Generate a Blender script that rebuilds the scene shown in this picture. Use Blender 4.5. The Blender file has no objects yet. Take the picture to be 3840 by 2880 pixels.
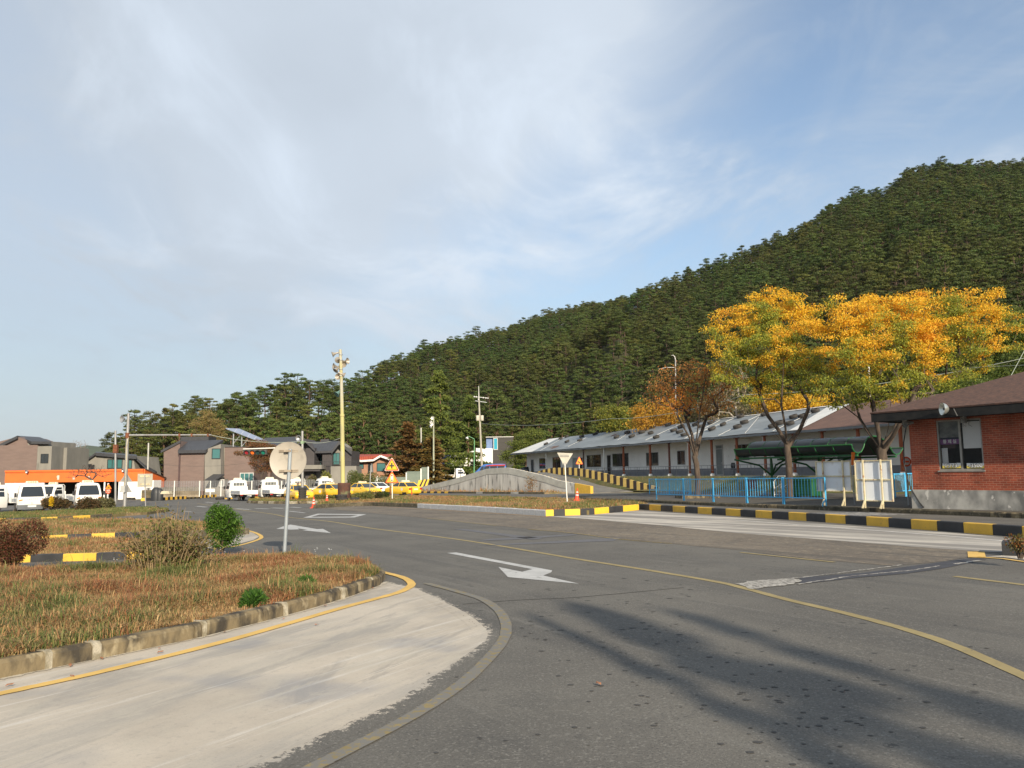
import bpy, math, random
import numpy as np
from mathutils import Vector, Matrix
import mathutils.noise as mnoise

S = bpy.context.scene
COL = S.collection
R = math.radians

# ------------------------------------------------------------------ camera
FPX, CX, CY = 2950.0, 1920.0, 1440.0
PITCH, ROLL = R(6.5), R(0.7)
EYE = Vector((0, 0, 1.65))
cp, sp, cr, sr = math.cos(PITCH), math.sin(PITCH), math.cos(ROLL), math.sin(ROLL)
FWD = Vector((0, cp, sp)); UP0 = Vector((0, -sp, cp)); RT0 = Vector((1, 0, 0))
RIGHT = RT0 * cr - UP0 * sr
UPV = RT0 * sr + UP0 * cr
cam = bpy.data.cameras.new('camera'); camo = bpy.data.objects.new('camera', cam)
COL.objects.link(camo)
cam.sensor_width = 36; cam.lens = 36 * FPX / 3840; cam.clip_start = 0.1; cam.clip_end = 9000
mw = Matrix.Identity(4)
for i in range(3):
    mw[i][0] = RIGHT[i]; mw[i][1] = UPV[i]; mw[i][2] = -FWD[i]; mw[i][3] = EYE[i]
camo.matrix_world = mw
S.camera = camo
S.view_settings.view_transform = 'Standard'; S.view_settings.look = 'None'
S.view_settings.gamma = 1; S.view_settings.exposure = 0.50
S.cycles.use_denoising = True
S.cycles.max_bounces = 6; S.cycles.transparent_max_bounces = 8

def ray(px, py): return FWD + RIGHT * ((px - CX) / FPX) + UPV * ((CY - py) / FPX)
# ------------------------------------------------------------------ sun and sky
SUN_EL = R(24); SUN_AZ = math.atan2(0.32, -0.947)     # azimuth measured from +Y towards +X
sd = Vector((math.sin(SUN_AZ) * math.cos(SUN_EL), math.cos(SUN_AZ) * math.cos(SUN_EL), math.sin(SUN_EL)))
sun = bpy.data.lights.new('sun', 'SUN'); sun.energy = 4.9; sun.angle = R(0.6); sun.color = (1, 0.87, 0.68)
suno = bpy.data.objects.new('sun', sun); COL.objects.link(suno)
suno.rotation_euler = sd.to_track_quat('Z', 'Y').to_euler(); suno.location = (20, -40, 40)

W = bpy.data.worlds.new('World'); S.world = W; W.use_nodes = True
nt = W.node_tree; nt.nodes.clear()
def wn(t, **k):
    n = nt.nodes.new(t)
    for a, b in k.items(): setattr(n, a, b)
    return n
def wmath(op, a, b=None, c=None):
    n = wn('ShaderNodeMath', operation=op)
    for i, x in enumerate((a, b, c)):
        if x is None: continue
        if isinstance(x, (int, float)): n.inputs[i].default_value = x
        else: nt.links.new(x, n.inputs[i])
    return n.outputs[0]
sky = wn('ShaderNodeTexSky', sky_type='NISHITA'); sky.sun_disc = False
sky.sun_elevation = SUN_EL; sky.sun_rotation = SUN_AZ
sky.air_density = 1.2; sky.dust_density = .7; sky.ozone_density = 2.6; sky.altitude = 100
tc = wn('ShaderNodeTexCoord')
sep = wn('ShaderNodeSeparateXYZ'); nt.links.new(tc.outputs['Generated'], sep.inputs[0])
zz = wmath('ADD', wmath('MAXIMUM', sep.outputs[2], 0.0), 0.13)
ux = wmath('DIVIDE', sep.outputs[0], zz); uy = wmath('DIVIDE', sep.outputs[1], zz)
cmb = wn('ShaderNodeCombineXYZ'); nt.links.new(ux, cmb.inputs[0]); nt.links.new(uy, cmb.inputs[1])
def wnoise(scale, det, rough, dist=0.0, off=(0, 0, 0), sc=(1, 1, 1), rot=0):
    m = wn('ShaderNodeMapping'); m.inputs['Location'].default_value = off; m.inputs['Scale'].default_value = sc
    m.inputs['Rotation'].default_value = (0, 0, rot)
    nt.links.new(cmb.outputs[0], m.inputs[0])
    n = wn('ShaderNodeTexNoise'); n.inputs['Scale'].default_value = scale; n.inputs['Detail'].default_value = det
    n.inputs['Roughness'].default_value = rough; n.inputs['Distortion'].default_value = dist
    nt.links.new(m.outputs[0], n.inputs['Vector']); return n.outputs[0]
def wramp(x, lo, hi):
    n = wn('ShaderNodeMapRange', interpolation_type='SMOOTHSTEP')
    n.inputs['From Min'].default_value = lo; n.inputs['From Max'].default_value = hi
    nt.links.new(x, n.inputs['Value']); return n.outputs[0]
big = wramp(wnoise(0.42, 3, 0.5, 0.3, (3.1, 1.7, 0)), 0.40, 0.66)
wisp = wramp(wnoise(1.5, 8, 0.62, 0.9, (0.4, 5.2, 0), (1.0, 0.55, 1), 0.6), 0.42, 0.72)
fine = wramp(wnoise(3.6, 8, 0.6, 1.2, (7.4, 2.2, 0), (1.0, 0.5, 1), 0.5), 0.45, 0.75)
# a bank of thin cloud high on the left, open wisps on the right
leftm = wramp(wmath('ADD', wmath('MULTIPLY', sep.outputs[0], -1.0), wmath('MULTIPLY', sep.outputs[2], 1.1)), 0.16, 0.62)
dens = wmath('ADD', wmath('MULTIPLY', leftm, 0.62), wmath('MULTIPLY', big, 0.34))
dens = wmath('ADD', dens, wmath('MULTIPLY', wisp, wmath('SUBTRACT', 0.55, wmath('MULTIPLY', leftm, 0.45))))
dens = wmath('ADD', dens, wmath('MULTIPLY', fine, 0.16))
vm = wn('ShaderNodeVectorMath', operation='DOT_PRODUCT'); nt.links.new(tc.outputs['Generated'], vm.inputs[0]); vm.inputs[1].default_value = tuple(ray(1550, 150).normalized())
veil = wmath('MULTIPLY', wramp(vm.outputs['Value'], .90, .985), wramp(wnoise(0.8, 4, .5, .5, (2.2, 4.4, 0)), .05, .75))
dens = wmath('ADD', dens, wmath('MULTIPLY', veil, .42))
low = wramp(sep.outputs[2], 0.0, 0.22)
dens = wmath('MULTIPLY', dens, wmath('ADD', wmath('MULTIPLY', low, 0.75), 0.25))
dens = wmath('MINIMUM', wmath('ADD', dens, 0.15), 0.95)
bg1 = wn('ShaderNodeBackground'); bg1.inputs['Strength'].default_value = 0.12
nt.links.new(sky.outputs[0], bg1.inputs['Color'])
bg2 = wn('ShaderNodeBackground'); bg2.inputs['Color'].default_value = (0.78, 0.87, 0.98, 1); bg2.inputs['Strength'].default_value = 0.60
stg = wn('ShaderNodeMapRange'); stg.inputs['To Min'].default_value = .52; stg.inputs['To Max'].default_value = .70; nt.links.new(wramp(wmath('ADD', wmath('ADD', wmath('MULTIPLY', big, .35), wmath('MULTIPLY', wisp, .45)), wmath('MULTIPLY', veil, .7)), .10, 1.0), stg.inputs['Value']); nt.links.new(stg.outputs[0], bg2.inputs['Strength'])
mx = wn('ShaderNodeMixShader'); nt.links.new(dens, mx.inputs[0])
nt.links.new(bg1.outputs[0], mx.inputs[1]); nt.links.new(bg2.outputs[0], mx.inputs[2])
bg3 = wn('ShaderNodeBackground'); bg3.inputs['Color'].default_value = (0.72, 0.83, 0.94, 1); bg3.inputs['Strength'].default_value = 0.46
hz = wramp(sep.outputs[2], -0.02, 0.30); hzf = wmath('MULTIPLY', wmath('SUBTRACT', 1.0, hz), 0.85)
mx2 = wn('ShaderNodeMixShader'); nt.links.new(hzf, mx2.inputs[0]); nt.links.new(mx.outputs[0], mx2.inputs[1]); nt.links.new(bg3.outputs[0], mx2.inputs[2])
wo = wn('ShaderNodeOutputWorld'); nt.links.new(mx2.outputs[0], wo.inputs[0])

# ------------------------------------------------------------------ helpers: pixels of the photo (3840 wide) to places
GX, GY = 0.012, -0.004
def gz(x, y): return GX * x + GY * y
def at(px, py, Y):
    d = ray(px, py); return EYE + d * (Y / d.y)
def G(px, py, dz=0.0):
    d = ray(px, py); den = d.z - GX * d.x - GY * d.y
    t = (dz - EYE.z) / den
    return EYE + d * t
def G2(px, py, dz=0.0):
    p = G(px, py, dz); return (p.x, p.y)
class Frame:
    """local frame: origin, x along angle rz; hit() meets a pixel's ray with the plane local y = off"""
    def __init__(s, o, rz):
        s.o = Vector(o); s.rz = rz
        s.x = Vector((math.cos(rz), math.sin(rz), 0)); s.y = Vector((-math.sin(rz), math.cos(rz), 0))
    def hit(s, px, py, off=0.0):
        d = ray(px, py); t = ((s.o - EYE).dot(s.y) + off) / d.dot(s.y)
        q = EYE + d * t - s.o
        return q.dot(s.x), q.z
    def w(s, x, y, z=0.0): return s.o + s.x * x + s.y * y + Vector((0, 0, z))

# ------------------------------------------------------------------ helpers: objects
def tag(o, label=None, cat=None, group=None, kind=None):
    if label: o['label'] = label
    if cat: o['category'] = cat
    if group: o['group'] = group
    if kind: o['kind'] = kind
    return o
def thing(name, label, cat, loc=(0, 0, 0), rz=0.0, group=None):
    o = bpy.data.objects.new(name, None); COL.objects.link(o); o.empty_display_size = 0.2
    o.location = loc; o.rotation_euler = (0, 0, rz)
    return tag(o, label, cat, group)
def kids(o): return [c for c in bpy.data.objects if c.parent is o]
def dup(root, loc, rz=0.0, label=None, group=None, scale=None):
    r = root.copy(); COL.objects.link(r); r.location = loc; r.rotation_euler = (0, 0, rz)
    if scale: r.scale = scale if hasattr(scale, '__len__') else (scale,) * 3
    if label: r['label'] = label
    if group: r['group'] = group
    for ch in root.children:
        c = ch.copy(); COL.objects.link(c); c.parent = r
        for g in ch.children:
            d = g.copy(); COL.objects.link(d); d.parent = c
    return r

class MB:
    def __init__(s): s.v = []; s.f = []; s.mi = []; s.m = 0
    def add(s, vs, fs):
        b = len(s.v); s.v += [tuple(p) for p in vs]
        s.f += [tuple(i + b for i in f) for f in fs]; s.mi += [s.m] * len(fs); return s
    def box(s, x0, x1, y0, y1, z0, z1):
        return s.add([(x0, y0, z0), (x1, y0, z0), (x1, y1, z0), (x0, y1, z0), (x0, y0, z1), (x1, y0, z1), (x1, y1, z1), (x0, y1, z1)],
                     [(0, 3, 2, 1), (4, 5, 6, 7), (0, 1, 5, 4), (1, 2, 6, 5), (2, 3, 7, 6), (3, 0, 4, 7)])
    def bar(s, a, b, w, h=None):
        """square bar from a to b"""
        h = h or w; a = Vector(a); b = Vector(b); d = (b - a).normalized()
        u = d.cross(Vector((0, 0, 1)))
        if u.length < 1e-3: u = Vector((1, 0, 0))
        u.normalize(); v = u.cross(d)
        c = [(-1, -1), (1, -1), (1, 1), (-1, 1)]
        vs = [p + u * (i * w / 2) + v * (j * h / 2) for p in (a, b) for i, j in c]
        return s.add(vs, [(3, 2, 1, 0), (4, 5, 6, 7), (0, 1, 5, 4), (1, 2, 6, 5), (2, 3, 7, 6), (3, 0, 4, 7)])
    def tube(s, path, rad, n=8):
        path = [Vector(p) for p in path]
        if not hasattr(rad, '__len__'): rad = [rad] * len(path)
        vs = []; u = None
        for i, p in enumerate(path):
            d = (path[min(i + 1, len(path) - 1)] - path[max(i - 1, 0)]).normalized()
            if u is None:
                u = d.cross(Vector((0.1, 0.2, 1)))
                if u.length < 0.05: u = d.cross(Vector((1, 0, 0)))
            u = (u - d * u.dot(d)).normalized(); w = d.cross(u)
            for k in range(n):
                a = 2 * math.pi * k / n
                vs.append(p + (u * math.cos(a) + w * math.sin(a)) * rad[i])
        fs = [(i * n + k, i * n + (k + 1) % n, (i + 1) * n + (k + 1) % n, (i + 1) * n + k) for i in range(len(path) - 1) for k in range(n)]
        fs += [tuple(reversed(range(n))), tuple(range((len(path) - 1) * n, len(path) * n))]
        return s.add(vs, fs)
    def lathe(s, prof, n=16, M=None, cap=False):
        M = M or Matrix.Identity(4); vs = []
        for r, z in prof:
            for k in range(n):
                a = 2 * math.pi * k / n; vs.append(M @ Vector((r * math.cos(a), r * math.sin(a), z)))
        fs = [(i * n + k, i * n + (k + 1) % n, (i + 1) * n + (k + 1) % n, (i + 1) * n + k) for i in range(len(prof) - 1) for k in range(n)]
        if cap: fs += [tuple(reversed(range(n))), tuple(range((len(prof) - 1) * n, len(prof) * n))]
        return s.add(vs, fs)
    def poly(s, pts): return s.add(pts, [tuple(range(len(pts)))])
    def prism(s, pts, d):
        """closed solid: polygon pts (3D) swept by vector d"""
        n = len(pts); d = Vector(d); a = [Vector(p) for p in pts]; b = [p + d for p in a]
        return s.add(a + b, [tuple(reversed(range(n))), tuple(range(n, 2 * n))] + [(i, (i + 1) % n, (i + 1) % n + n, i + n) for i in range(n)])
    def loft(s, rings, cap=True):
        n = len(rings[0]); vs = [p for r in rings for p in r]
        fs = [(i * n + k, i * n + (k + 1) % n, (i + 1) * n + (k + 1) % n, (i + 1) * n + k) for i in range(len(rings) - 1) for k in range(n)]
        if cap: fs += [tuple(reversed(range(n))), tuple(range((len(rings) - 1) * n, len(rings) * n))]
        return s.add(vs, fs)
    def build(s, name, mats, parent=None, loc=None, rz=0.0, smooth=None):
        me = bpy.data.meshes.new(name); me.from_pydata([tuple(v) for v in s.v], [], s.f)
        if not isinstance(mats, (list, tuple)): mats = [mats]
        for m in mats: me.materials.append(m)
        if len(mats) > 1: me.polygons.foreach_set('material_index', s.mi)
        fixn(me)
        if smooth is not None:
            me.shade_smooth(); me.set_sharp_from_angle(angle=R(smooth))
        o = bpy.data.objects.new(name, me); COL.objects.link(o)
        if parent is not None: o.parent = parent
        if loc is not None: o.location = loc
        if rz: o.rotation_euler = (0, 0, rz)
        return o
def fixn(me):
    import bmesh
    bm = bmesh.new(); bm.from_mesh(me)
    bmesh.ops.recalc_face_normals(bm, faces=bm.faces); bm.to_mesh(me); bm.free(); me.update()
def aim(p, d):
    """matrix with local Z along d at p"""
    return Matrix.Translation(Vector(p)) @ Vector(d).normalized().to_track_quat('Z', 'Y').to_matrix().to_4x4()

def text(name, body, size, m, parent, M, ext=0.004, bold=0.0):
    cu = bpy.data.curves.new(name, 'FONT'); cu.body = body; cu.size = size
    cu.align_x = 'CENTER'; cu.align_y = 'CENTER'; cu.extrude = ext; cu.offset = bold; cu.resolution_u = 3
    t = bpy.data.objects.new(name, cu); COL.objects.link(t)
    bpy.context.view_layer.update()
    me = bpy.data.meshes.new_from_object(t.evaluated_get(bpy.context.evaluated_depsgraph_get()))
    bpy.data.objects.remove(t); me.transform(M); me.materials.clear(); me.materials.append(m)
    o = bpy.data.objects.new(name, me); COL.objects.link(o); o.parent = parent
    return o
def face_m(p, rx=90, rz=0.0):
    return Matrix.Translation(Vector(p)) @ Matrix.Rotation(rz, 4, 'Z') @ Matrix.Rotation(R(rx), 4, 'X')

# ------------------------------------------------------------------ helpers: materials
MATS = {}
def mat(name, c, rough=0.75, c2=None, scale=2.0, det=4, bump=0.0, bscale=60, metal=0.0, lo=0.35, hi=0.65, stretch=None, spec=0.4, coat=0.0, trans=None, c3=None, s3=12, lo3=.55, hi3=.7, f3=0.8):
    if name in MATS: return MATS[name]
    m = bpy.data.materials.new(name); m.use_nodes = True; n = m.node_tree; N = n.nodes; L = n.links
    b = N['Principled BSDF']; b.inputs['Roughness'].default_value = rough; b.inputs['Metallic'].default_value = metal
    b.inputs['Specular IOR Level'].default_value = spec; b.inputs['Coat Weight'].default_value = coat
    c = tuple(c); c2 = tuple(c2) if c2 else tuple(x * 0.82 for x in c)
    tcn = N.new('ShaderNodeTexCoord'); vec = tcn.outputs['Object']
    if stretch:
        mp = N.new('ShaderNodeMapping'); mp.inputs['Scale'].default_value = stretch; L.new(vec, mp.inputs[0]); vec = mp.outputs[0]
    def ramp(sc, lo, hi, seed):
        t = N.new('ShaderNodeTexNoise'); t.inputs['Scale'].default_value = sc; t.inputs['Detail'].default_value = det
        mp2 = N.new('ShaderNodeMapping'); mp2.inputs['Location'].default_value = (seed, seed * .7, seed * .3); L.new(vec, mp2.inputs[0]); L.new(mp2.outputs[0], t.inputs['Vector'])
        r = N.new('ShaderNodeMapRange'); r.inputs['From Min'].default_value = lo; r.inputs['From Max'].default_value = hi
        L.new(t.outputs[0], r.inputs['Value']); return r.outputs[0]
    mixn = N.new('ShaderNodeMix'); mixn.data_type = 'RGBA'
    mixn.inputs[6].default_value = c + (1,); mixn.inputs[7].default_value = c2 + (1,)
    L.new(ramp(scale, lo, hi, 1.3), mixn.inputs[0]); out = mixn.outputs[2]
    if c3:
        m3 = N.new('ShaderNodeMix'); m3.data_type = 'RGBA'; L.new(out, m3.inputs[6]); m3.inputs[7].default_value = tuple(c3) + (1,)
        mm = N.new('ShaderNodeMath'); mm.operation = 'MULTIPLY'; mm.inputs[1].default_value = f3
        cl = N.new('ShaderNodeClamp'); L.new(ramp(s3, lo3, hi3, 5.1), cl.inputs[0]); L.new(cl.outputs[0], mm.inputs[0]); L.new(mm.outputs[0], m3.inputs[0]); out = m3.outputs[2]
    L.new(out, b.inputs['Base Color'])
    if bump:
        t = N.new('ShaderNodeTexNoise'); t.inputs['Scale'].default_value = bscale; t.inputs['Detail'].default_value = 3; L.new(vec, t.inputs['Vector'])
        bp = N.new('ShaderNodeBump'); bp.inputs['Strength'].default_value = bump; bp.inputs['Distance'].default_value = 0.02
        L.new(t.outputs[0], bp.inputs['Height']); L.new(bp.outputs[0], b.inputs['Normal'])
    MATS[name] = m; m.diffuse_color = c + (1,)
    return m
def leafmat(name, rough=0.6, trans=0.35, tint=(1, 1, 1), rnd=0.25):
    """leaf colour comes from the mesh's per-leaf colour attribute; each tree shifts a little by its own random number"""
    if name in MATS: return MATS[name]
    m = bpy.data.materials.new(name); m.use_nodes = True; n = m.node_tree; N = n.nodes; L = n.links
    b = N['Principled BSDF']; b.inputs['Roughness'].default_value = rough; b.inputs['Specular IOR Level'].default_value = 0.25
    a = N.new('ShaderNodeAttribute'); a.attribute_name = 'Col'
    oi = N.new('ShaderNodeObjectInfo')
    hs = N.new('ShaderNodeHueSaturation'); L.new(a.outputs['Color'], hs.inputs['Color'])
    def mr(lo, hi):
        r = N.new('ShaderNodeMapRange'); r.inputs['To Min'].default_value = lo; r.inputs['To Max'].default_value = hi
        L.new(oi.outputs['Random'], r.inputs['Value']); return r.outputs[0]
    L.new(mr(1 - rnd, 1 + rnd), hs.inputs['Value'])
    fr = N.new('ShaderNodeMath'); fr.operation = 'MULTIPLY'; fr.inputs[1].default_value = 7.31; L.new(oi.outputs['Random'], fr.inputs[0])
    fr2 = N.new('ShaderNodeMath'); fr2.operation = 'FRACT'; L.new(fr.outputs[0], fr2.inputs[0])
    r2 = N.new('ShaderNodeMapRange'); r2.inputs['To Min'].default_value = 0.5 - rnd * 0.07; r2.inputs['To Max'].default_value = 0.5 + rnd * 0.07
    L.new(fr2.outputs[0], r2.inputs['Value']);
    # patches of older and drier trees across the wood
    ln = N.new('ShaderNodeTexNoise'); ln.inputs['Scale'].default_value = 0.022; ln.inputs['Detail'].default_value = 4; L.new(oi.outputs['Location'], ln.inputs['Vector'])
    lr = N.new('ShaderNodeMapRange'); lr.inputs['From Min'].default_value = .38; lr.inputs['From Max'].default_value = .62; lr.inputs['To Min'].default_value = .018 * (rnd > .2); lr.inputs['To Max'].default_value = -.030 * (rnd > .2); L.new(ln.outputs[0], lr.inputs['Value'])
    ad = N.new('ShaderNodeMath'); ad.operation = 'ADD'; L.new(r2.outputs[0], ad.inputs[0]); L.new(lr.outputs[0], ad.inputs[1]); L.new(ad.outputs[0], hs.inputs['Hue'])
    L.new(hs.outputs[0], b.inputs['Base Color'])
    tr = N.new('ShaderNodeBsdfTranslucent'); L.new(hs.outputs[0], tr.inputs['Color'])
    ms = N.new('ShaderNodeMixShader'); ms.inputs[0].default_value = trans
    L.new(b.outputs[0], ms.inputs[1]); L.new(tr.outputs[0], ms.inputs[2])
    L.new(ms.outputs[0], N['Material Output'].inputs['Surface'])
    MATS[name] = m; return m
def glass(name, c=(0.03, 0.04, 0.045), rough=0.06):
    if name in MATS: return MATS[name]
    m = bpy.data.materials.new(name); m.use_nodes = True; b = m.node_tree.nodes['Principled BSDF']
    b.inputs['Base Color'].default_value = tuple(c) + (1,); b.inputs['Roughness'].default_value = rough
    b.inputs['Specular IOR Level'].default_value = 0.8; MATS[name] = m; return m

WHITE = mat('white_paint', (0.74, 0.73, 0.68), 0.4, (0.66, 0.65, 0.60), 1.5, coat=0.3)
CARW = mat('white_car_paint', (0.80, 0.79, 0.74), 0.3, (0.76, 0.75, 0.70), 1.0, coat=0.6)
CARY = mat('yellow_car_paint', (0.80, 0.50, 0.03), 0.32, (0.74, 0.46, 0.03), 1.5, coat=0.5)
YEL = mat('yellow_paint', (0.70, 0.42, 0.05), 0.6, (0.60, 0.36, 0.05), 3, bump=.15, c3=(.35, .24, .08), lo3=.62, hi3=.7, f3=.5)
YELF = mat('fresh_yellow_paint', (0.80, 0.50, 0.04), 0.55, (0.74, 0.45, 0.04), 3, bump=.1)
BLK = mat('black_paint', (0.025, 0.026, 0.028), 0.6, (0.04, 0.04, 0.042), 3, bump=.15)
RUBBER = mat('tyre_rubber', (0.022, 0.021, 0.021), 0.85, (0.05, 0.045, 0.04), 6, bump=.3, bscale=30)
DARK = mat('dark_plastic', (0.03, 0.032, 0.035), 0.5)
CHASSIS = mat('dark_chassis', (0.015, 0.015, 0.016), 0.8)
CARGL = glass('car_glass', (0.02, 0.025, 0.03), 0.04)
LAMPG = mat('headlamp_glass', (0.62, 0.62, 0.60), 0.12, spec=.9)
AMBER = mat('amber_lens', (0.75, 0.22, 0.04), 0.2, spec=.8)
REDL = mat('red_lens', (0.45, 0.02, 0.015), 0.2, spec=.8)
STEEL = mat('galvanised_steel', (0.42, 0.43, 0.44), 0.45, (0.34, 0.35, 0.36), 6, metal=.6)
RUST = mat('rusty_metal', (0.20, 0.07, 0.03), 0.85, (0.10, 0.04, 0.025), 5, bump=.3)
CONC = mat('grey_concrete', (0.36, 0.35, 0.32), 0.9, (0.27, 0.26, 0.24), 2.0, bump=.25, bscale=30)
BARK = mat('tree_bark', (.105, .078, .058), 0.95, (.05, .038, .03), 6, bump=.8, bscale=14, stretch=(1, 1, .3))
PBARK = mat('pine_bark', (0.20, 0.115, 0.07), 0.95, (0.10, 0.06, 0.04), 5, bump=.6, bscale=10, stretch=(1, 1, .3))
PLEAF = leafmat('pine_needles', 0.65, 0.22, rnd=.28)
DLEAF = leafmat('deciduous_leaves', 0.55, 0.42, rnd=.05)
GLEAF = leafmat('grass_blades', 0.7, 0.3, rnd=0)
# ------------------------------------------------------------------ foliage
def leaf_arrays(rng, P, L, Wd, outd=None, spread=0.8, droop=0.0):
    """one quad leaf at each point: P (n,3); L, Wd lengths; outd preferred direction"""
    n = len(P)
    a = rng.normal(size=(n, 3)); a /= np.linalg.norm(a, axis=1)[:, None] + 1e-9
    if outd is not None: a = a * spread + outd
    a[:, 2] -= droop
    a /= np.linalg.norm(a, axis=1)[:, None] + 1e-9
    b = rng.normal(size=(n, 3)); b -= a * (a * b).sum(1)[:, None]; b /= np.linalg.norm(b, axis=1)[:, None] + 1e-9
    L = np.asarray(L).reshape(-1, 1) * np.ones((n, 1)); Wd = np.asarray(Wd).reshape(-1, 1) * np.ones((n, 1))
    v = np.empty((n, 4, 3))
    v[:, 0] = P; v[:, 1] = P + a * L * .45 + b * Wd * .5; v[:, 2] = P + a * L; v[:, 3] = P + a * L * .45 - b * Wd * .5
    return v
def quads_object(name, V, C, m, parent=None, loc=None, link=True):
    """V (n,k,3) polygons with one colour C (n,3) each"""
    n, k = V.shape[:2]
    me = bpy.data.meshes.new(name)
    me.vertices.add(n * k); me.vertices.foreach_set('co', V.reshape(-1).astype(np.float32))
    me.loops.add(n * k); me.loops.foreach_set('vertex_index', np.arange(n * k, dtype=np.int32))
    me.polygons.add(n); me.polygons.foreach_set('loop_start', np.arange(0, n * k, k, dtype=np.int32))
    me.polygons.foreach_set('loop_total', np.full(n, k, dtype=np.int32))
    me.update(calc_edges=True)
    ca = me.color_attributes.new('Col', 'FLOAT_COLOR', 'POINT')
    cc = np.ones((n, k, 4), dtype=np.float32); cc[:, :, :3] = C[:, None, :]
    ca.data.foreach_set('color', cc.reshape(-1))
    me.materials.append(m)
    o = bpy.data.objects.new(name, me)
    if link: COL.objects.link(o)
    if parent is not None: o.parent = parent
    if loc is not None: o.location = loc
    return o
def pal(rng, n, cols, jit=0.15, w=None):
    c = np.array(cols)[rng.choice(len(cols), n, p=w)]
    return c * (1 + rng.uniform(-jit, jit, (n, 1)))
def in_ball(rng, n, shell=0.0):
    p = rng.normal(size=(n, 3)); p /= np.linalg.norm(p, axis=1)[:, None]
    return p * (shell + (1 - shell) * rng.uniform(0, 1, (n, 1)) ** (1 / 2.2))

PINEC = [(0.078, 0.106, 0.024), (0.064, 0.092, 0.022), (0.096, 0.120, 0.026), (0.054, 0.078, 0.020)]
def pine_parts(seed, H=12.0, kind='red', leafL=0.5, nper=70):
    rng = np.random.default_rng(seed)
    tb = MB(); lean = rng.uniform(-.04, .04, 2) * H
    tp = [(0, 0, -0.5)] + [(lean[0] * t * t + rng.uniform(-.1, .1), lean[1] * t * t + rng.uniform(-.1, .1), H * t) for t in (0.0, .2, .4, .6, .8, .97)]
    tb.tube(tp, [.22, .2, .17, .14, .11, .07, .03], 6)
    def trunk(t): return Vector((lean[0] * t * t, lean[1] * t * t, H * t))
    P = []; O = []
    if kind == 'red':
        npad = int(rng.integers(13, 17)); t0 = rng.uniform(.34, .46)
    else:
        npad = 44; t0 = .10
    for i in range(npad):
        t = t0 + (1 - t0) * (i + .5) / npad + rng.uniform(-.045, .03)
        f = min(.98, max(0.0, (t - t0) / (1 - t0)))
        if kind == 'red': rr = 2.5 * max(.05, 1 - f ** 2.4) ** .6 * min(1, .65 + 1.6 * f) * rng.uniform(.5, 1.15) * H / 12
        elif kind == 'cedar': rr = 4.6 * (1 - f) ** .8 * rng.uniform(.7, 1.1) * H / 15
        else: rr = 2.0 * (1 - f) ** .9 * rng.uniform(.8, 1.1) * H / 9
        a = i * 2.4 + rng.uniform(-1.1, 1.1)
        o = trunk(min(t, .96)); d = Vector((math.cos(a), math.sin(a), 0))
        tip = o + d * rr + Vector((0, 0, (.12 if kind == 'red' else -.12) * rr))
        tb.tube([o, o + (tip - o) * .5 + Vector((0, 0, .08)), tip], [.055, .04, .015], 4)
        for q in ((.95, 1.0), (.55, .8)) if kind == 'red' else ((.95, .7), (.7, .8), (.4, .8)):
            c = o + (tip - o) * q[0]
            pr = (1.35 * (.75 + .25 * (1 - f)) if kind == 'red' else .85 * (.55 + .45 * (1 - f))) * q[1] * rng.uniform(.75, 1.2) * H / 12
            n = int(nper * q[1] * (1.5 if kind == 'red' else 1))
            b = in_ball(rng, n, .2); b[:, 2] = np.abs(b[:, 2]) * (.34 if kind == 'red' else .42) - .08
            P.append(np.array(c) + b * pr)
            od = b.copy(); od[:, 2] = .55 if kind == 'red' else .05
            od[:, :2] += np.array([d.x, d.y]) * .35
            O.append(od)
    # top tuft
    b = in_ball(rng, nper, .1); b[:, 2] = np.abs(b[:, 2]) * 1.0; P.append(np.array(trunk(.97)) + b * .55 * H / 12); O.append(np.tile([0, 0, .9], (nper, 1)))
    P = np.concatenate(P); O = np.concatenate(O)
    V = leaf_arrays(rng, P, rng.uniform(.6, 1.1, len(P)) * leafL, leafL * .30, O, .75)
    base = PINEC if kind != 'cypress' else [(0.09, 0.11, 0.03), (0.07, 0.09, 0.03)]
    C = pal(rng, len(P), base, .22)
    return tb, V, C

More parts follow.
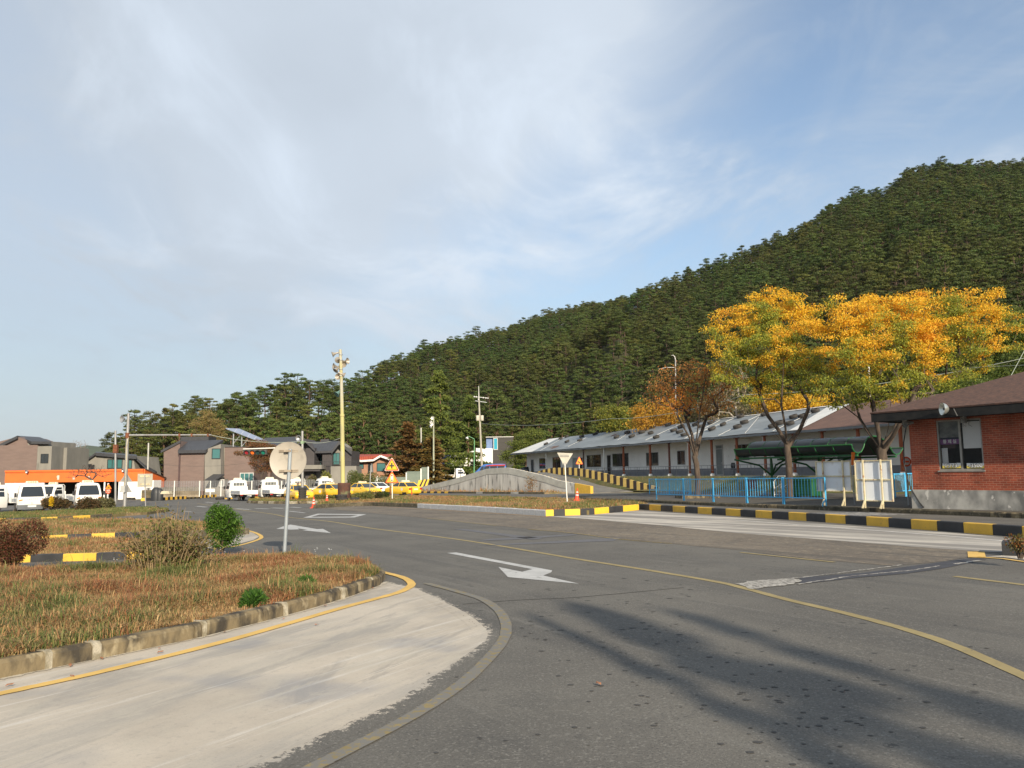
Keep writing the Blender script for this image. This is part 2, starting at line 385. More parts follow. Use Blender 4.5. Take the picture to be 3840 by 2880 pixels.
def leaf_faced(rng, P, Nn, L, Wd, jit=.38, up=.35):
    # leaf sprays lying on the surface of a clump: they face outward, with jitter
    n = len(P); Nn = Nn / (np.linalg.norm(Nn, axis=1)[:, None] + 1e-9) + rng.normal(size=(n, 3)) * jit
    Nn /= np.linalg.norm(Nn, axis=1)[:, None] + 1e-9
    a = rng.normal(size=(n, 3)); a[:, 2] += up; a -= Nn * (a * Nn).sum(1)[:, None]; a /= np.linalg.norm(a, axis=1)[:, None] + 1e-9
    b = np.cross(Nn, a); L = np.asarray(L).reshape(-1, 1) * np.ones((n, 1)); Wd = np.asarray(Wd).reshape(-1, 1) * np.ones((n, 1))
    v = np.empty((n, 4, 3)); v[:, 0] = P - a * L * .5; v[:, 1] = P + b * Wd * .5; v[:, 2] = P + a * L * .5; v[:, 3] = P - b * Wd * .5
    return v
def pine_clumps(seed, H=12.0, nl=12, spread=2.1, zlo=.5, flat=.5, per=95, leaf=.55, cr=(.85, 1.35), base=None, taper=.8):
    # red pine: bare leaning trunk, limbs ending in flattened clumps that make an uneven domed crown
    rng = np.random.default_rng(seed); tb = MB(); lean = rng.uniform(-.05, .05, 2) * H
    def trunk(t): return Vector((lean[0] * t * t, lean[1] * t * t, H * t))
    tb.tube([(0, 0, -.6)] + [tuple(trunk(t)) for t in (0.05, .25, .5, .75, .93)], [.23, .21, .18, .14, .10, .04], 6)
    P = []; O = []
    for i in range(nl):
        f = (i + rng.uniform(.1, .9)) / nl; z = zlo + (.97 - zlo) * f; a = i * 2.4 + rng.uniform(-.9, .9)
        rr = spread * max(.08, 1 - f ** 2.2 * taper) * rng.uniform(.35, 1.05) * H / 12 * (1 if i < nl - 1 else .1)
        r = rng.uniform(*cr) * (1.0 - .28 * f) * H / 12; o = trunk(max(.2, z - .10)); c = trunk(z) + Vector((math.cos(a) * rr, math.sin(a) * rr, 0))
        tb.tube([o, o.lerp(c, .6) + Vector((0, 0, -.1)), c], [.07, .05, .02], 4)
        n = int(per * rng.uniform(.8, 1.2)); b = in_ball(rng, n, .55); nn = b.copy(); nn[:, 2] = nn[:, 2] * 1.4 + .35
        b[:, 2] = np.where(b[:, 2] < 0, b[:, 2] * .5, b[:, 2]); b *= (1 + .25 * rng.normal(size=(n, 1)) * .5)
        P.append(np.array(c) + b * np.array([r * rng.uniform(.9, 1.25), r * rng.uniform(.9, 1.25), r * flat])); O.append(nn)
    P = np.concatenate(P); O = np.concatenate(O)
    V = leaf_faced(rng, P, O, rng.uniform(.6, 1.2, len(P)) * leaf, leaf * .42)
    return tb, V, pal(rng, len(P), base or PINEC, .2)
def grow_tree(seed, trunk, blobs, natt, r_tip=0.012, step=0.45, upb=0.25, shell=0.35, limbs=(), r0=None):
    """greedy branching skeleton: trunk polyline, hand-placed limbs, then twigs towards points spread through the crown's ellipsoids.
    returns (MB of wood, list of tip positions, list of tip directions)"""
    rng = np.random.default_rng(seed)
    N = [Vector(trunk[0])]; par = [-1]
    def extend(i, pts):
        for p in pts:
            N.append(Vector(p)); par.append(i); i = len(N) - 1
        return i
    tk = extend(0, trunk[1:])
    ntr = len(N)
    for L in limbs:        # each limb: (index of trunk node, points...)
        extend(L[0], L[1:])
    att = []
    wsum = sum(b[1][0] * b[1][1] * b[1][2] for b in blobs)
    for c, rr in blobs:
        k = max(3, int(natt * rr[0] * rr[1] * rr[2] / wsum)); q = in_ball(rng, k, shell)
        att += [Vector((c[0] + x * rr[0], c[1] + y * rr[1], c[2] + z * rr[2])) for x, y, z in q]
    fork = N[ntr - 1]
    att.sort(key=lambda p: (p - fork).length * (1 + .15 * random.Random(seed).random()))
    tips = []
    arr = np.array([tuple(p) for p in N])
    cnt = len(N); start = max(1, ntr - 2)
    buf = np.zeros((60000, 3)); buf[:cnt] = arr
    for p in att:
        pv = np.array(p)
        d = buf[start:cnt] - pv
        dist = np.sqrt((d ** 2).sum(1)) + np.maximum(0, d[:, 2]) * 2.0 + np.maximum(0, -d[:, 2]) * -upb
        i = int(np.argmin(dist)) + start
        q = N[i]; v = p - q; L = v.length
        if L < .15: tips.append((p, v)); continue
        if par[i] >= 0:
            pd = (q - N[par[i]]).normalized()
        else: pd = Vector((0, 0, 1))
        ns = max(1, int(L / step)); side = Vector(rng.uniform(-.12, .12, 3)) * L
        c1 = q + pd * L * .35 + side
        cur = i
        for k in range(1, ns + 1):
            t = k / ns; pt = q * (1 - t) ** 2 + c1 * 2 * t * (1 - t) + p * t * t
            N.append(pt); par.append(cur); cur = len(N) - 1; buf[cnt] = tuple(pt); cnt += 1
        tips.append((p, (p - q).normalized()))
    # radii by pipe model
    n = len(N); area = [0.0] * n; ch = [[] for _ in range(n)]
    for i in range(n - 1, 0, -1):
        if not ch[i]: area[i] = r_tip ** 2.2
        ch[par[i]].append(i)
        area[par[i]] += area[i]
    rad = [a ** (1 / 2.2) for a in area]
    if r0:
        k = math.log(r0 / r_tip) / math.log(rad[0] / r_tip); rad = [r_tip * (max(a, r_tip) / r_tip) ** k for a in rad]
    mb = MB()
    st = [[0]]
    while st:
        path = st.pop(); i = path[-1]
        while ch[i]:
            cs = sorted(ch[i], key=lambda j: -rad[j])
            for j in cs[1:]: st.append([i, j])
            i = cs[0]; path.append(i)
        rs = [rad[k] for k in path]
        if len(path) > 1 and path[0] != 0: rs[0] = rad[path[1]]
        mb.tube([N[k] for k in path], rs, 7 if rs[0] > .05 else 4 if rs[0] > .02 else 3)
    return mb, tips, rad[0]

def leaves_on(rng, tips, per, clus, L, Wd, cols, colfn=None, flat=.5, droop=.25, w=None):
    P = []; O = []
    for p, d in tips:
        b = in_ball(rng, per, .0); b[:, 2] *= flat
        P.append(np.array(p) + b * clus); o = b * .6; o[:, 2] -= droop * .5; O.append(o)
    P = np.concatenate(P); O = np.concatenate(O)
    V = leaf_arrays(rng, P, rng.uniform(.7, 1.2, len(P)) * L, Wd, O, .8, droop)
    C = colfn(P, rng) if colfn else pal(rng, len(P), cols, .2, w)
    return V, C
def nz(P, sc, seed=0.0):
    return np.array([mnoise.noise(Vector((p[0] * sc + seed, p[1] * sc - seed, p[2] * sc + seed * .5))) for p in P])

def shrub(name, label, cat, loc, rx, ry, h, n, L, cols, seed, w=None, group=None, stems=14, rough=.35, stemcol=None, scale=1):
    """shrub: stems and a lumpy volume of small leaves"""
    rng = np.random.default_rng(seed)
    t = thing(name, label, cat, loc, 0, group)
    lumps = [(rng.uniform(-.55, .55) * rx, rng.uniform(-.55, .55) * ry, rng.uniform(.35, .72) * h, rng.uniform(.4, .6)) for _ in range(9)]
    P = []; O = []
    for x, y, z, s in lumps:
        b = in_ball(rng, n // 9, .45)
        P.append(b * np.array([rx * s, ry * s, h * s * .75]) + np.array([x, y, z])); O.append(b * .8)
    P = np.concatenate(P); O = np.concatenate(O); P[:, 2] = np.maximum(P[:, 2], .03 + rng.uniform(0, .08, len(P)))
    V = leaf_arrays(rng, P, rng.uniform(.6, 1.2, len(P)) * L, L * .5, O, .9)
    quads_object('foliage', V, pal(rng, len(P), cols, .25, w), DLEAF, t)
    mb = MB()
    for i in range(stems):
        x, y, z, s = lumps[i % 9]
        a = rng.uniform(0, 6.28); e = (x + rx * s * .6 * math.cos(a), y + ry * s * .6 * math.sin(a), z + h * .2 * rng.uniform(0, 1))
        mb.tube([(x * .2, y * .2, -.05), (x * .7, y * .7, z * .5), e], [.014, .01, .004], 4)
    mb.build('stems', stemcol or BARK, t)
    return t

# ------------------------------------------------------------------ grass
def pts_in_poly(x, y, poly):
    inside = np.zeros(len(x), bool); n = len(poly)
    for i in range(n):
        x1, y1 = poly[i]; x2, y2 = poly[(i + 1) % n]
        c = ((y1 > y) != (y2 > y)) & (x < (x2 - x1) * (y - y1) / ((y2 - y1) + 1e-12) + x1)
        inside ^= c
    return inside
STRAW = [(0.38, 0.25, 0.11), (0.31, 0.18, 0.075), (0.45, 0.32, 0.15), (0.24, 0.17, 0.08), (0.37, 0.21, 0.10)]
GREEN = [(0.13, 0.165, 0.045), (0.17, 0.19, 0.06), (0.22, 0.21, 0.08), (0.10, 0.13, 0.04)]
RUSTG = [(0.36, 0.155, 0.07), (0.26, 0.115, 0.055), (0.40, 0.23, 0.11)]
def grass(name, poly, n, h, wd, seed, zf, label, green=0.35, sc=0.8, hvar=.5, lean=.9, bare=.35, clump=True):
    rng = np.random.default_rng(seed)
    xs = [p[0] for p in poly]; ys = [p[1] for p in poly]
    x = rng.uniform(min(xs), max(xs), n); y = rng.uniform(min(ys), max(ys), n)
    if clump:
        k = n // 9; cx = rng.uniform(min(xs), max(xs), k); cy = rng.uniform(min(ys), max(ys), k)
        idx = rng.integers(0, k, n // 2); x[:n // 2] = cx[idx] + rng.normal(0, .045, n // 2); y[:n // 2] = cy[idx] + rng.normal(0, .045, n // 2)
    ok = pts_in_poly(x, y, poly); x = x[ok]; y = y[ok]
    cellx = np.round(x / .12) * .12; celly = np.round(y / .12) * .12
    key, inv = np.unique(np.round(np.stack([cellx, celly], 1), 2), axis=0, return_inverse=True); inv = inv.reshape(-1)
    g1 = np.array([mnoise.noise(Vector((a * sc + seed, b * sc, 3.1))) for a, b in key])[inv]
    g2 = np.array([mnoise.noise(Vector((a * sc * 1.7, b * sc * 1.7 + seed, 9.4))) for a, b in key])[inv]
    g3 = np.array([mnoise.noise(Vector((a * 1.6 + 7, b * 1.6 + seed, 1.4))) for a, b in key])[inv]
    keep = rng.uniform(0, 1, len(x)) > np.clip((g3 - .12) * 3, 0, 1) * bare * 2
    x, y, g1, g2 = x[keep], y[keep], g1[keep], g2[keep]; n = len(x)
    isg = (g1 * 1.3 + .6 * g2 + rng.normal(0, .42, n)) > (.5 - green) * 1.5
    isr = (~isg) & ((g2 * 1.4 - g1 + rng.normal(0, .4, n)) > .42)
    C = pal(rng, n, STRAW, .22); cg = pal(rng, n, GREEN, .25); c3 = pal(rng, n, RUSTG, .2)
    C[isg] = cg[isg]; C[isr] = c3[isr]
    hh = h * rng.uniform(1 - hvar, 1 + hvar, n) * (1 + .9 * g2 + .5 * g1)
    hh = np.where(rng.uniform(0, 1, n) > .985, hh * 1.8, hh)
    a = rng.uniform(0, 6.283, n) * .8 + 3 * g1; ln = rng.uniform(.1, lean, n) ** .8 * hh
    dx, dy = np.cos(a), np.sin(a); px_, py_ = -dy, dx
    w2 = wd * rng.uniform(.6, 1.3, n) / 2
    z0 = zf(x, y) - .01
    V = np.empty((n, 2, 4, 3))
    bx, by, bz = x, y, z0
    mx_, my_, mz_ = x + dx * ln * .35, y + dy * ln * .35, z0 + hh * .6
    tx, ty, tz = x + dx * ln, y + dy * ln, z0 + hh * (1 - .35 * ln / hh)
    V[:, 0, 0] = np.stack([bx - px_ * w2, by - py_ * w2, bz], 1); V[:, 0, 1] = np.stack([bx + px_ * w2, by + py_ * w2, bz], 1)
    V[:, 0, 2] = np.stack([mx_ + px_ * w2 * .8, my_ + py_ * w2 * .8, mz_], 1); V[:, 0, 3] = np.stack([mx_ - px_ * w2 * .8, my_ - py_ * w2 * .8, mz_], 1)
    V[:, 1, 0] = V[:, 0, 3]; V[:, 1, 1] = V[:, 0, 2]
    V[:, 1, 2] = np.stack([tx + px_ * w2 * .15, ty + py_ * w2 * .15, tz], 1); V[:, 1, 3] = np.stack([tx - px_ * w2 * .15, ty - py_ * w2 * .15, tz], 1)
    o = quads_object(name, V.reshape(-1, 4, 3), np.repeat(C, 2, axis=0), GLEAF)
    tag(o, label, 'grass', kind='stuff')
    return o
# ------------------------------------------------------------------ ground materials
_CUR = [None]
def ground_mat(name, build):
    m = bpy.data.materials.new(name); m.use_nodes = True; n = m.node_tree; _CUR[0] = n
    b = n.nodes['Principled BSDF']; b.inputs['Roughness'].default_value = .92; b.inputs['Specular IOR Level'].default_value = .25
    tcn = n.nodes.new('ShaderNodeTexCoord'); vec = tcn.outputs['Object']
    def noise(sc, det=4, rough=.5, off=0.0, stretch=None, rot=0, dist=0):
        m0 = n.nodes.new('ShaderNodeMapping'); m0.inputs['Rotation'].default_value = (0, 0, rot); n.links.new(vec, m0.inputs[0])
        mp = n.nodes.new('ShaderNodeMapping'); mp.inputs['Location'].default_value = (off, off * .6, 0)
        if stretch: mp.inputs['Scale'].default_value = stretch
        n.links.new(m0.outputs[0], mp.inputs[0]); t = n.nodes.new('ShaderNodeTexNoise')
        t.inputs['Scale'].default_value = sc; t.inputs['Detail'].default_value = det; t.inputs['Roughness'].default_value = rough; t.inputs['Distortion'].default_value = dist
        n.links.new(mp.outputs[0], t.inputs['Vector']); return t.outputs[0]
    def vor(sc, off=0.0):
        mp = n.nodes.new('ShaderNodeMapping'); mp.inputs['Location'].default_value = (off, off, 0); n.links.new(vec, mp.inputs[0])
        t = n.nodes.new('ShaderNodeTexVoronoi'); t.inputs['Scale'].default_value = sc; n.links.new(mp.outputs[0], t.inputs['Vector']); return t.outputs['Distance'], t.outputs['Color']
    def rng_(x, lo, hi, a=0.0, c=1.0):
        r = n.nodes.new('ShaderNodeMapRange'); r.interpolation_type = 'SMOOTHSTEP'
        r.inputs['From Min'].default_value = lo; r.inputs['From Max'].default_value = hi; r.inputs['To Min'].default_value = a; r.inputs['To Max'].default_value = c
        n.links.new(x, r.inputs['Value']); return r.outputs[0]
    def mul(a, c):
        r = n.nodes.new('ShaderNodeMath'); r.operation = 'MULTIPLY'
        for i, q in enumerate((a, c)):
            if isinstance(q, (int, float)): r.inputs[i].default_value = q
            else: n.links.new(q, r.inputs[i])
        return r.outputs[0]
    def mix(f, a, c):
        r = n.nodes.new('ShaderNodeMix'); r.data_type = 'RGBA'
        for i, q in ((0, f), (6, a), (7, c)):
            if isinstance(q, (int, float)): r.inputs[i].default_value = q
            elif isinstance(q, tuple): r.inputs[i].default_value = q + (1,)
            else: n.links.new(q, r.inputs[i])
        return r.outputs[2]
    def bump(h, st, dist=.01):
        r = n.nodes.new('ShaderNodeBump'); r.inputs['Strength'].default_value = st; r.inputs['Distance'].default_value = dist
        n.links.new(h, r.inputs['Height']); n.links.new(r.outputs[0], b.inputs['Normal'])
    def sep():
        r = n.nodes.new('ShaderNodeSeparateXYZ'); n.links.new(vec, r.inputs[0]); return r.outputs
    out = build(noise, vor, rng_, mix, mul, bump, sep)
    n.links.new(out, b.inputs['Base Color'])
    return m
def m_asphalt(noise, vor, rg, mix, mul, bump, sep, a=(.138, .130, .115), c=(.108, .102, .092)):
    o = mix(rg(noise(.35, 4, .6), .35, .65), a, c)
    o = mix(mul(rg(noise(.9, 4, .6, 9, (.10, 1.2, 1), 1.04), .50, .70), .5), o, (.068, .067, .066))
    o = mix(mul(rg(noise(3.2, 5, .7, 19, (.06, 1.6, 1), 1.04), .54, .66), .45), o, (.165, .158, .142))
    o = mix(mul(rg(noise(1.3, 5, .7, 29), .52, .66), .4), o, (.085, .082, .077))
    o = mix(mul(rg(noise(38, 3, .7), .50, .72), .65), o, (.24, .23, .205))
    o = mix(mul(rg(noise(70, 2, .6, 4), .52, .7), .6), o, (.045, .045, .045))
    d, _ = vor(3.2, 3.3)
    spots = mul(rg(d, .11, .17, 1, 0), rg(noise(.55, 3, .6, 30), .48, .56))
    o = mix(mul(mul(spots, rg(noise(25, 3, .6, 8), .42, .5)), .7), o, (.04, .04, .04))
    d2, _ = vor(9, 1.3)
    o = mix(mul(rg(d2, .03, .06, 1, 0), .5), o, (.27, .25, .22))
    bump(noise(60, 3, .6), .35, .012)
    return o
ASPH = ground_mat('asphalt', m_asphalt)
def m_old(noise, vor, rg, mix, mul, bump, sep):
    o = m_asphalt(noise, vor, rg, mix, mul, bump, sep, a=(.185, .155, .120), c=(.125, .105, .085))
    o = mix(mul(rg(noise(5, 8, .8, 61), .50, .62), .6), o, (.30, .245, .175))
    o = mix(mul(rg(noise(9, 8, .8, 71), .52, .62), .6), o, (.075, .065, .055))
    return mix(mul(rg(noise(1.2, 4, .6, 81, (.08, 1.4, 1), 1.0), .56, .64), .6), o, (.085, .078, .07))
OLDASPH = ground_mat('worn_brown_asphalt', m_old)
FARASPH = ASPH
def m_conc(noise, vor, rg, mix, mul, bump, sep):
    o = mix(rg(noise(.5, 5, .6, 2), .35, .65), (.49, .435, .36), (.39, .345, .285))
    o = mix(mul(rg(noise(.9, 6, .7, 41, (.4, 1.8, 1), -1.2, .8), .50, .60), .6), o, (.29, .27, .24))
    o = mix(mul(rg(noise(6, 6, .75, 17, (.05, 3.5, 1), -1.07, .25), .60, .66), .65), o, (.64, .58, .49))
    o = mix(mul(rg(noise(18, 5, .7, 33), .55, .68), .35), o, (.25, .235, .21))
    o = mix(mul(rg(noise(1.1, 6, .65, 5, (.28, 1.6, 1), -1.12, .4), .46, .66), .55), o, (.30, .285, .26))
    o = mix(mul(rg(noise(2.6, 7, .7, 11, (.12, 2.4, 1), -1.0, .3), .56, .68), .55), o, (.58, .55, .50))
    o = mix(mul(rg(noise(.8, 3, .5, 21), .54, .70), .5), o, (.24, .245, .26))
    o = mix(mul(rg(noise(2.2, 6, .7, 51, (.6, 1.3, 1), -1.1, .5), .50, .62), .45), o, (.44, .40, .33))
    o = mix(mul(rg(noise(55, 3, .7), .5, .75), .30), o, (.24, .23, .21))
    bump(noise(45, 4, .65), .25, .008)
    return o
PCONC = ground_mat('pale_concrete', m_conc)
def m_conc2(noise, vor, rg, mix, mul, bump, sep):
    o = mix(rg(noise(.7, 5, .6, 2), .35, .65), (.50, .46, .40), (.40, .375, .335))
    o = mix(mul(rg(noise(.9, 5, .6, 5, (.10, 1.3, 1), 1.0, .3), .42, .58), .85), o, (.19, .178, .165))
    o = mix(mul(rg(noise(50, 3, .7), .5, .75), .30), o, (.24, .23, .21))
    bump(noise(45, 4, .65), .25, .008)
    return o
PCONC2 = ground_mat('streaked_pale_concrete', m_conc2)
SOIL = ground_mat('soil', lambda noise, vor, rg, mix, mul, bump, sep: mix(rg(noise(1.7, 5, .6), .4, .6), mix(rg(noise(14, 4, .7), .4, .6), (.30, .215, .125), (.19, .135, .075)), (.14, .115, .05)))
FIELD = ground_mat('field_ground', lambda noise, vor, rg, mix, mul, bump, sep: mix(rg(noise(.25, 5, .6), .4, .6), (.13, .11, .05), (.09, .10, .035)))
FLOORF = ground_mat('forest_floor', lambda noise, vor, rg, mix, mul, bump, sep: mix(rg(noise(.25, 5, .6), .4, .6), (.05, .045, .02), (.035, .045, .015)))
PAVE = ground_mat('pavement_tarmac', lambda *k: m_asphalt(*k, a=(.095, .085, .070), c=(.065, .058, .050)))
def line_mat(name, c, under, wear, sc=9):
    def f(noise, vor, rg, mix, mul, bump, sep):
        o = mix(rg(noise(3, 4, .6), .35, .65), c, tuple(x * .85 for x in c))
        return mix(rg(noise(sc, 6, .7, 3), wear, wear + .09), o, under)
    return ground_mat(name, f)
WLINE = line_mat('white_road_paint', (.46, .46, .45), (.13, .125, .12), .60)
YLINE = line_mat('dull_yellow_road_paint', (.31, .25, .125), (.12, .11, .09), .60)
YLINE2 = line_mat('yellow_road_paint', (.66, .43, .13), (.46, .42, .35), .66)
YFADE = line_mat('faded_yellow_road_paint', (.36, .27, .10), (.155, .148, .13), .50, 14)
YARC = line_mat('nearly_worn_off_yellow', (.25, .20, .10), (.172, .165, .150), .41, 14)
WFADE = line_mat('faded_road_paint', (.135, .135, .145), (.115, .112, .108), .56)
BAND = line_mat('dark_repair_band', (.065, .067, .078), (.10, .098, .095), .62)

def sheet(name, pts, dz, m, kind='structure'):
    mb = MB(); mb.poly([(x, y, gz(x, y) + dz) for x, y in pts]); o = mb.build(name, m)
    for p in o.data.polygons:
        if p.normal.z < 0: o.data.flip_normals(); break
    return tag(o, kind=kind)
def catmull(p, k=6):
    p = [Vector((a[0], a[1])) for a in p]; out = []
    q = [p[0] * 2 - p[1]] + p + [p[-1] * 2 - p[-2]]
    for i in range(1, len(q) - 2):
        for j in range(k):
            t = j / k; a, b, c, d = q[i - 1], q[i], q[i + 1], q[i + 2]
            out.append(.5 * ((2 * b) + (c - a) * t + (2 * a - 5 * b + 4 * c - d) * t * t + (3 * b - a - 3 * c + d) * t ** 3))
    out.append(p[-1]); return [(v.x, v.y) for v in out]
def resample(pts, step):
    P = [Vector(p) for p in pts]; L = [0]
    for a, b in zip(P, P[1:]): L.append(L[-1] + (b - a).length)
    n = max(1, round(L[-1] / step)); out = []; j = 0
    for i in range(n + 1):
        s = L[-1] * i / n
        while j < len(L) - 2 and L[j + 1] < s: j += 1
        t = (s - L[j]) / max(1e-9, L[j + 1] - L[j]); out.append(tuple(P[j].lerp(P[j + 1], t)))
    return out
def strip(name, pts, w, dz, m, jit=0.0, seed=1):
    rng = random.Random(seed)
    P = [Vector(p) for p in pts]; mb = MB(); a = []; b = []
    for i, p in enumerate(P):
        d = (P[min(i + 1, len(P) - 1)] - P[max(0, i - 1)]).normalized(); n = Vector((-d.y, d.x))
        q = p + n * (w / 2 + rng.uniform(-jit, jit)); r = p - n * (w / 2 + rng.uniform(-jit, jit))
        a.append((q.x, q.y, gz(q.x, q.y) + dz)); b.append((r.x, r.y, gz(r.x, r.y) + dz))
    n = len(P); mb.add(a + b, [(i, i + 1, n + i + 1, n + i) for i in range(n - 1)])
    o = mb.build(name, m)
    if o.data.polygons[0].normal.z < 0: o.data.flip_normals()
    return tag(o, kind='structure')
def gp(*px): return [G2(a, b) for a, b in px]
def kerb(name, pts, w, h, mats, L=1.0, seq=None, side=1, cham=.025, gap=.008, base=0.0, hj=.004):
    """row of kerb stones along pts; side=+1: the stone's body lies to the left of the travel direction"""
    q = resample(pts, L); mb = MB(); rng = random.Random(len(q) * 7 + int(w * 100))
    for i, (a, b) in enumerate(zip(q, q[1:])):
        a = Vector(a); b = Vector(b); d = (b - a); l = d.length; d.normalize(); n = Vector((-d.y, d.x)) * side
        a2 = a + d * gap; b2 = b - d * gap; hh = h + rng.uniform(-hj, hj); mb.m = (seq[i % len(seq)] if seq else 0)
        prof = [(0, -.1), (0.0, hh - cham), (cham, hh), (w - cham, hh), (w, hh - cham), (w, -.1)]
        rings = []
        for p in (a2, b2):
            rings.append([(p.x + n.x * u, p.y + n.y * u, gz(p.x + n.x * u, p.y + n.y * u) + base + v) for u, v in prof])
        mb.loft(rings)
    return tag(mb.build(name, mats), kind='structure')
def rough_edge(pts, amp, step=.12, seed=3):
    q = resample(pts, step); out = []
    for i, (x, y) in enumerate(q):
        if 0 < i < len(q) - 1:
            a = mnoise.noise(Vector((x * 1.7, y * 1.7, seed))) + .7 * mnoise.noise(Vector((x * 7, y * 7, seed + 4)))
            P = Vector(q[i + 1]) - Vector(q[i - 1]); P.normalize(); x += -P.y * a * amp; y += P.x * a * amp
        out.append((x, y))
    return out

# ------------------------------------------------------------------ ground, road
mb = MB()
for i in range(-8, 9):
    pass
gxs = [-1500, -400, -150, -60, 0, 60, 150, 400, 1500]; gys = [-300, -60, 0, 60, 120, 200, 400, 1000, 4000]
mb.add([(x, y, gz(x, y)) for y in gys for x in gxs], [(j * 9 + i, j * 9 + i + 1, j * 9 + i + 10, j * 9 + i + 9) for j in range(8) for i in range(8)])
tag(mb.build('ground', FIELD), kind='structure')
road_pts = [(-62, -25), (40, -25), (40, 12), (24, 34), (18, 46), (12, 60), (8, 80), (-8, 108), (-14, 112)] + [G2(1190, 1845), G2(820, 1861), G2(600, 1874), G2(525, 1876), G2(430, 1872), G2(230, 1872)] + [(-70, 86)]
sheet('road', road_pts, .004, ASPH)

# brown worn asphalt along the middle island
brown = gp((1190, 1906), (1380, 1898), (1600, 1909), (1860, 1924), (2045, 1938), (2200, 1946), (2500, 1972), (2800, 2002), (3100, 2024), (3370, 2046), (3655, 2068)) + \
        gp((3655, 2090), (3400, 2122), (3330, 2122), (3050, 2098), (2800, 2067), (2322, 2021), (1980, 1984), (1600, 1944), (1400, 1925))
sheet('worn_road_surface', rough_edge(brown + [brown[0]], .06, .5)[:-1], .008, OLDASPH)
# pale concrete lane beside the striped kerb
conc_r = gp((2060, 1938), (2210, 1932), (2395, 1915), (2700, 1937), (3100, 1967), (3500, 1995), (3900, 2028), (3900, 2075), (3740, 2075), (3655, 2068), (3370, 2048), (3100, 2026), (2800, 2004), (2500, 1974), (2200, 1947))
sheet('concrete_surface', rough_edge(conc_r + [conc_r[0]], .05, .4)[:-1], .012, PCONC2)
# pale concrete patch in the left foreground
edge = [G2(*p) for p in [(1446, 2186), (1523, 2201), (1568, 2213), (1659, 2257), (1727, 2290), (1800, 2340), (1828, 2389), (1760, 2450), (1589, 2561), (1460, 2647), (1288, 2722), (1117, 2800), (945, 2880), (700, 3000), (300, 3300)]]
kerbbase = gp((-700, 2665), (-300, 2600), (0, 2553), (181, 2513), (362, 2477), (542, 2438), (768, 2391), (904, 2356), (1080, 2311), (1288, 2250), (1424, 2198), (1450, 2184))
patch = kerbbase + catmull(edge, 6)[1:] + [(-3.5, -.5), (-12, 0)]
sheet('concrete_patch', patch, .009, PCONC)
CRUMB = line_mat('concrete_crumbs', (.42, .40, .36), (.17, .16, .148), .46, 14)
EDGEM = line_mat('scattered_concrete_crumbs', (.36, .34, .31), (.112, .107, .098), .445, 17)
def m_edge(noise, vor, rg, mix, mul, bump, sep):
    # worn border: the thin concrete skin breaks up over the asphalt from the inside (0) to the outside (1)
    o1 = m_conc(noise, vor, rg, mix, mul, bump, sep); o2 = m_asphalt(noise, vor, rg, mix, mul, bump, sep); n = _CUR[0]
    at_ = n.nodes.new('ShaderNodeAttribute'); at_.attribute_name = 'edge'
    nn = n.nodes.new('ShaderNodeMath'); nn.operation = 'MULTIPLY_ADD'; n.links.new(noise(16, 8, .78, 3), nn.inputs[0]); nn.inputs[1].default_value = 2.0; nn.inputs[2].default_value = -.50
    n2 = n.nodes.new('ShaderNodeMath'); n2.operation = 'MULTIPLY_ADD'; n.links.new(noise(2.3, 3, .5, 13), n2.inputs[0]); n2.inputs[1].default_value = .9; n2.inputs[2].default_value = -.45
    ad = n.nodes.new('ShaderNodeMath'); ad.operation = 'ADD'; n.links.new(nn.outputs[0], ad.inputs[0]); n.links.new(n2.outputs[0], ad.inputs[1])
    sb = n.nodes.new('ShaderNodeMath'); sb.operation = 'SUBTRACT'; n.links.new(ad.outputs[0], sb.inputs[0]); n.links.new(at_.outputs['Fac'], sb.inputs[1])
    return mix(rg(sb.outputs[0], -.05, .07), o2, o1)
EDGEB = ground_mat('breaking_concrete_edge', m_edge)
P_ = [Vector(p) for p in resample(catmull(edge, 6), .15)]; mb = MB(); na, nb_ = [], []
for i, p in enumerate(P_):
    d = (P_[min(i + 1, len(P_) - 1)] - P_[max(0, i - 1)]).normalized(); n_ = Vector((-d.y, d.x))
    for lst, off in ((na, -.16), (nb_, .20)):
        q = p + n_ * off; lst.append((q.x, q.y, gz(q.x, q.y) + (.0105 if off < 0 else .0052)))
k_ = len(P_); mb.add(na + nb_, [(i, i + 1, k_ + i + 1, k_ + i) for i in range(k_ - 1)]); eo = mb.build('concrete_edge', EDGEB); tag(eo, kind='structure')
if eo.data.polygons[0].normal.z < 0: eo.data.flip_normals()
fa = eo.data.attributes.new('edge', 'FLOAT', 'POINT'); inner_first = pts_in_poly(np.array([na[10][0]]), np.array([na[10][1]]), patch)[0]
fa.data.foreach_set('value', np.array(([0.0] * k_ + [1.0] * k_) if inner_first else ([1.0] * k_ + [0.0] * k_), np.float32))
strip('kerb_mortar', rough_edge(kerbbase[2:], .02, .05), .07, .014, mat('pale_mortar', (.52, .47, .38), .9, (.42, .38, .31), 8, bump=.4), .025)

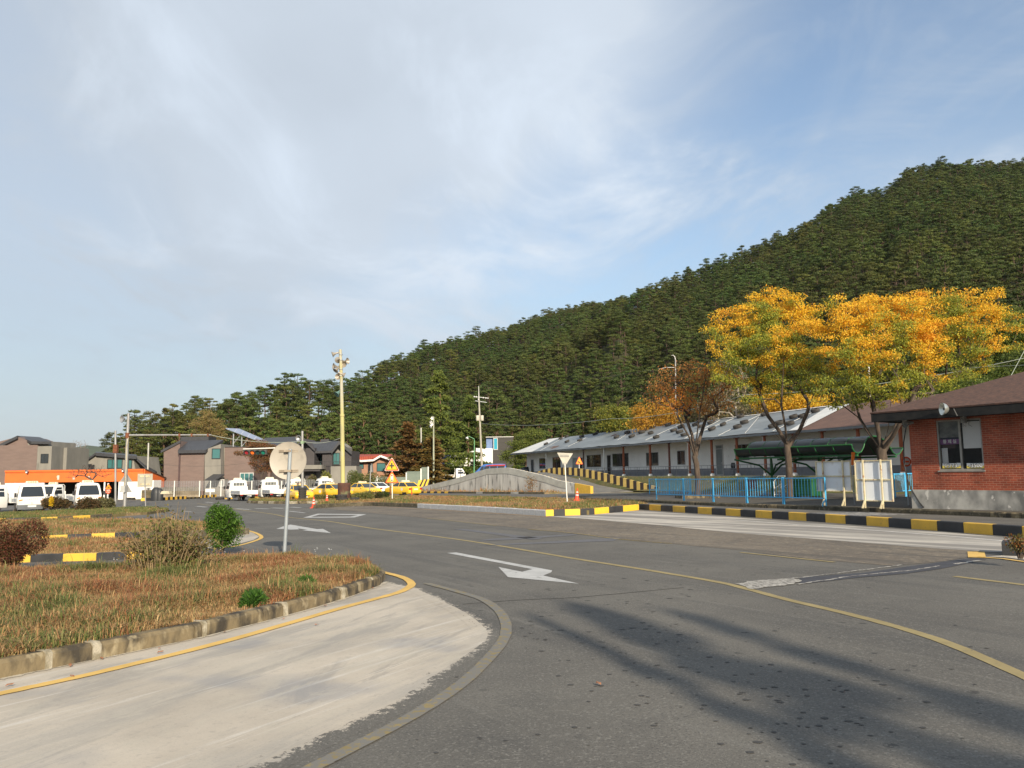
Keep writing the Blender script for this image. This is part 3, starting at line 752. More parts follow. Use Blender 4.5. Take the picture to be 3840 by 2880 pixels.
# painted lines
strip('road_marking', catmull(gp((-300, 2680), (0, 2608), (215, 2562), (430, 2513), (859, 2406), (1288, 2282), (1440, 2241), (1503, 2222), (1541, 2200), (1535, 2182), (1500, 2165), (1446, 2151), (1380, 2135))), .13, .017, YLINE2, .006)
strip('road_marking', catmull(gp((1000, 2990), (1185, 2880), (1288, 2827), (1546, 2690), (1718, 2578), (1830, 2475), (1895, 2385), (1885, 2312), (1821, 2256), (1720, 2222), (1600, 2190))), .12, .0125, YARC, .004)
strip('road_marking', catmull(gp((922, 1915), (1026, 1929), (1080, 1940), (1234, 1956), (1388, 1981), (1568, 2004), (1800, 2036), (2142, 2094), (2414, 2137), (2685, 2183), (2800, 2210), (2958, 2252), (3215, 2313), (3514, 2400), (3840, 2538), (4100, 2660))), .13, .009, YLINE, .006)
strip('road_marking', catmull(gp((740, 1889), (800, 1897), (922, 1915))), .12, .009, YLINE)
strip('road_marking', gp((2777, 2073), (3130, 2110)), .10, .0115, YLINE)
strip('road_marking', gp((3580, 2163), (3840, 2195), (4100, 2228)), .12, .009, YLINE)
strip('road_marking', catmull(gp((1600, 1944), (1860, 1972))), .07, .0115, YLINE)
strip('road_marking', catmull(gp((1980, 1986), (2140, 1999), (2322, 2023), (2520, 2040))), .06, .0115, YFADE)
strip('road_marking', catmull(gp((1185, 1907), (1380, 1899), (1600, 1911), (1860, 1926), (2055, 1939))), .09, .0145, line_mat('orange_kerb_line', (.50, .33, .18), (.30, .25, .2), .6))
strip('road_marking', catmull(gp((1060, 1912), (1185, 1907), (1330, 1900))), .12, .016, PCONC)
for pl in ([(1675, 2075), (1711, 2073), (2071, 2141), (2067, 2148), (2037, 2160), (2171, 2191), (1905, 2166), (1869, 2128), (1958, 2146), (1996, 2136)],
           [(1036, 1984), (1062, 1975), (1089, 1968), (1148, 1978), (1189, 1985), (1211, 1984), (1241, 2000), (1132, 1989), (1153, 1987), (1116, 1982), (1123, 1986), (1089, 1987), (1071, 1985)]):
    mb = MB(); mb.poly([(x, y, gz(x, y) + .009) for x, y in gp(*pl)]); o = mb.build('road_arrow', WLINE)
    if o.data.polygons[0].normal.z < 0: o.data.flip_normals()
    tag(o, kind='structure')
mb = MB(); oq = gp((1137, 1942), (1191, 1927), (1375, 1929), (1329, 1941)); iq = gp((1166, 1939), (1199, 1930), (1343, 1932), (1314, 1938))
vs = [(x, y, gz(x, y) + .009) for x, y in oq + iq]; mb.add(vs, [(0, 1, 5, 4), (1, 2, 6, 5), (2, 3, 7, 6), (3, 0, 4, 7)])
tag(mb.build('road_marking', WLINE), kind='structure')
for a, b in (((885, 1908), (938, 1911)), ((958, 1907), (1008, 1909)), ((1022, 1905), (1064, 1907)), ((1088, 1902), (1128, 1904)), ((738, 1899), (775, 1902)),
             ((795, 1892), (830, 1894)), ((1080, 1917), (1128, 1917)), ((1082, 1917), (1144, 1924)), ((680, 1917), (720, 1920)), ((820, 1886), (860, 1887)), ((770, 1883), (800, 1885))):
    strip('road_marking', gp(a, b), .28 if b[1] < 1912 else .15, .009, WLINE)
mb = MB()
for q in ([(1700, 1985), (1740, 1984), (2040, 2020), (1995, 2025)], [(1810, 2048), (1900, 2040), (2330, 2017), (2300, 2030)], [(1790, 2030), (1830, 2022), (2170, 2003), (2150, 2009), (1920, 2025)]):
    mb.poly([(x, y, gz(x, y) + .0095) for x, y in gp(*q)])
tag(mb.build('faded_crossing_marking', WFADE), kind='structure')
# crack and repaired trench
strip('road_crack', rough_edge(gp((1735, 2268), (1850, 2258), (2132, 2243), (2300, 2230), (2565, 2205)), .03, .12, 5), .022, .0075, mat('crack_shadow', (.04, .037, .033), .9))
band = gp((3000, 2168), (3240, 2150), (3400, 2127), (3655, 2093), (3700, 2100), (3530, 2135), (3400, 2153), (3220, 2168), (3000, 2193))
sheet('repaired_trench', band, .0105, BAND)
wp = gp((2756, 2192), (2830, 2182), (2985, 2171), (3010, 2180), (2960, 2196), (2830, 2212))
sheet('concrete_scar', rough_edge(wp + [wp[0]], .10, .08)[:-1], .0135, CRUMB)
strip('repair_seam', rough_edge(gp((2800, 2185), (3010, 2168), (3270, 2136), (3397, 2118)), .03, .1, 2), .05, .0125, CRUMB, .02)
strip('repair_seam', rough_edge(gp((2990, 2194), (3215, 2160), (3420, 2141), (3525, 2124)), .03, .1, 7), .05, .0125, CRUMB, .02)
strip('repair_seam', rough_edge(gp((3580, 2117), (3675, 2104)), .03, .1, 7), .09, .0125, CRUMB, .02)
for a, b in (((2385, 1925), (3860, 2025)), ):
    strip('road_marking', rough_edge(catmull(gp((2330, 1928), (2700, 1948), (3100, 1978), (3500, 2008), (3860, 2040))), .01, .3), .10, .0165, line_mat('white_kerb_line', (.62, .60, .56), (.40, .38, .35), .55, 6), .01)

# oil drips and gum spots worn into the asphalt
rs = random.Random(12); mb = MB()
def spot(x, y, r):
    n_ = 9; a0 = rs.uniform(0, 6.28); e_ = rs.uniform(.55, 1.0)
    mb.poly([(x + r * math.cos(a0 + 6.283 * k / n_) * rs.uniform(.8, 1.15), y + r * e_ * math.sin(a0 + 6.283 * k / n_) * rs.uniform(.8, 1.15), gz(x, y) + .0075) for k in range(n_)])
for i in range(150):
    t_ = rs.random(); px = 2000 + 1250 * t_ + rs.gauss(0, 190); py = 2330 + 400 * t_ + rs.gauss(0, 110) * (.5 + t_)
    if py < 2215: continue
    x, y = G2(px, py); spot(x, y, rs.uniform(.010, .030))
for i in range(26): x, y = G2(rs.uniform(1950, 2600), rs.uniform(2150, 2400)); spot(x, y, rs.uniform(.02, .045))
for i in range(60): x, y = G2(rs.uniform(1500, 3800), rs.uniform(2300, 2870)); spot(x, y, rs.uniform(.008, .022))
tag(mb.build('oil_spots', mat('oil_stain', (.042, .041, .040), .8, (.065, .062, .058), 20)), 'small dark oil drips scattered over the foreground asphalt', 'stains', kind='stuff')

# ------------------------------------------------------------------ islands and kerbs
MOSSK = mat('mossy_kerb_stone', (.18, .14, .08), .95, (.045, .038, .028), 5.2, bump=.5, bscale=25, lo=.40, hi=.60, c3=(.36, .30, .19), s3=9, lo3=.56, hi3=.7, f3=.7, stretch=(1, 1, .5))
DARKK = mat('dark_mossy_kerb', (.11, .092, .06), .95, (.05, .045, .03), 3, bump=.5, bscale=25, c3=(.20, .17, .12), s3=8)
GREYK = mat('new_granite_kerb', (.50, .50, .50), .8, (.38, .385, .39), 12, bump=.15)
CEMK = mat('cement_joint', (.38, .34, .26), .9, (.22, .19, .13), 9, bump=.5, lo=.4, hi=.6)
def gza(x, y): return GX * x + GY * y

def breaks(name, xs, line, w, h, mats, side=1, seq=None):
    def yb(x): return float(np.interp(x, [p[0] for p in line], [p[1] for p in line]))
    mb = MB()
    for i, (x0, x1) in enumerate(zip(xs, xs[1:])):
        a = Vector(G2(x0, yb(x0))); b = Vector(G2(x1, yb(x1))); d = (b - a).normalized(); n = Vector((-d.y, d.x)) * side; mb.m = seq[i] if seq else i % 2
        a = a + d * .003; b = b - d * .003
        prof = [(0, -.1), (0, h - .014), (.014, h), (w - .014, h), (w, h - .014), (w, -.1)]
        mb.loft([[(p.x + n.x * u, p.y + n.y * u, gz(p.x + n.x * u, p.y + n.y * u) + v) for u, v in prof] for p in (a, b)])
    return tag(mb.build(name, mats), kind='structure')
# near island
front = resample(kerbbase[2:], .06)
main = kerbbase[:]
kerb('kerb', main[:-1], .20, .165, [MOSSK, DARKK], L=1.05, seq=[0, 0, 0, 0, 0, 0, 0, 1, 0, 1, 1], side=1, cham=.035)
tipk = gp((1424, 2198), (1448, 2184), (1444, 2166), (1405, 2142), (1300, 2124), (1100, 2112), (850, 2112), (600, 2138), (400, 2154), (0, 2166), (-700, 2195))
kerb('kerb', tipk, .18, .15, [MOSSK], L=.9, side=1, cham=.035)
# mortar joints on the near kerb
mb = MB()
for px, py in ((181, 2513), (362, 2477), (768, 2391), (1072, 2313), (1288, 2250), (1395, 2208)):
    c = Vector(G2(px, py)); d = (Vector(G2(px + 60, py - 14)) - c).normalized(); n = Vector((-d.y, d.x))
    w0 = .022 + .02 * (px % 3) / 2
    ring = []
    for s in (-w0, w0):
        p = c + d * s - n * .006
        prof = [(0, 0), (0, .145), (.03, .172), (.19, .172), (.19, .05)]
        ring.append([(p.x + n.x * u, p.y + n.y * u, gz(p.x, p.y) + v) for u, v in prof])
    mb.loft(ring)
tag(mb.build('kerb_joint', CEMK, smooth=50), kind='structure')
isl1 = [(x, y) for x, y in main[:-1]] + tipk[1:]
def inset(poly, d):
    n = len(poly); c = Vector((sum(p[0] for p in poly) / n, sum(p[1] for p in poly) / n)); out = []
    for i in range(n):
        a = Vector(poly[i - 1]); b = Vector(poly[i]); e = Vector(poly[(i + 1) % n])
        d1 = (b - a).normalized(); d2 = (e - b).normalized(); nn = Vector((-(d1 + d2).y, (d1 + d2).x))
        nn = nn.normalized() if nn.length > 1e-6 else Vector((-d1.y, d1.x))
        out.append(tuple(b + nn * d))
    return out
def area(p): return sum(p[i][0] * p[(i + 1) % len(p)][1] - p[(i + 1) % len(p)][0] * p[i][1] for i in range(len(p))) / 2
def island(name, poly, h, m, ins=.12):
    if area(poly) < 0: poly = poly[::-1]
    q = inset(poly, ins)
    mb = MB(); mb.prism([(x, y, gz(x, y) - .1) for x, y in q], (0, 0, h + .1)); o = mb.build(name, m)
    tag(o, kind='structure'); return q
q1 = island('island_soil', isl1, .125, SOIL)
clip1 = [p for p in q1 if p[0] > -14]
g1 = grass('grass', [(max(x, -11), y) for x, y in q1], 480000, .120, .010, 5, lambda x, y: gza(x, y) + .125, 'dry brown and green grass covering the near island', green=.22, bare=.36, lean=1.25)

# parking bays between islands on the left: striped kerbs
def stripe_seq(p=(0, 1)): return list(p)
kA = gp((-300, 2122), (113, 2109), (235, 2106), (360, 2103), (475, 2099), (640, 2093))
breaks('kerb', [-300, -100, 0, 113, 235, 360, 475, 560, 640], [(-300, 2122), (113, 2109), (235, 2106), (360, 2103), (475, 2099), (640, 2093)], .18, .17, [YEL, BLK])
islA = kA + gp((700, 2046), (400, 2040), (150, 2042), (-300, 2050))
qA = island('island_soil', islA, .15, SOIL)
grass('grass', qA, 60000, .09, .012, 11, lambda x, y: gza(x, y) + .15, 'dry grass strip between the two striped kerbs', green=.2)
sheet('concrete_surface', gp((-300, 2052), (150, 2044), (400, 2041), (640, 2040), (640, 2030), (430, 2031), (155, 2036), (-300, 2044)), .009, PCONC)
kB = gp((-300, 2050), (100, 2036), (155, 2034), (252, 2030), (342, 2026), (430, 2022), (520, 2020), (640, 2016), (780, 2012), (880, 2008), (935, 2004))
breaks('kerb', [-300, -170, -60, 60, 155, 252, 342, 430, 520, 640, 780, 880, 935], [(-300, 2050), (100, 2036), (155, 2034), (252, 2030), (342, 2026), (430, 2022), (520, 2020), (640, 2016), (780, 2012), (880, 2008), (935, 2004)], .18, .20, [BLK, YEL, DARKK], seq=[0, 1, 0, 0, 1, 0, 1, 0, 2, 2, 2, 2])
kBt = gp((935, 2004), (972, 2010), (985, 2016), (970, 2024))
islB = kB + gp((900, 1985), (600, 1960), (300, 1958), (-300, 1972))
qB = island('island_soil', islB, .15, SOIL)
grass('grass', qB, 90000, .10, .016, 12, lambda x, y: gza(x, y) + .15, 'dry brown grass on the island behind the second striped kerb', green=.22)
kC = gp((-300, 1975), (20, 1959), (100, 1956), (153, 1955), (215, 1953), (273, 1950), (338, 1946), (420, 1940))
breaks('kerb', [-300, -150, 20, 90, 153, 215, 273, 338, 420], [(-300, 1975), (20, 1959), (100, 1956), (153, 1955), (215, 1953), (273, 1950), (338, 1946), (420, 1940)], .18, .2, [BLK, YEL, DARKK], seq=[0, 1, 0, 2, 1, 2, 1, 2])
islC = kC + gp((560, 1930), (640, 1918), (560, 1911), (400, 1913), (250, 1920), (170, 1926), (20, 1931), (-300, 1946))
qC = island('island_soil', islC, .15, SOIL)
grass('grass', qC, 120000, .09, .022, 13, lambda x, y: gza(x, y) + .15, 'green grass on the far island in front of the parked trucks', green=.75)
strip('road_marking', catmull(gp((905, 1985), (955, 1998), (980, 2014), (960, 2028), (880, 2050), (780, 2060))), .12, .012, YLINE2)
sheet('concrete_surface', gp((850, 1985), (905, 1987), (950, 1999), (972, 2013), (950, 2026), (870, 2046), (780, 2056), (700, 2040)), .008, PCONC)

# middle island
mk1 = gp((925, 1886), (945, 1888), (1060, 1890), (1190, 1888))
mk2 = gp((1185, 1907), (1280, 1900), (1380, 1897), (1565, 1904))
mk3 = gp((1565, 1905), (1700, 1913), (1860, 1923), (2047, 1936))
mk4 = gp((2047, 1936), (2214, 1931), (2396, 1911))
kerb('kerb', mk1, .2, .2, [MOSSK, CEMK], L=.9, seq=[0, 1, 0, 0, 1], side=1)
kerb('kerb', mk2, .22, .24, [DARKK], L=1.0, side=1)
kerb('kerb', mk3, .2, .25, [GREYK], L=1.0, side=1, gap=.016)
breaks('kerb', [2047, 2077, 2119, 2176, 2230, 2284, 2337, 2396], [(2047, 1936), (2214, 1931), (2396, 1913)], .18, .26, [YELF, BLK])
kr = gp((2396, 1911), (2700, 1932), (3130, 1962), (3500, 1990), (3960, 2026))
breaks('kerb', [2397, 2435, 2478, 2523, 2569, 2617, 2669, 2722, 2777, 2834, 2895, 2958, 3024, 3096, 3171, 3250, 3333, 3418, 3515, 3615, 3724, 3835, 3960], [(2396, 1911), (2700, 1932), (3130, 1962), (3500, 1990), (3960, 2026)], .17, .26, [BLK, YEL])
isl2 = mk1 + [G2(1186, 1905)] + mk2[1:] + mk3[1:] + mk4[1:] + gp((2440, 1902), (2250, 1888), (2060, 1877), (1700, 1869), (1450, 1866), (1250, 1868), (1080, 1872), (930, 1878))
q2 = island('island_soil', isl2, .19, SOIL)
grass('grass', q2, 260000, .10, .022, 21, lambda x, y: gza(x, y) + .19, 'dry and green grass over the middle island', green=.38, sc=.35, bare=.5)

# mossy kerb, pavement behind the blue fence
mossb = gp((2172, 1875), (2400, 1884), (2700, 1899), (3100, 1914), (3425, 1927), (3640, 1936), (3960, 1951))
kerb('kerb', mossb, .30, .17, [DARKK, MOSSK], L=1.1, seq=[0, 0, 1, 0, 0], side=1, cham=.04)
pv = [(x, y) for x, y in mossb] + [(30, 26), (27, 36), (20, 50), (12, 66)]
pv = inset(pv, .15) if area(pv) > 0 else inset(pv[::-1], .15)
sheet('pavement', pv, .155, PAVE)
strip('pavement_marking', gp((3290, 1919), (3430, 1916)), .5, .02, CEMK)
sheet('road_marking', gp((2980, 1925), (3250, 1921), (3420, 1930), (3160, 1937)), .008, line_mat('faint_white_wash', (.30, .295, .29), (.11, .105, .10), .48, 5))
# kerb corner at the far right
rk = [G2(3757, 2084), G2(3862, 2088), G2(3990, 2075)]
kerb('kerb', [G2(3757, 2084), G2(3800, 2086), G2(3990, 2090)], .6, .24, [BLK, DARKK], L=.5, seq=[0, 1, 1, 1, 1], side=1)
strip('road_marking', gp((3660, 2072), (3664, 2094)), .28, .0175, YLINE2)
strip('road_marking', gp((3666, 2092), (3760, 2098), (3860, 2112), (3990, 2130)), .10, .0175, YLINE2)
sheet('concrete_surface', gp((3690, 2090), (3757, 2086), (3990, 2096), (3990, 2125), (3860, 2104), (3760, 2092)), .0145, PCONC)
# ------------------------------------------------------------------ hill, bank and yard
from bisect import bisect
def lerpt(tab, x):
    xs = [t[0] for t in tab]
    if x <= xs[0]: return tab[0][1]
    if x >= xs[-1]: return tab[-1][1]
    i = bisect(xs, x) - 1; t = (x - xs[i]) / (xs[i + 1] - xs[i]); return tab[i][1] + t * (tab[i + 1][1] - tab[i][1])
RIDGE = [(-900, 1840), (330, 1800), (385, 1690), (470, 1570), (573, 1528), (694, 1462), (833, 1440), (972, 1420), (1076, 1408), (1198, 1408), (1285, 1408), (1389, 1388), (1493, 1340),
         (1632, 1286), (1771, 1258), (1910, 1226), (2048, 1180), (2187, 1152), (2309, 1142), (2378, 1104), (2517, 1042), (2708, 984), (2847, 931), (3021, 856), (3125, 790), (3246, 718),
         (3368, 714), (3472, 636), (3576, 615), (3680, 610), (3840, 606), (4400, 570), (5200, 620)]
DIST = [(300, 165), (700, 172), (1200, 185), (1330, 215), (1420, 300), (1600, 360), (2000, 430), (2320, 460), (2390, 330), (3000, 330), (3840, 340)]
MIDY = [(1300, 1440), (1450, 1420), (1600, 1395), (1800, 1350), (2000, 1285), (2200, 1200), (2330, 1140)]
START = [(300, 140), (1300, 145), (1900, 168), (2150, 160), (2400, 128), (2750, 104), (3100, 88), (3840, 72), (5000, 62)]
TREEH = [(300, 9.0), (1200, 10.0), (1400, 8.0), (2400, 7.5), (3840, 7.5)]
def pxof(x, y): return CX + FPX * x / y
_hc = {}
def hillpar(px):
    k = int(px / 10)
    if k not in _hc:
        D = lerpt(DIST, px); S0 = lerpt(START, px); yt = lerpt(RIDGE, px)
        zt = at(px, yt, D).z - lerpt(TREEH, px) * .93
        _hc[k] = (D, S0, zt)
    return _hc[k]
def hill_z(x, y):
    if y < 30: return -5
    px = max(-900, min(5200, pxof(x, y))); D, S0, zt = hillpar(px)
    base = lerpt([(1200, -.8), (1700, .6), (3840, 1.3)], px)
    t = (y - S0) / (D - S0)
    if t <= 0: return base + .02 + t * 8
    und = mnoise.noise(Vector((x * .012, y * .012, 3))) * 3.5 * min(1, t * 3) * (1 - min(1, t) ** 3)
    zt = max(zt, base + 1)
    if 1330 < px < 2350:      # the near shoulder of wood, a shallow gully, then the far ridge
        Dm = S0 + 80; zm = at(px, lerpt(MIDY, px), Dm).z - 9
        if y < Dm: return base + (zm - base) * (y - S0) / 80 + und * .6
        u = min(1.0, (y - Dm) / (D - Dm)); zz_ = zm + (zt - zm) * u - 9 * math.sin(math.pi * min(1, u * 1.6))
        return zz_ if t <= 1 else zt - (zt - base) * min(.8, (t - 1) * .7)
    if t <= 1: return base + (zt - base) * (t * .93 + .07 * t * t) + und
    return zt - (zt - base) * min(.8, (t - 1) * .7)
mb = MB(); cols = list(range(240, 5000, 70)); rows = 34
vs = []
for pxi in cols:
    D, S0, zt = hillpar(pxi)
    for j in range(rows):
        y = S0 - 4 + (D + 130 - S0) * j / (rows - 1); x = (pxi - CX) / FPX * y; vs.append((x, y, hill_z(x, y)))
mb.add(vs, [(i * rows + j, (i + 1) * rows + j, (i + 1) * rows + j + 1, i * rows + j + 1) for i in range(len(cols) - 1) for j in range(rows - 1)])
hill = tag(mb.build('hill', FLOORF, smooth=80), kind='structure')

# tree prototypes (kept outside the scene; the wood is points with these standing on them)
protos = bpy.data.collections.new('pine_kinds')
PR = []
OLV = [(.110, .122, .026), (.09, .105, .022)]; BLG = [(.066, .092, .024), (.054, .078, .020), (.080, .106, .026)]; TAN = [(.17, .13, .04), (.14, .12, .035)]
HBARK = mat('dark_pine_bark', (.10, .065, .045), .95, (.06, .04, .03), 4)  # pine bark darkened so the hill trunks stand out less
for i, (H, nl, sp_, zl, fl, pr_, bs) in enumerate([(11.5, 14, 2.5, .40, .45, 85, None), (10.5, 12, 2.3, .42, .5, 90, None), (12.5, 16, 2.6, .38, .42, 80, None), (11.5, 13, 2.4, .40, .48, 85, BLG), (11, 15, 2.6, .42, .42, 75, OLV),
        (12, 14, 2.4, .38, .45, 85, BLG), (10, 11, 2.6, .45, .45, 95, None), (13, 17, 2.3, .36, .42, 75, None), (9.5, 11, 2.4, .42, .5, 75, OLV), (11, 13, 2.5, .40, .5, 85, BLG), (12, 13, 2.5, .42, .45, 85, None), (10.5, 11, 2.4, .42, .5, 80, None), (12, 14, 2.6, .40, .45, 85, None), (11, 12, 2.5, .38, .5, 85, BLG), (11, 13, 2.5, .40, .45, 85, None)]):
    tb, V, C = pine_clumps(100 + i, H, nl, sp_ * 1.38, zl + .06, fl, int(pr_ * 1.7), .46, (1.0, 1.65), base=bs, taper=.6)
    PR.append((tb, V, C))
    # one mesh: trunk + needles
    n = len(V); tv = np.array([tuple(v) for v in tb.v]); k0 = n * 4
    me = bpy.data.meshes.new('pine_kind')
    faces = [tuple(range(a * 4, a * 4 + 4)) for a in range(n)] + [tuple(x + k0 for x in f) for f in tb.f]
    me.from_pydata(np.concatenate([V.reshape(-1, 3), tv]).tolist(), [], faces)
    me.materials.append(PLEAF); me.materials.append(HBARK)
    me.polygons.foreach_set('material_index', [0] * n + [1] * len(tb.f))
    ca = me.color_attributes.new('Col', 'FLOAT_COLOR', 'POINT'); cc = np.ones((k0 + len(tv), 4), np.float32); cc[:k0, :3] = np.repeat(C, 4, axis=0); ca.data.foreach_set('color', cc.reshape(-1))
    po = bpy.data.objects.new('pine_kind', me); protos.objects.link(po)

def forest(name, pts, scales, label, seed):
    me = bpy.data.meshes.new(name); me.vertices.add(len(pts)); me.vertices.foreach_set('co', np.array(pts, np.float32).reshape(-1))
    at_ = me.attributes.new('sc', 'FLOAT', 'POINT'); at_.data.foreach_set('value', np.array(scales, np.float32))
    o = bpy.data.objects.new(name, me); COL.objects.link(o)
    ng = bpy.data.node_groups.new(name + '_nodes', 'GeometryNodeTree')
    ng.interface.new_socket('Geometry', in_out='INPUT', socket_type='NodeSocketGeometry'); ng.interface.new_socket('Geometry', in_out='OUTPUT', socket_type='NodeSocketGeometry')
    gi = ng.nodes.new('NodeGroupInput'); go = ng.nodes.new('NodeGroupOutput')
    ip = ng.nodes.new('GeometryNodeInstanceOnPoints'); ci = ng.nodes.new('GeometryNodeCollectionInfo')
    ci.inputs['Collection'].default_value = protos; ci.inputs['Separate Children'].default_value = True; ci.inputs['Reset Children'].default_value = True
    ip.inputs['Pick Instance'].default_value = True
    na = ng.nodes.new('GeometryNodeInputNamedAttribute'); na.data_type = 'FLOAT'; na.inputs['Name'].default_value = 'sc'
    rv = ng.nodes.new('FunctionNodeRandomValue'); rv.data_type = 'FLOAT_VECTOR'
    rv.inputs[0].default_value = (-.04, -.04, 0); rv.inputs[1].default_value = (.04, .04, 6.283); rv.inputs['Seed'].default_value = seed
    ri = ng.nodes.new('FunctionNodeRandomValue'); ri.data_type = 'INT'; ri.inputs[4].default_value = 0; ri.inputs[5].default_value = 400; ri.inputs['Seed'].default_value = seed + 5
    L = ng.links
    L.new(gi.outputs[0], ip.inputs['Points']); L.new(ci.outputs[0], ip.inputs['Instance']); L.new(na.outputs[0], ip.inputs['Scale'])
    L.new(rv.outputs[0], ip.inputs['Rotation']); L.new(ri.outputs[2], ip.inputs['Instance Index']); L.new(ip.outputs[0], go.inputs[0])
    md = o.modifiers.new('wood', 'NODES'); md.node_group = ng
    return tag(o, label, 'forest', kind='stuff')

rng = np.random.default_rng(4)
pts = []; scs = []
used = []
for y0 in np.arange(60, 490, 3.9):
    w = .70 * y0
    for x0 in np.arange(-w, w, 4.0):
        x = x0 + rng.uniform(-2.2, 2.2); y = y0 + rng.uniform(-2.2, 2.2); px = pxof(x, y)
        if px < 400 or px > 4300: continue
        D, S0, zt = hillpar(px)
        lo = S0 + (9 if px < 2400 else 3)
        if y < lo or y > D + 14: continue
        if px < 500 and y > D: continue
        f = lerpt([(300, .80), (1300, .95), (1500, .78), (3840, .74)], px) * rng.uniform(.78, 1.12) * (1.22 if rng.uniform() < .10 and px > 1400 else 1) * (.96 if px < 1330 else 1)
        if y > D - 6: f *= rng.uniform(.7, 1.05)
        pts.append((x, y, hill_z(x, y) - .3)); scs.append(f)
forest('pine_forest', pts, scs, 'dense green pine wood covering the whole hillside', 3)

# the front rows of the wood: every pine a tree of its own
lab = 'tall green pine in the front rows of the wood at the hill foot'
pine_src = []
for k in range(5):
    tb, V, C = pine_clumps(120 + k, 12 + k * .3, (17, 15, 19, 16, 21)[k], 2.5, (.38, .42, .34, .40, .30)[k], .42, 90, .50, (.75, 1.25), [None, BLG, None, OLV, None][k], .9)
    t = thing('pine_tree', lab, 'pine tree', (0, 0, 0), 0, 'pines in the front rows of the wood')
    tb.build('trunk', PBARK, t, smooth=60); quads_object('crown', V, C, PLEAF, t)
    pine_src.append([t, False])
def place_pine(x, y, z, sc, k, rz):
    src = pine_src[k]
    if not src[1]:
        src[1] = True; src[0].location = (x, y, z); src[0].rotation_euler = (0, 0, rz); src[0].scale = (sc,) * 3; return src[0]
    return dup(src[0], (x, y, z), rz, scale=sc)
bpy.context.view_layer.update()
rr = random.Random(8); cnt = 0
for row in range(3):
    px = 395 + row * 16
    while px < 2480:
        S0 = lerpt(START, px); y = S0 + row * 4.2 + rr.uniform(-1.4, 1.4) - 1.0
        x = (px - CX) / FPX * y
        sc = rr.uniform(.88, 1.0) * (1.03 if px < 1400 else .90)
        if px < 620: sc *= .60 + .4 * (px - 395) / 225
        if not (1830 < px < 1950 and row == 0):
            o_ = place_pine(x, y, max(gz(x, y), hill_z(x, y)) - .3, sc, rr.randrange(5), rr.uniform(0, 6.28)); cnt += 1
            o_['label'] = 'tall pine in the %s row of the wood, %s' % (('front', 'second', 'third')[row], next(w_ for lim, w_ in
                ((560, 'at its far left end'), (700, 'left of the split-roof house'), (850, 'behind the split-roof house'), (1000, 'behind the solar panel'), (1150, 'behind the dark gable house'), (1300, 'behind the dark glass house'), (1480, 'behind the red-roofed house'), (1700, 'behind the brown junipers'), (1950, 'behind the black block building'), (2200, 'left of the white building'), (9999, 'behind the tyre-weighted roof')) if px < lim))
        px += rr.uniform(40, 72)
for px, py, y, sc in ((428, 1700, 150, .55), (392, 1702, 158, .30)):
    p = at(px, py, y); t = place_pine(p.x, y, gz(p.x, y), sc * 1.15, 1, 1.0); t['label'] = 'small lone pine at the very left end of the wood' if px > 400 else 'tiniest lone pine, left of the small lone pine'

# bank and yard by the long white building
FB = Frame((22.4, 51.7, 0), math.atan2(-.9385, .3453))
def foot(xl): return lerpt([(-95, -11), (-80, -8.2), (-66, -5.0), (-45, -3.2), (20, -3.2)], xl)
def yard(xl): return lerpt([(-95, .45), (-76, .58), (-58, 1.1), (-52, 1.25), (40, 1.25)], xl)
mb = MB(); xs = [x for x in np.linspace(-120, 24, 40)]; vs = []
fr = [0, .25, .5, .75, 1.0]
for xl in xs:
    f = foot(xl); top = yard(xl); p0 = FB.w(xl, f)
    row = []
    for t in fr:
        yl = f + (-.35 - f) * t if xl > -50 else f + 2.2 * t
        p = FB.w(xl, yl); s = t * t * (3 - 2 * t); g = gz(p.x, p.y) + .10 if xl > -45 else gz(p.x, p.y) - .05
        row.append((p.x, p.y, g * (1 - s) + (top - .02) * s + (mnoise.noise(p * .9) * .05)))
    p = FB.w(xl, 70); row.append((p.x, p.y, top - .02))
    vs += row
nr = len(fr) + 1
mb.add(vs, [(i * nr + j, (i + 1) * nr + j, (i + 1) * nr + j + 1, i * nr + j + 1) for i in range(len(xs) - 1) for j in range(nr - 1)])
tag(mb.build('grass_bank', FIELD, smooth=60), kind='structure')
def bankz(x, y):
    out = np.empty(len(x))
    for i in range(len(x)):
        q = Vector((x[i], y[i], 0)) - FB.o; xl = q.dot(FB.x); yl = q.dot(FB.y); f = foot(xl)
        t = min(1, max(0, (yl - f) / (-.35 - f))); s = t * t * (3 - 2 * t); out[i] = (gz(x[i], y[i]) + .1) * (1 - s) + yard(xl) * s
    return out
bp = [FB.w(a, b) for a, b in ((-42, -3.3), (16, -3.1), (16, -.4), (-42, -.4))]
grass('grass', [(p.x, p.y) for p in bp], 70000, .10, .022, 31, bankz, 'green and yellowing grass on the bank below the long white building', green=.85, sc=.3, bare=.2)

# far mountains behind the village
mb = MB(); n = 30; vs = []
for i in range(n + 1):
    x = -1750 + 1200 * i / n; h = 100 + 22 * mnoise.noise(Vector((i * .31, 2.3, 0))) + 12 * mnoise.noise(Vector((i * .9, 1, 0)))
    for y, z in ((2300, -40), (2500, h), (2650, h * .9), (2900, h * .5)): vs.append((x, y, z))
mb.add(vs, [(i * 4 + j, (i + 1) * 4 + j, (i + 1) * 4 + j + 1, i * 4 + j + 1) for i in range(n) for j in range(3)])
tag(mb.build('far_hills', mat('far_wooded_hill', (.06, .08, .045), .95, (.05, .065, .04), .01), smooth=70), kind='structure')
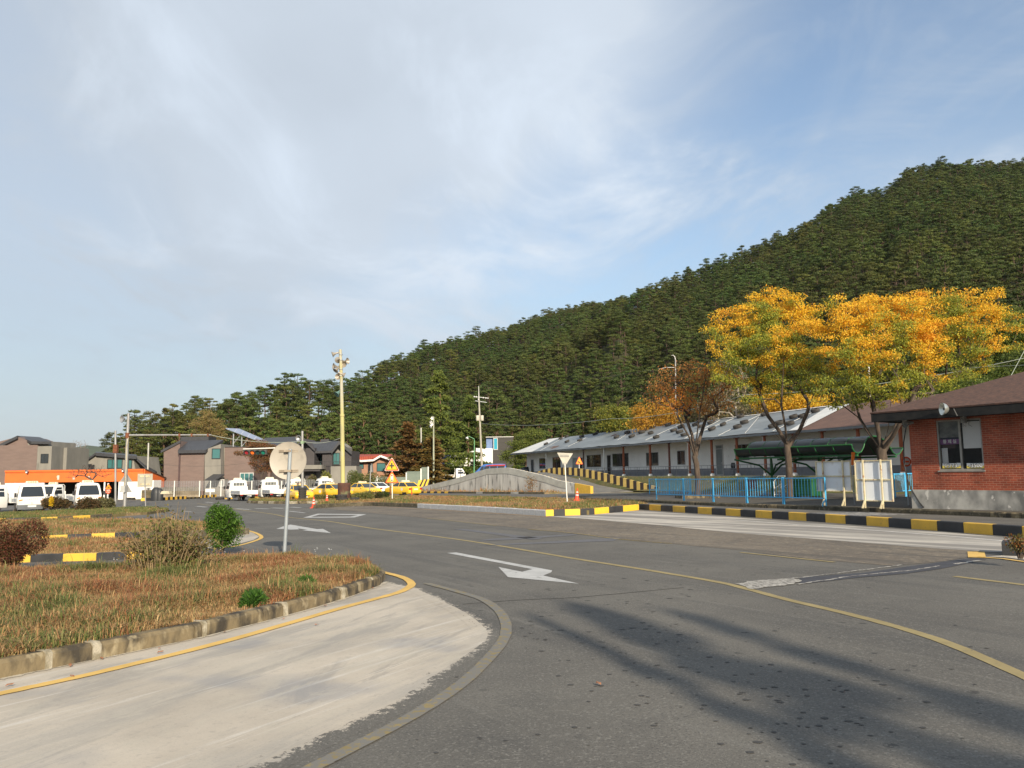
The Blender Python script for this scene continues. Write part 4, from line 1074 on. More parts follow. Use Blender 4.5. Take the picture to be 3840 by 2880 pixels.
# ------------------------------------------------------------------ building materials
def brick_mat():
    m = bpy.data.materials.new('red_brick'); m.use_nodes = True; n = m.node_tree; N = n.nodes; L = n.links
    b = N['Principled BSDF']; b.inputs['Roughness'].default_value = .85
    tcn = N.new('ShaderNodeTexCoord'); sp_ = N.new('ShaderNodeSeparateXYZ'); L.new(tcn.outputs['Object'], sp_.inputs[0])
    cb = N.new('ShaderNodeCombineXYZ'); ad = N.new('ShaderNodeMath'); ad.operation = 'ADD'; L.new(sp_.outputs[0], ad.inputs[0]); L.new(sp_.outputs[1], ad.inputs[1])
    L.new(ad.outputs[0], cb.inputs[0]); L.new(sp_.outputs[2], cb.inputs[1])
    bt = N.new('ShaderNodeTexBrick'); L.new(cb.outputs[0], bt.inputs['Vector'])
    for k, v in (('Scale', 1.0), ('Mortar Size', .0065), ('Brick Width', .215), ('Row Height', .075), ('Mortar Smooth', .3), ('Bias', 0.0)): bt.inputs[k].default_value = v
    bt.inputs['Color1'].default_value = (.33, .070, .033, 1); bt.inputs['Color2'].default_value = (.21, .045, .024, 1)
    bt.inputs['Mortar'].default_value = (.36, .20, .13, 1)
    no = N.new('ShaderNodeTexNoise'); no.inputs['Scale'].default_value = 1.2; no.inputs['Detail'].default_value = 5; L.new(cb.outputs[0], no.inputs['Vector'])
    mr = N.new('ShaderNodeMapRange'); mr.inputs['From Min'].default_value = .35; mr.inputs['From Max'].default_value = .65; mr.inputs['To Min'].default_value = .75; mr.inputs['To Max'].default_value = 1.2; L.new(no.outputs[0], mr.inputs['Value'])
    hs = N.new('ShaderNodeHueSaturation'); L.new(bt.outputs[0], hs.inputs['Color']); L.new(mr.outputs[0], hs.inputs['Value'])
    L.new(hs.outputs[0], b.inputs['Base Color'])
    bp = N.new('ShaderNodeBump'); bp.inputs['Strength'].default_value = .6; bp.inputs['Distance'].default_value = .01; bp.invert = True; L.new(bt.outputs[1], bp.inputs['Height']); L.new(bp.outputs[0], b.inputs['Normal'])
    return m
def rows_mat(name, c, c2, row, axis=2, depth=.02, noise=2.0, gap=.06, rough=.8, mort=None):
    """surface laid in courses (shingles, siding boards) along one local axis"""
    m = bpy.data.materials.new(name); m.use_nodes = True; n = m.node_tree; N = n.nodes; L = n.links
    b = N['Principled BSDF']; b.inputs['Roughness'].default_value = rough
    tcn = N.new('ShaderNodeTexCoord'); s_ = N.new('ShaderNodeSeparateXYZ'); L.new(tcn.outputs['Object'], s_.inputs[0])
    dv = N.new('ShaderNodeMath'); dv.operation = 'DIVIDE'; L.new(s_.outputs[axis], dv.inputs[0]); dv.inputs[1].default_value = row
    fr = N.new('ShaderNodeMath'); fr.operation = 'FRACT'; L.new(dv.outputs[0], fr.inputs[0])
    lt = N.new('ShaderNodeMath'); lt.operation = 'LESS_THAN'; L.new(fr.outputs[0], lt.inputs[0]); lt.inputs[1].default_value = gap
    no = N.new('ShaderNodeTexNoise'); no.inputs['Scale'].default_value = noise; no.inputs['Detail'].default_value = 6; no.inputs['Roughness'].default_value = .65; L.new(tcn.outputs['Object'], no.inputs['Vector'])
    mr = N.new('ShaderNodeMapRange'); mr.inputs['From Min'].default_value = .38; mr.inputs['From Max'].default_value = .62; L.new(no.outputs[0], mr.inputs['Value'])
    mx1 = N.new('ShaderNodeMix'); mx1.data_type = 'RGBA'; L.new(mr.outputs[0], mx1.inputs[0]); mx1.inputs[6].default_value = c + (1,); mx1.inputs[7].default_value = c2 + (1,)
    mx2 = N.new('ShaderNodeMix'); mx2.data_type = 'RGBA'; L.new(lt.outputs[0], mx2.inputs[0]); L.new(mx1.outputs[2], mx2.inputs[6]); mx2.inputs[7].default_value = (mort or tuple(x * .45 for x in c)) + (1,)
    L.new(mx2.outputs[2], b.inputs['Base Color'])
    bp = N.new('ShaderNodeBump'); bp.inputs['Strength'].default_value = .7; bp.inputs['Distance'].default_value = depth; L.new(fr.outputs[0], bp.inputs['Height']); L.new(bp.outputs[0], b.inputs['Normal'])
    return m
BRICK = brick_mat()
SHING = rows_mat('brown_shingles', (.125, .066, .048), (.062, .036, .030), .050, 2, .02, 7, .22, .95)
FASC = mat('black_fascia', (.011, .012, .013), .7, (.022, .021, .020), 4, spec=.2)
PLINTH = mat('stained_plinth', (.42, .41, .38), .9, (.14, .14, .135), 1.5, det=6, bump=.3, lo=.38, hi=.62, c3=(.60, .58, .54), s3=4, lo3=.62, hi3=.66, stretch=(1, 1, .7))
FRAME = mat('aluminium_frame', (.30, .29, .26), .5, (.24, .23, .21), 5, metal=.2)
DARKGL = glass('dark_window_glass', (.025, .03, .032), .05)
TEAL = glass('teal_window_glass', (.05, .15, .15), .06)
BLIND = mat('white_blind', (.82, .82, .80), .8, (.74, .75, .74), 1.5)
GREYB = mat('grey_blind', (.24, .25, .24), .8, (.12, .13, .125), 4)
INTER = mat('dark_interior', (.018, .017, .016), .9, (.03, .026, .02), 2)
PURP = mat('purple_sign', (.23, .08, .24), .6)
NAVY = mat('navy_strip', (.02, .025, .06), .6)
LET = mat('white_lettering', (.75, .74, .72), .6)
LETD = mat('dark_lettering', (.04, .045, .06), .6)
STICK = mat('yellow_sticker', (.72, .58, .12), .5); STICKW = mat('white_sticker', (.70, .70, .70), .5)
HWHITE = mat('white_render_wall', (.80, .78, .74), .85, (.72, .70, .66), .8, c3=(.42, .40, .37), s3=3, lo3=.66, hi3=.75, f3=.4)
DADO = mat('blue_grey_dado', (.21, .215, .23), .8, (.17, .175, .19), 3)
REDCOL = mat('rust_red_column', (.30, .085, .035), .6, (.24, .07, .03), 5)
TARP = mat('grey_tarpaulin', (.20, .225, .24), .6, (.155, .175, .19), .35, bump=.5, bscale=1.2, c3=(.26, .29, .31), s3=1.0, stretch=(.35, 1, 1))
TARPW = mat('white_tarpaulin', (.66, .66, .63), .6, (.56, .56, .54), .8, bump=.3, bscale=3)
ROPE = mat('white_rope', (.60, .60, .58), .8)
BROOF = rows_mat('brown_roof', (.155, .088, .066), (.115, .066, .052), .12, 2, .01, 1.2, .08, .95)
GUT = mat('grey_gutter', (.17, .185, .20), .5, (.13, .14, .15), 2)
CREAM = mat('cream_metal', (.62, .55, .36), .6, (.50, .43, .27), 5, c3=(.30, .11, .04), s3=7, lo3=.58, hi3=.66)
RAILM = mat('rail_steel', (.25, .25, .25), .5, (.18, .18, .18), 8, metal=.5)

def rect_frame(mb, x0, x1, z0, z1, y0, y1, t):
    mb.box(x0, x1, y0, y1, z0, z0 + t); mb.box(x0, x1, y0, y1, z1 - t, z1); mb.box(x0, x0 + t, y0, y1, z0 + t, z1 - t); mb.box(x1 - t, x1, y0, y1, z0 + t, z1 - t)
def window(parent, x0, x1, z0, z1, y, fm, gm, t=.06, mull=1, proud=.05, name='window', panename='pane', trans=0):
    """window frame standing proud of the wall plane y (facing -y), its glass as child"""
    mb = MB(); rect_frame(mb, x0, x1, z0, z1, y - proud, y + .02, t)
    for i in range(1, mull + 1):
        xm = x0 + (x1 - x0) * i / (mull + 1); mb.box(xm - t * .4, xm + t * .4, y - proud + .004, y + .015, z0 + t, z1 - t)
    if trans: mb.box(x0 + t, x1 - t, y - proud + .006, y + .014, trans - t * .4, trans + t * .4)
    f = mb.build(name, fm, parent)
    g = MB(); g.box(x0 + t * .9, x1 - t * .9, y - proud * .45, y - proud * .3, z0 + t * .9, z1 - t * .9); g.build(panename, gm, f)
    return f

# ------------------------------------------------------------------ brick control house
FK = Frame((14.6, 29.0, 0), math.atan2(-.839, .545))
kz = gz(14.6, 29) + .15
K = thing('brick_control_house', 'red brick control room with brown hip roof and two-part sliding window', 'building', FK.o, FK.rz)
LK, DK = 11.0, 8.0; zt = FK.hit(3404, 1836)[1]; ze = 3.42
wx0, wz1 = FK.hit(3508, 1577); wx1, wz0 = FK.hit(3692, 1763); wz1 = FK.hit(3600, 1572)[1]
mb = MB()
mb.box(0, wx0, 0, .22, zt, ze); mb.box(wx1, LK, 0, .22, zt, ze); mb.box(wx0, wx1, 0, .22, zt, wz0); mb.box(wx0, wx1, 0, .22, wz1, ze)
mb.box(0, .22, .22, DK, zt, ze); mb.box(LK - .22, LK, .22, DK, zt, ze); mb.box(.22, LK - .22, DK - .22, DK, zt, ze)
mb.build('wall', BRICK, K)
mb = MB(); mb.box(-.05, LK + .05, -.05, DK + .05, kz - .5, zt); mb.build('plinth', PLINTH, K)
oh = .92; zr = FK.hit(3600, 1522, -oh)[1]; fh = .30
pk = (DK / 2 + oh) * .36
mb = MB(); a = [(-oh, -oh, zr), (LK + oh, -oh, zr), (LK + oh, DK + oh, zr), (-oh, DK + oh, zr)]
r0 = (DK / 2, DK / 2, zr + pk); r1 = (LK - DK / 2, DK / 2, zr + pk)
vs = a + [r0, r1] + [(p[0], p[1], p[2] - .05) for p in a]
mb.add(vs, [(0, 1, 5, 4), (1, 2, 5), (2, 3, 4, 5), (3, 0, 4), (0, 6, 7, 1), (1, 7, 8, 2), (2, 8, 9, 3), (3, 9, 6, 0)])
rf = mb.build('roof', SHING, K)
mb = MB(); e = oh - .02
for q in ((-e, LK + e, -e, -e + .06), (-e, LK + e, DK + e - .06, DK + e), (-e, -e + .06, -e + .06, DK + e - .06), (LK + e - .06, LK + e, -e + .06, DK + e - .06)):
    mb.box(*q, zr - .05 - fh, zr - .053)
mb.build('fascia', FASC, K)
mb = MB(); mb.box(-e + .06, LK + e - .06, -e + .06, DK + e - .06, ze, ze + .04); mb.build('soffit', FASC, K)
# window
wn_ = thing('window', None, None); wn_.parent = K
mb = MB(); t = .055; rect_frame(mb, wx0, wx1, wz0, wz1, .03, .12, t); wm = FK.hit(3602, 1700)[0]
mb.box(wm - .04, wm + .03, .04, .11, wz0 + t, wz1 - t); mb.box(wx0 - .03, wx1 + .03, -.04, .04, wz0 - .045, wz0 - .002)
mb.build('frame', FRAME, wn_)
mb = MB(); mb.box(wx0 + .05, wx1 - .05, .9, 1.0, wz0, wz1); mb.box(wx0 + .03, wx0 + .05, .22, .9, wz0, wz1); mb.box(wx1 - .05, wx1 - .03, .22, .9, wz0, wz1); mb.box(wx0 + .05, wx1 - .05, .22, .9, wz0 - .03, wz0 - .01)
mb.build('room_interior', INTER, wn_)
def khit(px, py, off=0.0): return FK.hit(px, py, off)
def kbox(name, px0, py0, px1, py1, y, m, th=.01):
    x0, z1 = khit(px0, py0, y); x1, z0 = khit(px1, py1, y); mb = MB(); mb.box(x0, x1, y, y + th, z0, z1); return mb.build(name, m, wn_)
kbox('blind', 3607, 1582, 3698, 1679, .072, BLIND)
kbox('blind', 3516, 1584, 3600, 1639, .074, GREYB)
kbox('header_strip', 3518, 1640, 3600, 1648, .13, NAVY)
kbox('curtain', 3531, 1681, 3557, 1736, .16, BLIND)
kbox('shelf', 3531, 1668, 3583, 1681, .17, mat('brown_panel', (.07, .04, .035), .7))
kbox('sign_board', 3524, 1649, 3597, 1665, .10, PURP)
def ktext(body, px, py, size, m, y, bold=.004):
    x, z = khit(px, py, y); return text('lettering', body, size, m, wn_, Matrix.Translation((x, y, z)) @ Matrix.Rotation(R(90), 4, 'X'), .003, bold)
ktext('통 제 실', 3561, 1656.5, .145, LET, .092, .004)
for a, b, s in ((3534, 3603, 'T.773-'), (3625, 3692, '-3500')):
    kbox('sticker', a, 1737, b, 1746, .016, STICKW, .004); kbox('sticker', a, 1746.3, b, 1755.5, .016, STICK, .004)
    ktext(s, (a + b) / 2, 1746, .195, LETD, .010, .016); ktext(s, (a + b) / 2, 1746, .195, LET, .004, .003)
mb = MB(); mb.box(wx0 + t, wx1 - t, .062, .066, wz0 + t, wz1 - t)
GLZ = bpy.data.materials.new('clear_window_glass'); GLZ.use_nodes = True; _n = GLZ.node_tree; _b = _n.nodes['Principled BSDF']
_b.inputs['Transmission Weight'].default_value = 0; _b.inputs['Base Color'].default_value = (.02, .02, .02, 1); _b.inputs['Roughness'].default_value = .03
_t = _n.nodes.new('ShaderNodeBsdfTransparent'); _m = _n.nodes.new('ShaderNodeMixShader'); _m.inputs[0].default_value = .16
_n.links.new(_t.outputs[0], _m.inputs[1]); _n.links.new(_b.outputs[0], _m.inputs[2]); _n.links.new(_m.outputs[0], _n.nodes['Material Output'].inputs['Surface'])
mb.build('pane', GLZ, wn_)
mb = MB(); x, z = khit(3612, 1575, -.1); mb.box(x - .07, x + .07, -.16, -.01, z - .10, z + .16)
mb.build('junction_box', mat('grey_box', (.25, .25, .24), .7), K)
mb = MB()
for px in (3596, 3606, 3628):
    x, z = khit(px, 1560, -.2); mb.tube([(x, -.3, ze - .02), (x + .03, -.18, z - .12), (x - .03, -.1, z - .30), (x + .05, -.05, z - .36)], .008, 4)
mb.build('loose_wire', DARK, K)
# floodlight dish on the fascia and horn speaker below the eave
x, z = FK.hit(3545, 1533, -1.22)
mb = MB(); M_ = aim((x, -1.02, z), (-.75, -1.0, .05)); mb.lathe([(.05, 0), (.10, .03), (.17, .10), (.205, .19), (.215, .22), (.20, .215), (.16, .12), (.09, .06), (.0, .05)], 28, M_)
mb.build('floodlight', mat('polished_reflector', (.62, .64, .58), .28, (.5, .52, .47), 5, metal=.75), K, smooth=50)
mb = MB(); mb.lathe([(.0, .10), (.045, .11), (.05, .16), (.0, .19)], 12, M_); mb.build('bulb', DARK, K)
mb = MB(); mb.bar((x + .16, -1.0, z), (x + .22, -.92, z - .25), .03); mb.build('lamp_bracket', DARK, K)
x, z = FK.hit(3398, 1585, -.35)
mb = MB(); mb.lathe([(.05, 0), (.06, .08), (.09, .2), (.17, .30), (.18, .32), (.15, .29), (.06, .2)], 22, aim((x + .12, -.1, z), (-.55, -1, -.05)))
mb.lathe([(.0, .16), (.05, .17), (.06, .24), (.0, .30)], 12, aim((x + .12, -.1, z), (-.55, -1, -.05)))
mb.build('horn_speaker', mat('grey_horn', (.20, .20, .19), .6), K, smooth=50)
mb = MB(); pts_ = [(khit(a, b, -.04)[0], -.035 - c, khit(a, b, -.04)[1]) for a, b, c in ((3398, 1600, 0), (3388, 1660, 0), (3390, 1740, 0), (3400, 1790, 0), (3422, 1840, .03), (3450, 1885, .03), (3466, 1903, .04))]
mb.tube(pts_, .022, 6); mb.build('drain_hose', DARK, K)
mb = MB()   # old brick sill course
mb.box(wx0, wx1 + .02, -.012, -.001, wz0 - .16, wz0 - .05); mb.build('brick_sill', BRICK, K)

# ------------------------------------------------------------------ long white building
def bh(px, py, off=1.6): return FB.hit(px, py, off)
B = thing('long_white_building', 'long low white building with grey sheeted roof and row of porch columns', 'building', FB.o, FB.rz)
XL = FB.hit(1922, 1702, 0)[0]; XW = bh(1976, 1750)[0]; XR = 11.0; FLZ = 1.27
zE = FB.hit(2500, 1655, 0)[1]; yR, zR = 5.3, zE + 2.05
mb = MB(); mb.box(XW, XR, 1.6, 9.2, FLZ - .6, zE + .35); mb.build('wall', HWHITE, B)
mb = MB(); mb.box(XW - .01, XR, 1.585, 1.6, FLZ, FLZ + .62); mb.build('dado', DADO, B)
mb = MB(); mb.box(XW - 1.5, XR, -.25, 1.585, FLZ - .25, FLZ); mb.build('porch_floor', CONC, B)
def roofgrid(x0, x1, x0r, x1r, lift, wr, nx, nv, seed=0, v0=0.0, v1=1.0):
    vs = []
    for i in range(nx + 1):
        for j in range(nv + 1):
            v = v0 + (v1 - v0) * j / nv; u = i / nx
            x = (x0 + (x1 - x0) * u) * (1 - v) + (x0r + (x1r - x0r) * u) * v
            z = zE + (zR - zE) * v + lift
            if wr: z += wr * mnoise.noise(Vector((x * .5, v * 2, seed))) + wr * .5 * mnoise.noise(Vector((x * 2.2 + v * 2, v * 3, seed + 5))) - (.06 * math.sin(u * 14) ** 2 if wr > .03 else 0) * .4
            vs.append((x, -.25 + (yR + .25) * v, z))
    return vs, [(i * (nv + 1) + j, (i + 1) * (nv + 1) + j, (i + 1) * (nv + 1) + j + 1, i * (nv + 1) + j + 1) for i in range(nx) for j in range(nv)]
XLr = XL + .8
mb = MB(); v, f = roofgrid(XL, XR + .6, XLr, XR + .6, 0, 0, 1, 1); mb.add(v, f); v, f = roofgrid(XL, XR + .6, XLr, XR + .6, -.12, 0, 1, 1); mb.add(v, [q[::-1] for q in f])
mb.add([(XLr, yR, zR), (XR + .6, yR, zR), (XR + .6, 10.8, zE - .1), (XL, 10.8, zE - .1)], [(0, 1, 2, 3)])
mb.build('roof', BROOF, B)
mb = MB(); mb.poly([(XW, 1.6, zE), (XW, 9.2, zE), (XW, yR, zR - .1)]); mb.build('gable_wall', HWHITE, B)
def roofx(px, py):
    """pixel to the roof plane: local x, v"""
    d = ray(px, py); P0 = FB.w(0, -.25, zE); t1 = FB.x; t2 = (FB.w(0, yR, zR) - P0); nn = t1.cross(t2)
    t = (P0 - EYE).dot(nn) / d.dot(nn); q = EYE + d * t - P0; return q.dot(FB.x), q.dot(FB.y) / (yR + .25)
xa, _ = roofx(2975, 1624); xb, _ = roofx(3150, 1534)
xw0, _ = roofx(1990, 1697); xw1, _ = roofx(2110, 1638)
mb = MB(); v, f = roofgrid(xw0, xa - 1.0, xw1, xb - 2.2, .05, .05, 90, 14); mb.add(v, f); mb.build('tarpaulin', TARP, B, smooth=60)
mb = MB(); v, f = roofgrid(xa - 1.1, xa, xb - 2.3, xb, .045, .03, 8, 12, 2); mb.add(v, f)
mb.build('white_sheet', TARPW, B, smooth=60); mb = MB(); v, f = roofgrid(XL, xw0 + .1, XLr, xw1 + .1, .045, .02, 6, 8, 3); mb.add(v, f); mb.build('white_sheet', TARPW, B, smooth=60); mb = MB()
v, f = roofgrid(-22, xb - 2, -22, xb - 2, .09, .02, 40, 2, 4, .965, 1.0); mb.add(v, f)
mb.build('ridge_sheet', TARPW, B, smooth=60)
mb = MB()
mb.box(XL, XR + .6, -.40, -.26, zE - .18, zE - .02); mb.build('gutter', GUT, B)
# ropes over the sheeting
ROPES = [(2008, 1700, 2120, 1640), (2130, 1678, 2250, 1620), (2315, 1655, 2420, 1594), (2420, 1655, 2560, 1590), (2560, 1652, 2700, 1580), (2575, 1645, 2760, 1570), (2690, 1640, 2850, 1560), (2880, 1630, 3060, 1545), (2790, 1632, 2850, 1562)]
for a, b_, c_, d_ in ROPES:
    mb = MB()
    x0, v0 = roofx(a, b_); x1, v1 = roofx(c_, d_); v0 = max(0, min(1, v0)); v1 = max(0, min(1, v1))
    mb.tube([(x0 + (x1 - x0) * t_, -.25 + (yR + .25) * (v0 + (v1 - v0) * t_), zE + (zR - zE) * (v0 + (v1 - v0) * t_) + .11) for t_ in (0, .33, .66, 1)], .018, 4)
    mb.build('rope', ROPE, B)
# tyres weighing the sheets down
TYR = [(470, 533), (643, 472), (765, 424), (720, 505), (895, 447), (1055, 415), (872, 490), (1308, 453), (1435, 403), (1488, 445), (1580, 345), (1607, 397), (1713, 407), (1743, 333), (1778, 457), (1917, 309), (1985, 377)]
TYR = [(1900 + x * .3165, 1500 + y * .3165) for x, y in TYR] + [(2500 + x * .3165, 1500 + y * .3165) for x, y in
       [(160, 396), (177, 335), (215, 430), (350, 310), (400, 268), (408, 330), (527, 288), (543, 360), (675, 308), (845, 338), (928, 283), (880, 212), (1168, 190), (1255, 333), (1345, 293), (1470, 298), (1510, 220), (1620, 212), (1768, 148)]]
def tyre_mb(r=.33, w=.22, n=20):
    mb = MB(); k = w / 2; mb.lathe([(r * .62, -k), (r * .9, -k * 1.05), (r * .99, -k * .6), (r, 0), (r * .99, k * .6), (r * .9, k * 1.05), (r * .62, k), (r * .56, k * .5), (r * .56, -k * .5), (r * .62, -k)], n); return mb
sl = math.atan2(zR - zE, yR + .25)
TL = 'black worn tyre lying on the grey sheeted roof of the long white building'
TT = None; rr = random.Random(3)
nrm = (FB.y * -math.sin(sl) + Vector((0, 0, math.cos(sl)))).normalized()
for px, py in TYR:
    x, v = roofx(px, py); v = max(.03, min(.97, v))
    p = FB.w(x, -.25 + (yR + .25) * v, zE + (zR - zE) * v) + nrm * .19
    if TT is None: o = TT = tag(tyre_mb().build('tyre', RUBBER, smooth=40), TL, 'tyre', 'tyres holding down the roof sheets')
    else: o = TT.copy(); COL.objects.link(o)
    o.location = p; nn = (nrm + Vector((rr.uniform(-.12, .12), rr.uniform(-.12, .12), 0))).normalized()
    o.rotation_euler = nn.to_track_quat('Z', 'Y').to_euler(); s_ = rr.uniform(.9, 1.12); o.scale = (s_, s_, s_)
WF = mat('white_window_frame', (.55, .54, .52), .5)
def bwin(px0, py0, px1, py1, m=1, fm=WF, gm=DARKGL, name='window'):
    x0, z1 = bh(px0, py0); x1, z0 = bh(px1, py1); return window(B, x0, x1, z0, z1, 1.6, fm, gm, .05, m, .05, name)
FRD = mat('grey_window_frame', (.20, .20, .20), .5)
for q in ((2023, 1719, 2047, 1757), (2073, 1715, 2103, 1755), (2201, 1707, 2255, 1751), (2297, 1702, 2358, 1749), (2424, 1698, 2470, 1746), (2540, 1691, 2570, 1742), (2757, 1668, 2811, 1725)):
    bwin(*q, m=1, fm=FRD)
bwin(2994, 1686, 3070, 1727, 2, FRD); bwin(3140, 1670, 3230, 1725, 2, FRD)
def bdoor(px0, py0, px1, gm, trans=None, fm=WF):
    x0, z1 = bh(px0, py0); x1, _ = bh(px1, py0); d = window(B, x0, x1, FLZ + .01, z1, 1.575, fm, gm, .06, 0, .05, 'door', 'door_panel', trans or 0)
    h = MB(); h.box(x1 - .16, x1 - .12, 1.49, 1.53, FLZ + 1.0, FLZ + 1.15); h.build('handle', STEEL, d); return d
DG = mat('grey_green_door', (.17, .19, .19), .5, (.14, .16, .16), 3)
bdoor(2685, 1669, 2711, DG, bh(2685, 1684)[1]); bdoor(2277, 1706, 2292, INTER); bdoor(1992, 1723, 2003, mat('dark_door', (.07, .075, .075), .5)); bdoor(2148, 1717, 2168, mat('pale_blue_door', (.30, .34, .36), .5)); bdoor(2172, 1716, 2186, INTER)
mb = MB()
for q in ((2842, 1690, 2866, 1708), (2920, 1700, 2935, 1712)):
    x0, z1 = bh(q[0], q[1]); x1, z0 = bh(q[2], q[3]); mb.box(x0, x1, 1.55, 1.58, z0, z1)
mb.build('notice_board', mat('brown_notice', (.22, .13, .08), .7, (.45, .42, .38), 6), B)
def col_at(px): return FB.hit(px, 1720, 0)[0]
for px, m_, r_ in ((2049, WHITE, .07), (2190, mat('brown_column', (.13, .08, .06), .7), .09), (2267, WHITE, .07), (2340, REDCOL, .11), (2440, REDCOL, .11), (2512, mat('dark_red_column', (.14, .05, .035), .7), .10), (2588, REDCOL, .10), (2583, WHITE, .05), (2672, REDCOL, .11), (2767, REDCOL, .11), (2872, REDCOL, .11), (2866, WHITE, .05), (2981, REDCOL, .11), (3090, REDCOL, .11), (3225, REDCOL, .12), (3385, REDCOL, .12)):
    x = col_at(px); c = MB(); c.tube([(x, -.05, FLZ - .05), (x, -.05, zE - .1)], r_, 8)
    if m_ is not WHITE: c.box(x - .22, x + .22, -.2, .1, zE - .22, zE - .12)
    cc = c.build('column', m_, B, smooth=40)
    if m_ is not WHITE: q = MB(); q.lathe([(.22, 0), (.2, .12), (.13, .2)], 12, Matrix.Translation((x, -.05, FLZ)), True); q.build('column_base', HWHITE, cc)
    else:
        q = MB(); q.tube([(x, -.05, zE - .3), (x - .3, -.05, zE - .22), (x - .45, -.25, zE - .16)], r_ * .8, 6); q.build('downpipe_elbow', WHITE, cc)
RL = thing('porch_railing', 'grey steel railing along the porch edge of the white building', 'railing', FB.w(0, 0, 0), FB.rz)
x0 = col_at(2190); x1 = col_at(3000)
mb = MB()
for z in (.86, .45): mb.tube([(x0, -.18, FLZ + z), (x1, -.18, FLZ + z)], .022, 6)
mb.build('rail', RAILM, RL)
n = int((x1 - x0) / 1.75)
for i in range(n + 1):
    x = x0 + (x1 - x0) * i / n; mb = MB(); mb.tube([(x, -.18, FLZ - .02), (x, -.18, FLZ + .86)], .022, 6); mb.build('post', RAILM, RL)
mb = MB()
for i in range(n * 2):
    x = x0 + (x1 - x0) * (i + .5) / n / 2; mb.tube([(x, -.18, FLZ + .45), (x, -.18, FLZ + .86)], .012, 4)
mb.build('baluster', RAILM, RL)

# ------------------------------------------------------------------ village houses
SID = mat('brown_siding', (.175, .125, .108), .8, (.150, .108, .094), .8, c3=(.20, .15, .13), s3=4, f3=.5, stretch=(1, 1, 4))
HCON = mat('house_concrete', (.24, .225, .195), .9, (.19, .18, .158), 1.0, det=6, bump=.1, stretch=(1, 1, .4))
ROOFD = rows_mat('dark_metal_roof', (.050, .051, .056), (.040, .041, .046), .45, 0, .01, 1.0, .05, .5)
SIDD = rows_mat('dark_siding', (.062, .055, .056), (.050, .045, .046), .3, 0, .006, 1.0, .04, .8)
def lp(px, py, D, loc): return at(px, py, D) - Vector(loc)
def face_box(mb, px0, px1, py, D, depth, loc, py0=None, base=None):
    """a wall block whose front face spans px0..px1 at depth D, top at pixel row py"""
    a = lp(px0, py, D, loc); b = lp(px1, py, D, loc); zb = (base if base is not None else gz(at(px0, py, D).x, D) - .5 - loc[2]) if py0 is None else lp(px0, py0, D, loc).z
    mb.box(a.x, b.x, D - loc[1], D - loc[1] + depth, zb, (a.z + b.z) / 2)
def px_poly(mb, pts, D, depth, loc):
    mb.prism([lp(x, y, D, loc) for x, y in pts], (0, depth, 0))
def px_slab(mb, pts, th, loc):
    """pts: (px, py, depth) corners; solid plate th thick"""
    P = [lp(x, y, D, loc) for x, y, D in pts]; mb.prism(P, (0, 0, -th))
def pwin(par, px0, py0, px1, py1, D, loc, gm, fm, mull=1, t=.08):
    a = lp(px0, py0, D, loc); b = lp(px1, py1, D, loc); return window(par, a.x, b.x, b.z, a.z, D - loc[1], fm, gm, t, mull, .06)
def hloc(px, D): p = at(px, 1800, D); return (p.x, D, gz(p.x, D))

# brown house with gable, far left
D = 112; lo = hloc(90, D); h = thing('brown_house', 'brown and grey two-storey house with a dark gable roof at the left edge', 'house', lo)
mb = MB(); face_box(mb, -260, 141, 1671, D, 9, lo); px_poly(mb, [(-110, 1671), (-110, 1712), (104, 1671), (104, 1655), (65, 1639), (-100, 1709)][::1] if False else [(-60, 1671), (104, 1671), (104, 1652), (65, 1638)], D + 1, 7, lo); mb.build('wall', SID, h)
mb = MB(); face_box(mb, 141.3, 195, 1673, D, 9, lo); face_box(mb, 195.2, 252, 1679, D + 3, 6, lo); px_poly(mb, [(104.2, 1671), (183, 1673), (183, 1655), (104.2, 1651)], D + .9, 7, lo); mb.build('concrete_wall', HCON, h)
mb = MB(); px_slab(mb, [(-110, 1717, D + .6), (66, 1633, D + .6), (66, 1633, D + 8), (-110, 1717, D + 8)], .45, lo)
px_slab(mb, [(116, 1655, D - .2), (193, 1656, D - .2), (149, 1639, D + 4), (66, 1634, D + 4)], .35, lo)
mb.build('roof', ROOFD, h); pwin(h, 154, 1702, 181, 1737, D, lo, DARKGL, DARK)
mb = MB(); face_box(mb, 139, 142, 1735, D - .12, .1, lo); mb.build('downpipe', HCON, h)

# orange garage
OR = mat('orange_metal', (.72, .155, .030), .5, (.66, .14, .03), 1.0); ORL = mat('orange_band', (.62, .125, .025), .5)
D = 100; lo = hloc(280, D); h = thing('orange_garage', 'low garage with a bright orange fascia over dark open bays', 'garage', lo)
a = lp(22, 1766, D, lo); b = lp(539, 1757.5, D, lo); zt_, zb_ = (a.z + b.z) / 2, lp(280, 1807.5, D, lo).z; dep = 5.8; zbk = zt_ - 1.15
mb = MB(); mb.box(a.x, b.x, -.1, .1, zb_, zt_ - .32); mb.box(a.x, b.x, -.22, .1, zt_ - .20, zt_)
mb.prism([(b.x, .1, -.3), (b.x, dep, -.3), (b.x, dep, zbk), (b.x, .1, zt_ - .05)], (.12, 0, 0))
mb.build('fascia', OR, h)
mb = MB(); mb.box(a.x, b.x, -.14, .1, zt_ - .319, zt_ - .201); mb.build('fascia_band', ORL, h)
mb = MB(); mb.prism([(a.x, .1, zt_ - .05), (a.x, dep + .3, zbk - .05), (a.x, dep + .3, zbk + .06), (a.x, .1, zt_ + .04)], (b.x - a.x + .25, 0, 0)); mb.build('roof', mat('rusty_sheet_roof', (.12, .08, .06), .7), h)
xA = lp(165, 1830, D, lo).x; xB = lp(444, 1830, D, lo).x; xC = lp(575, 1830, D, lo).x
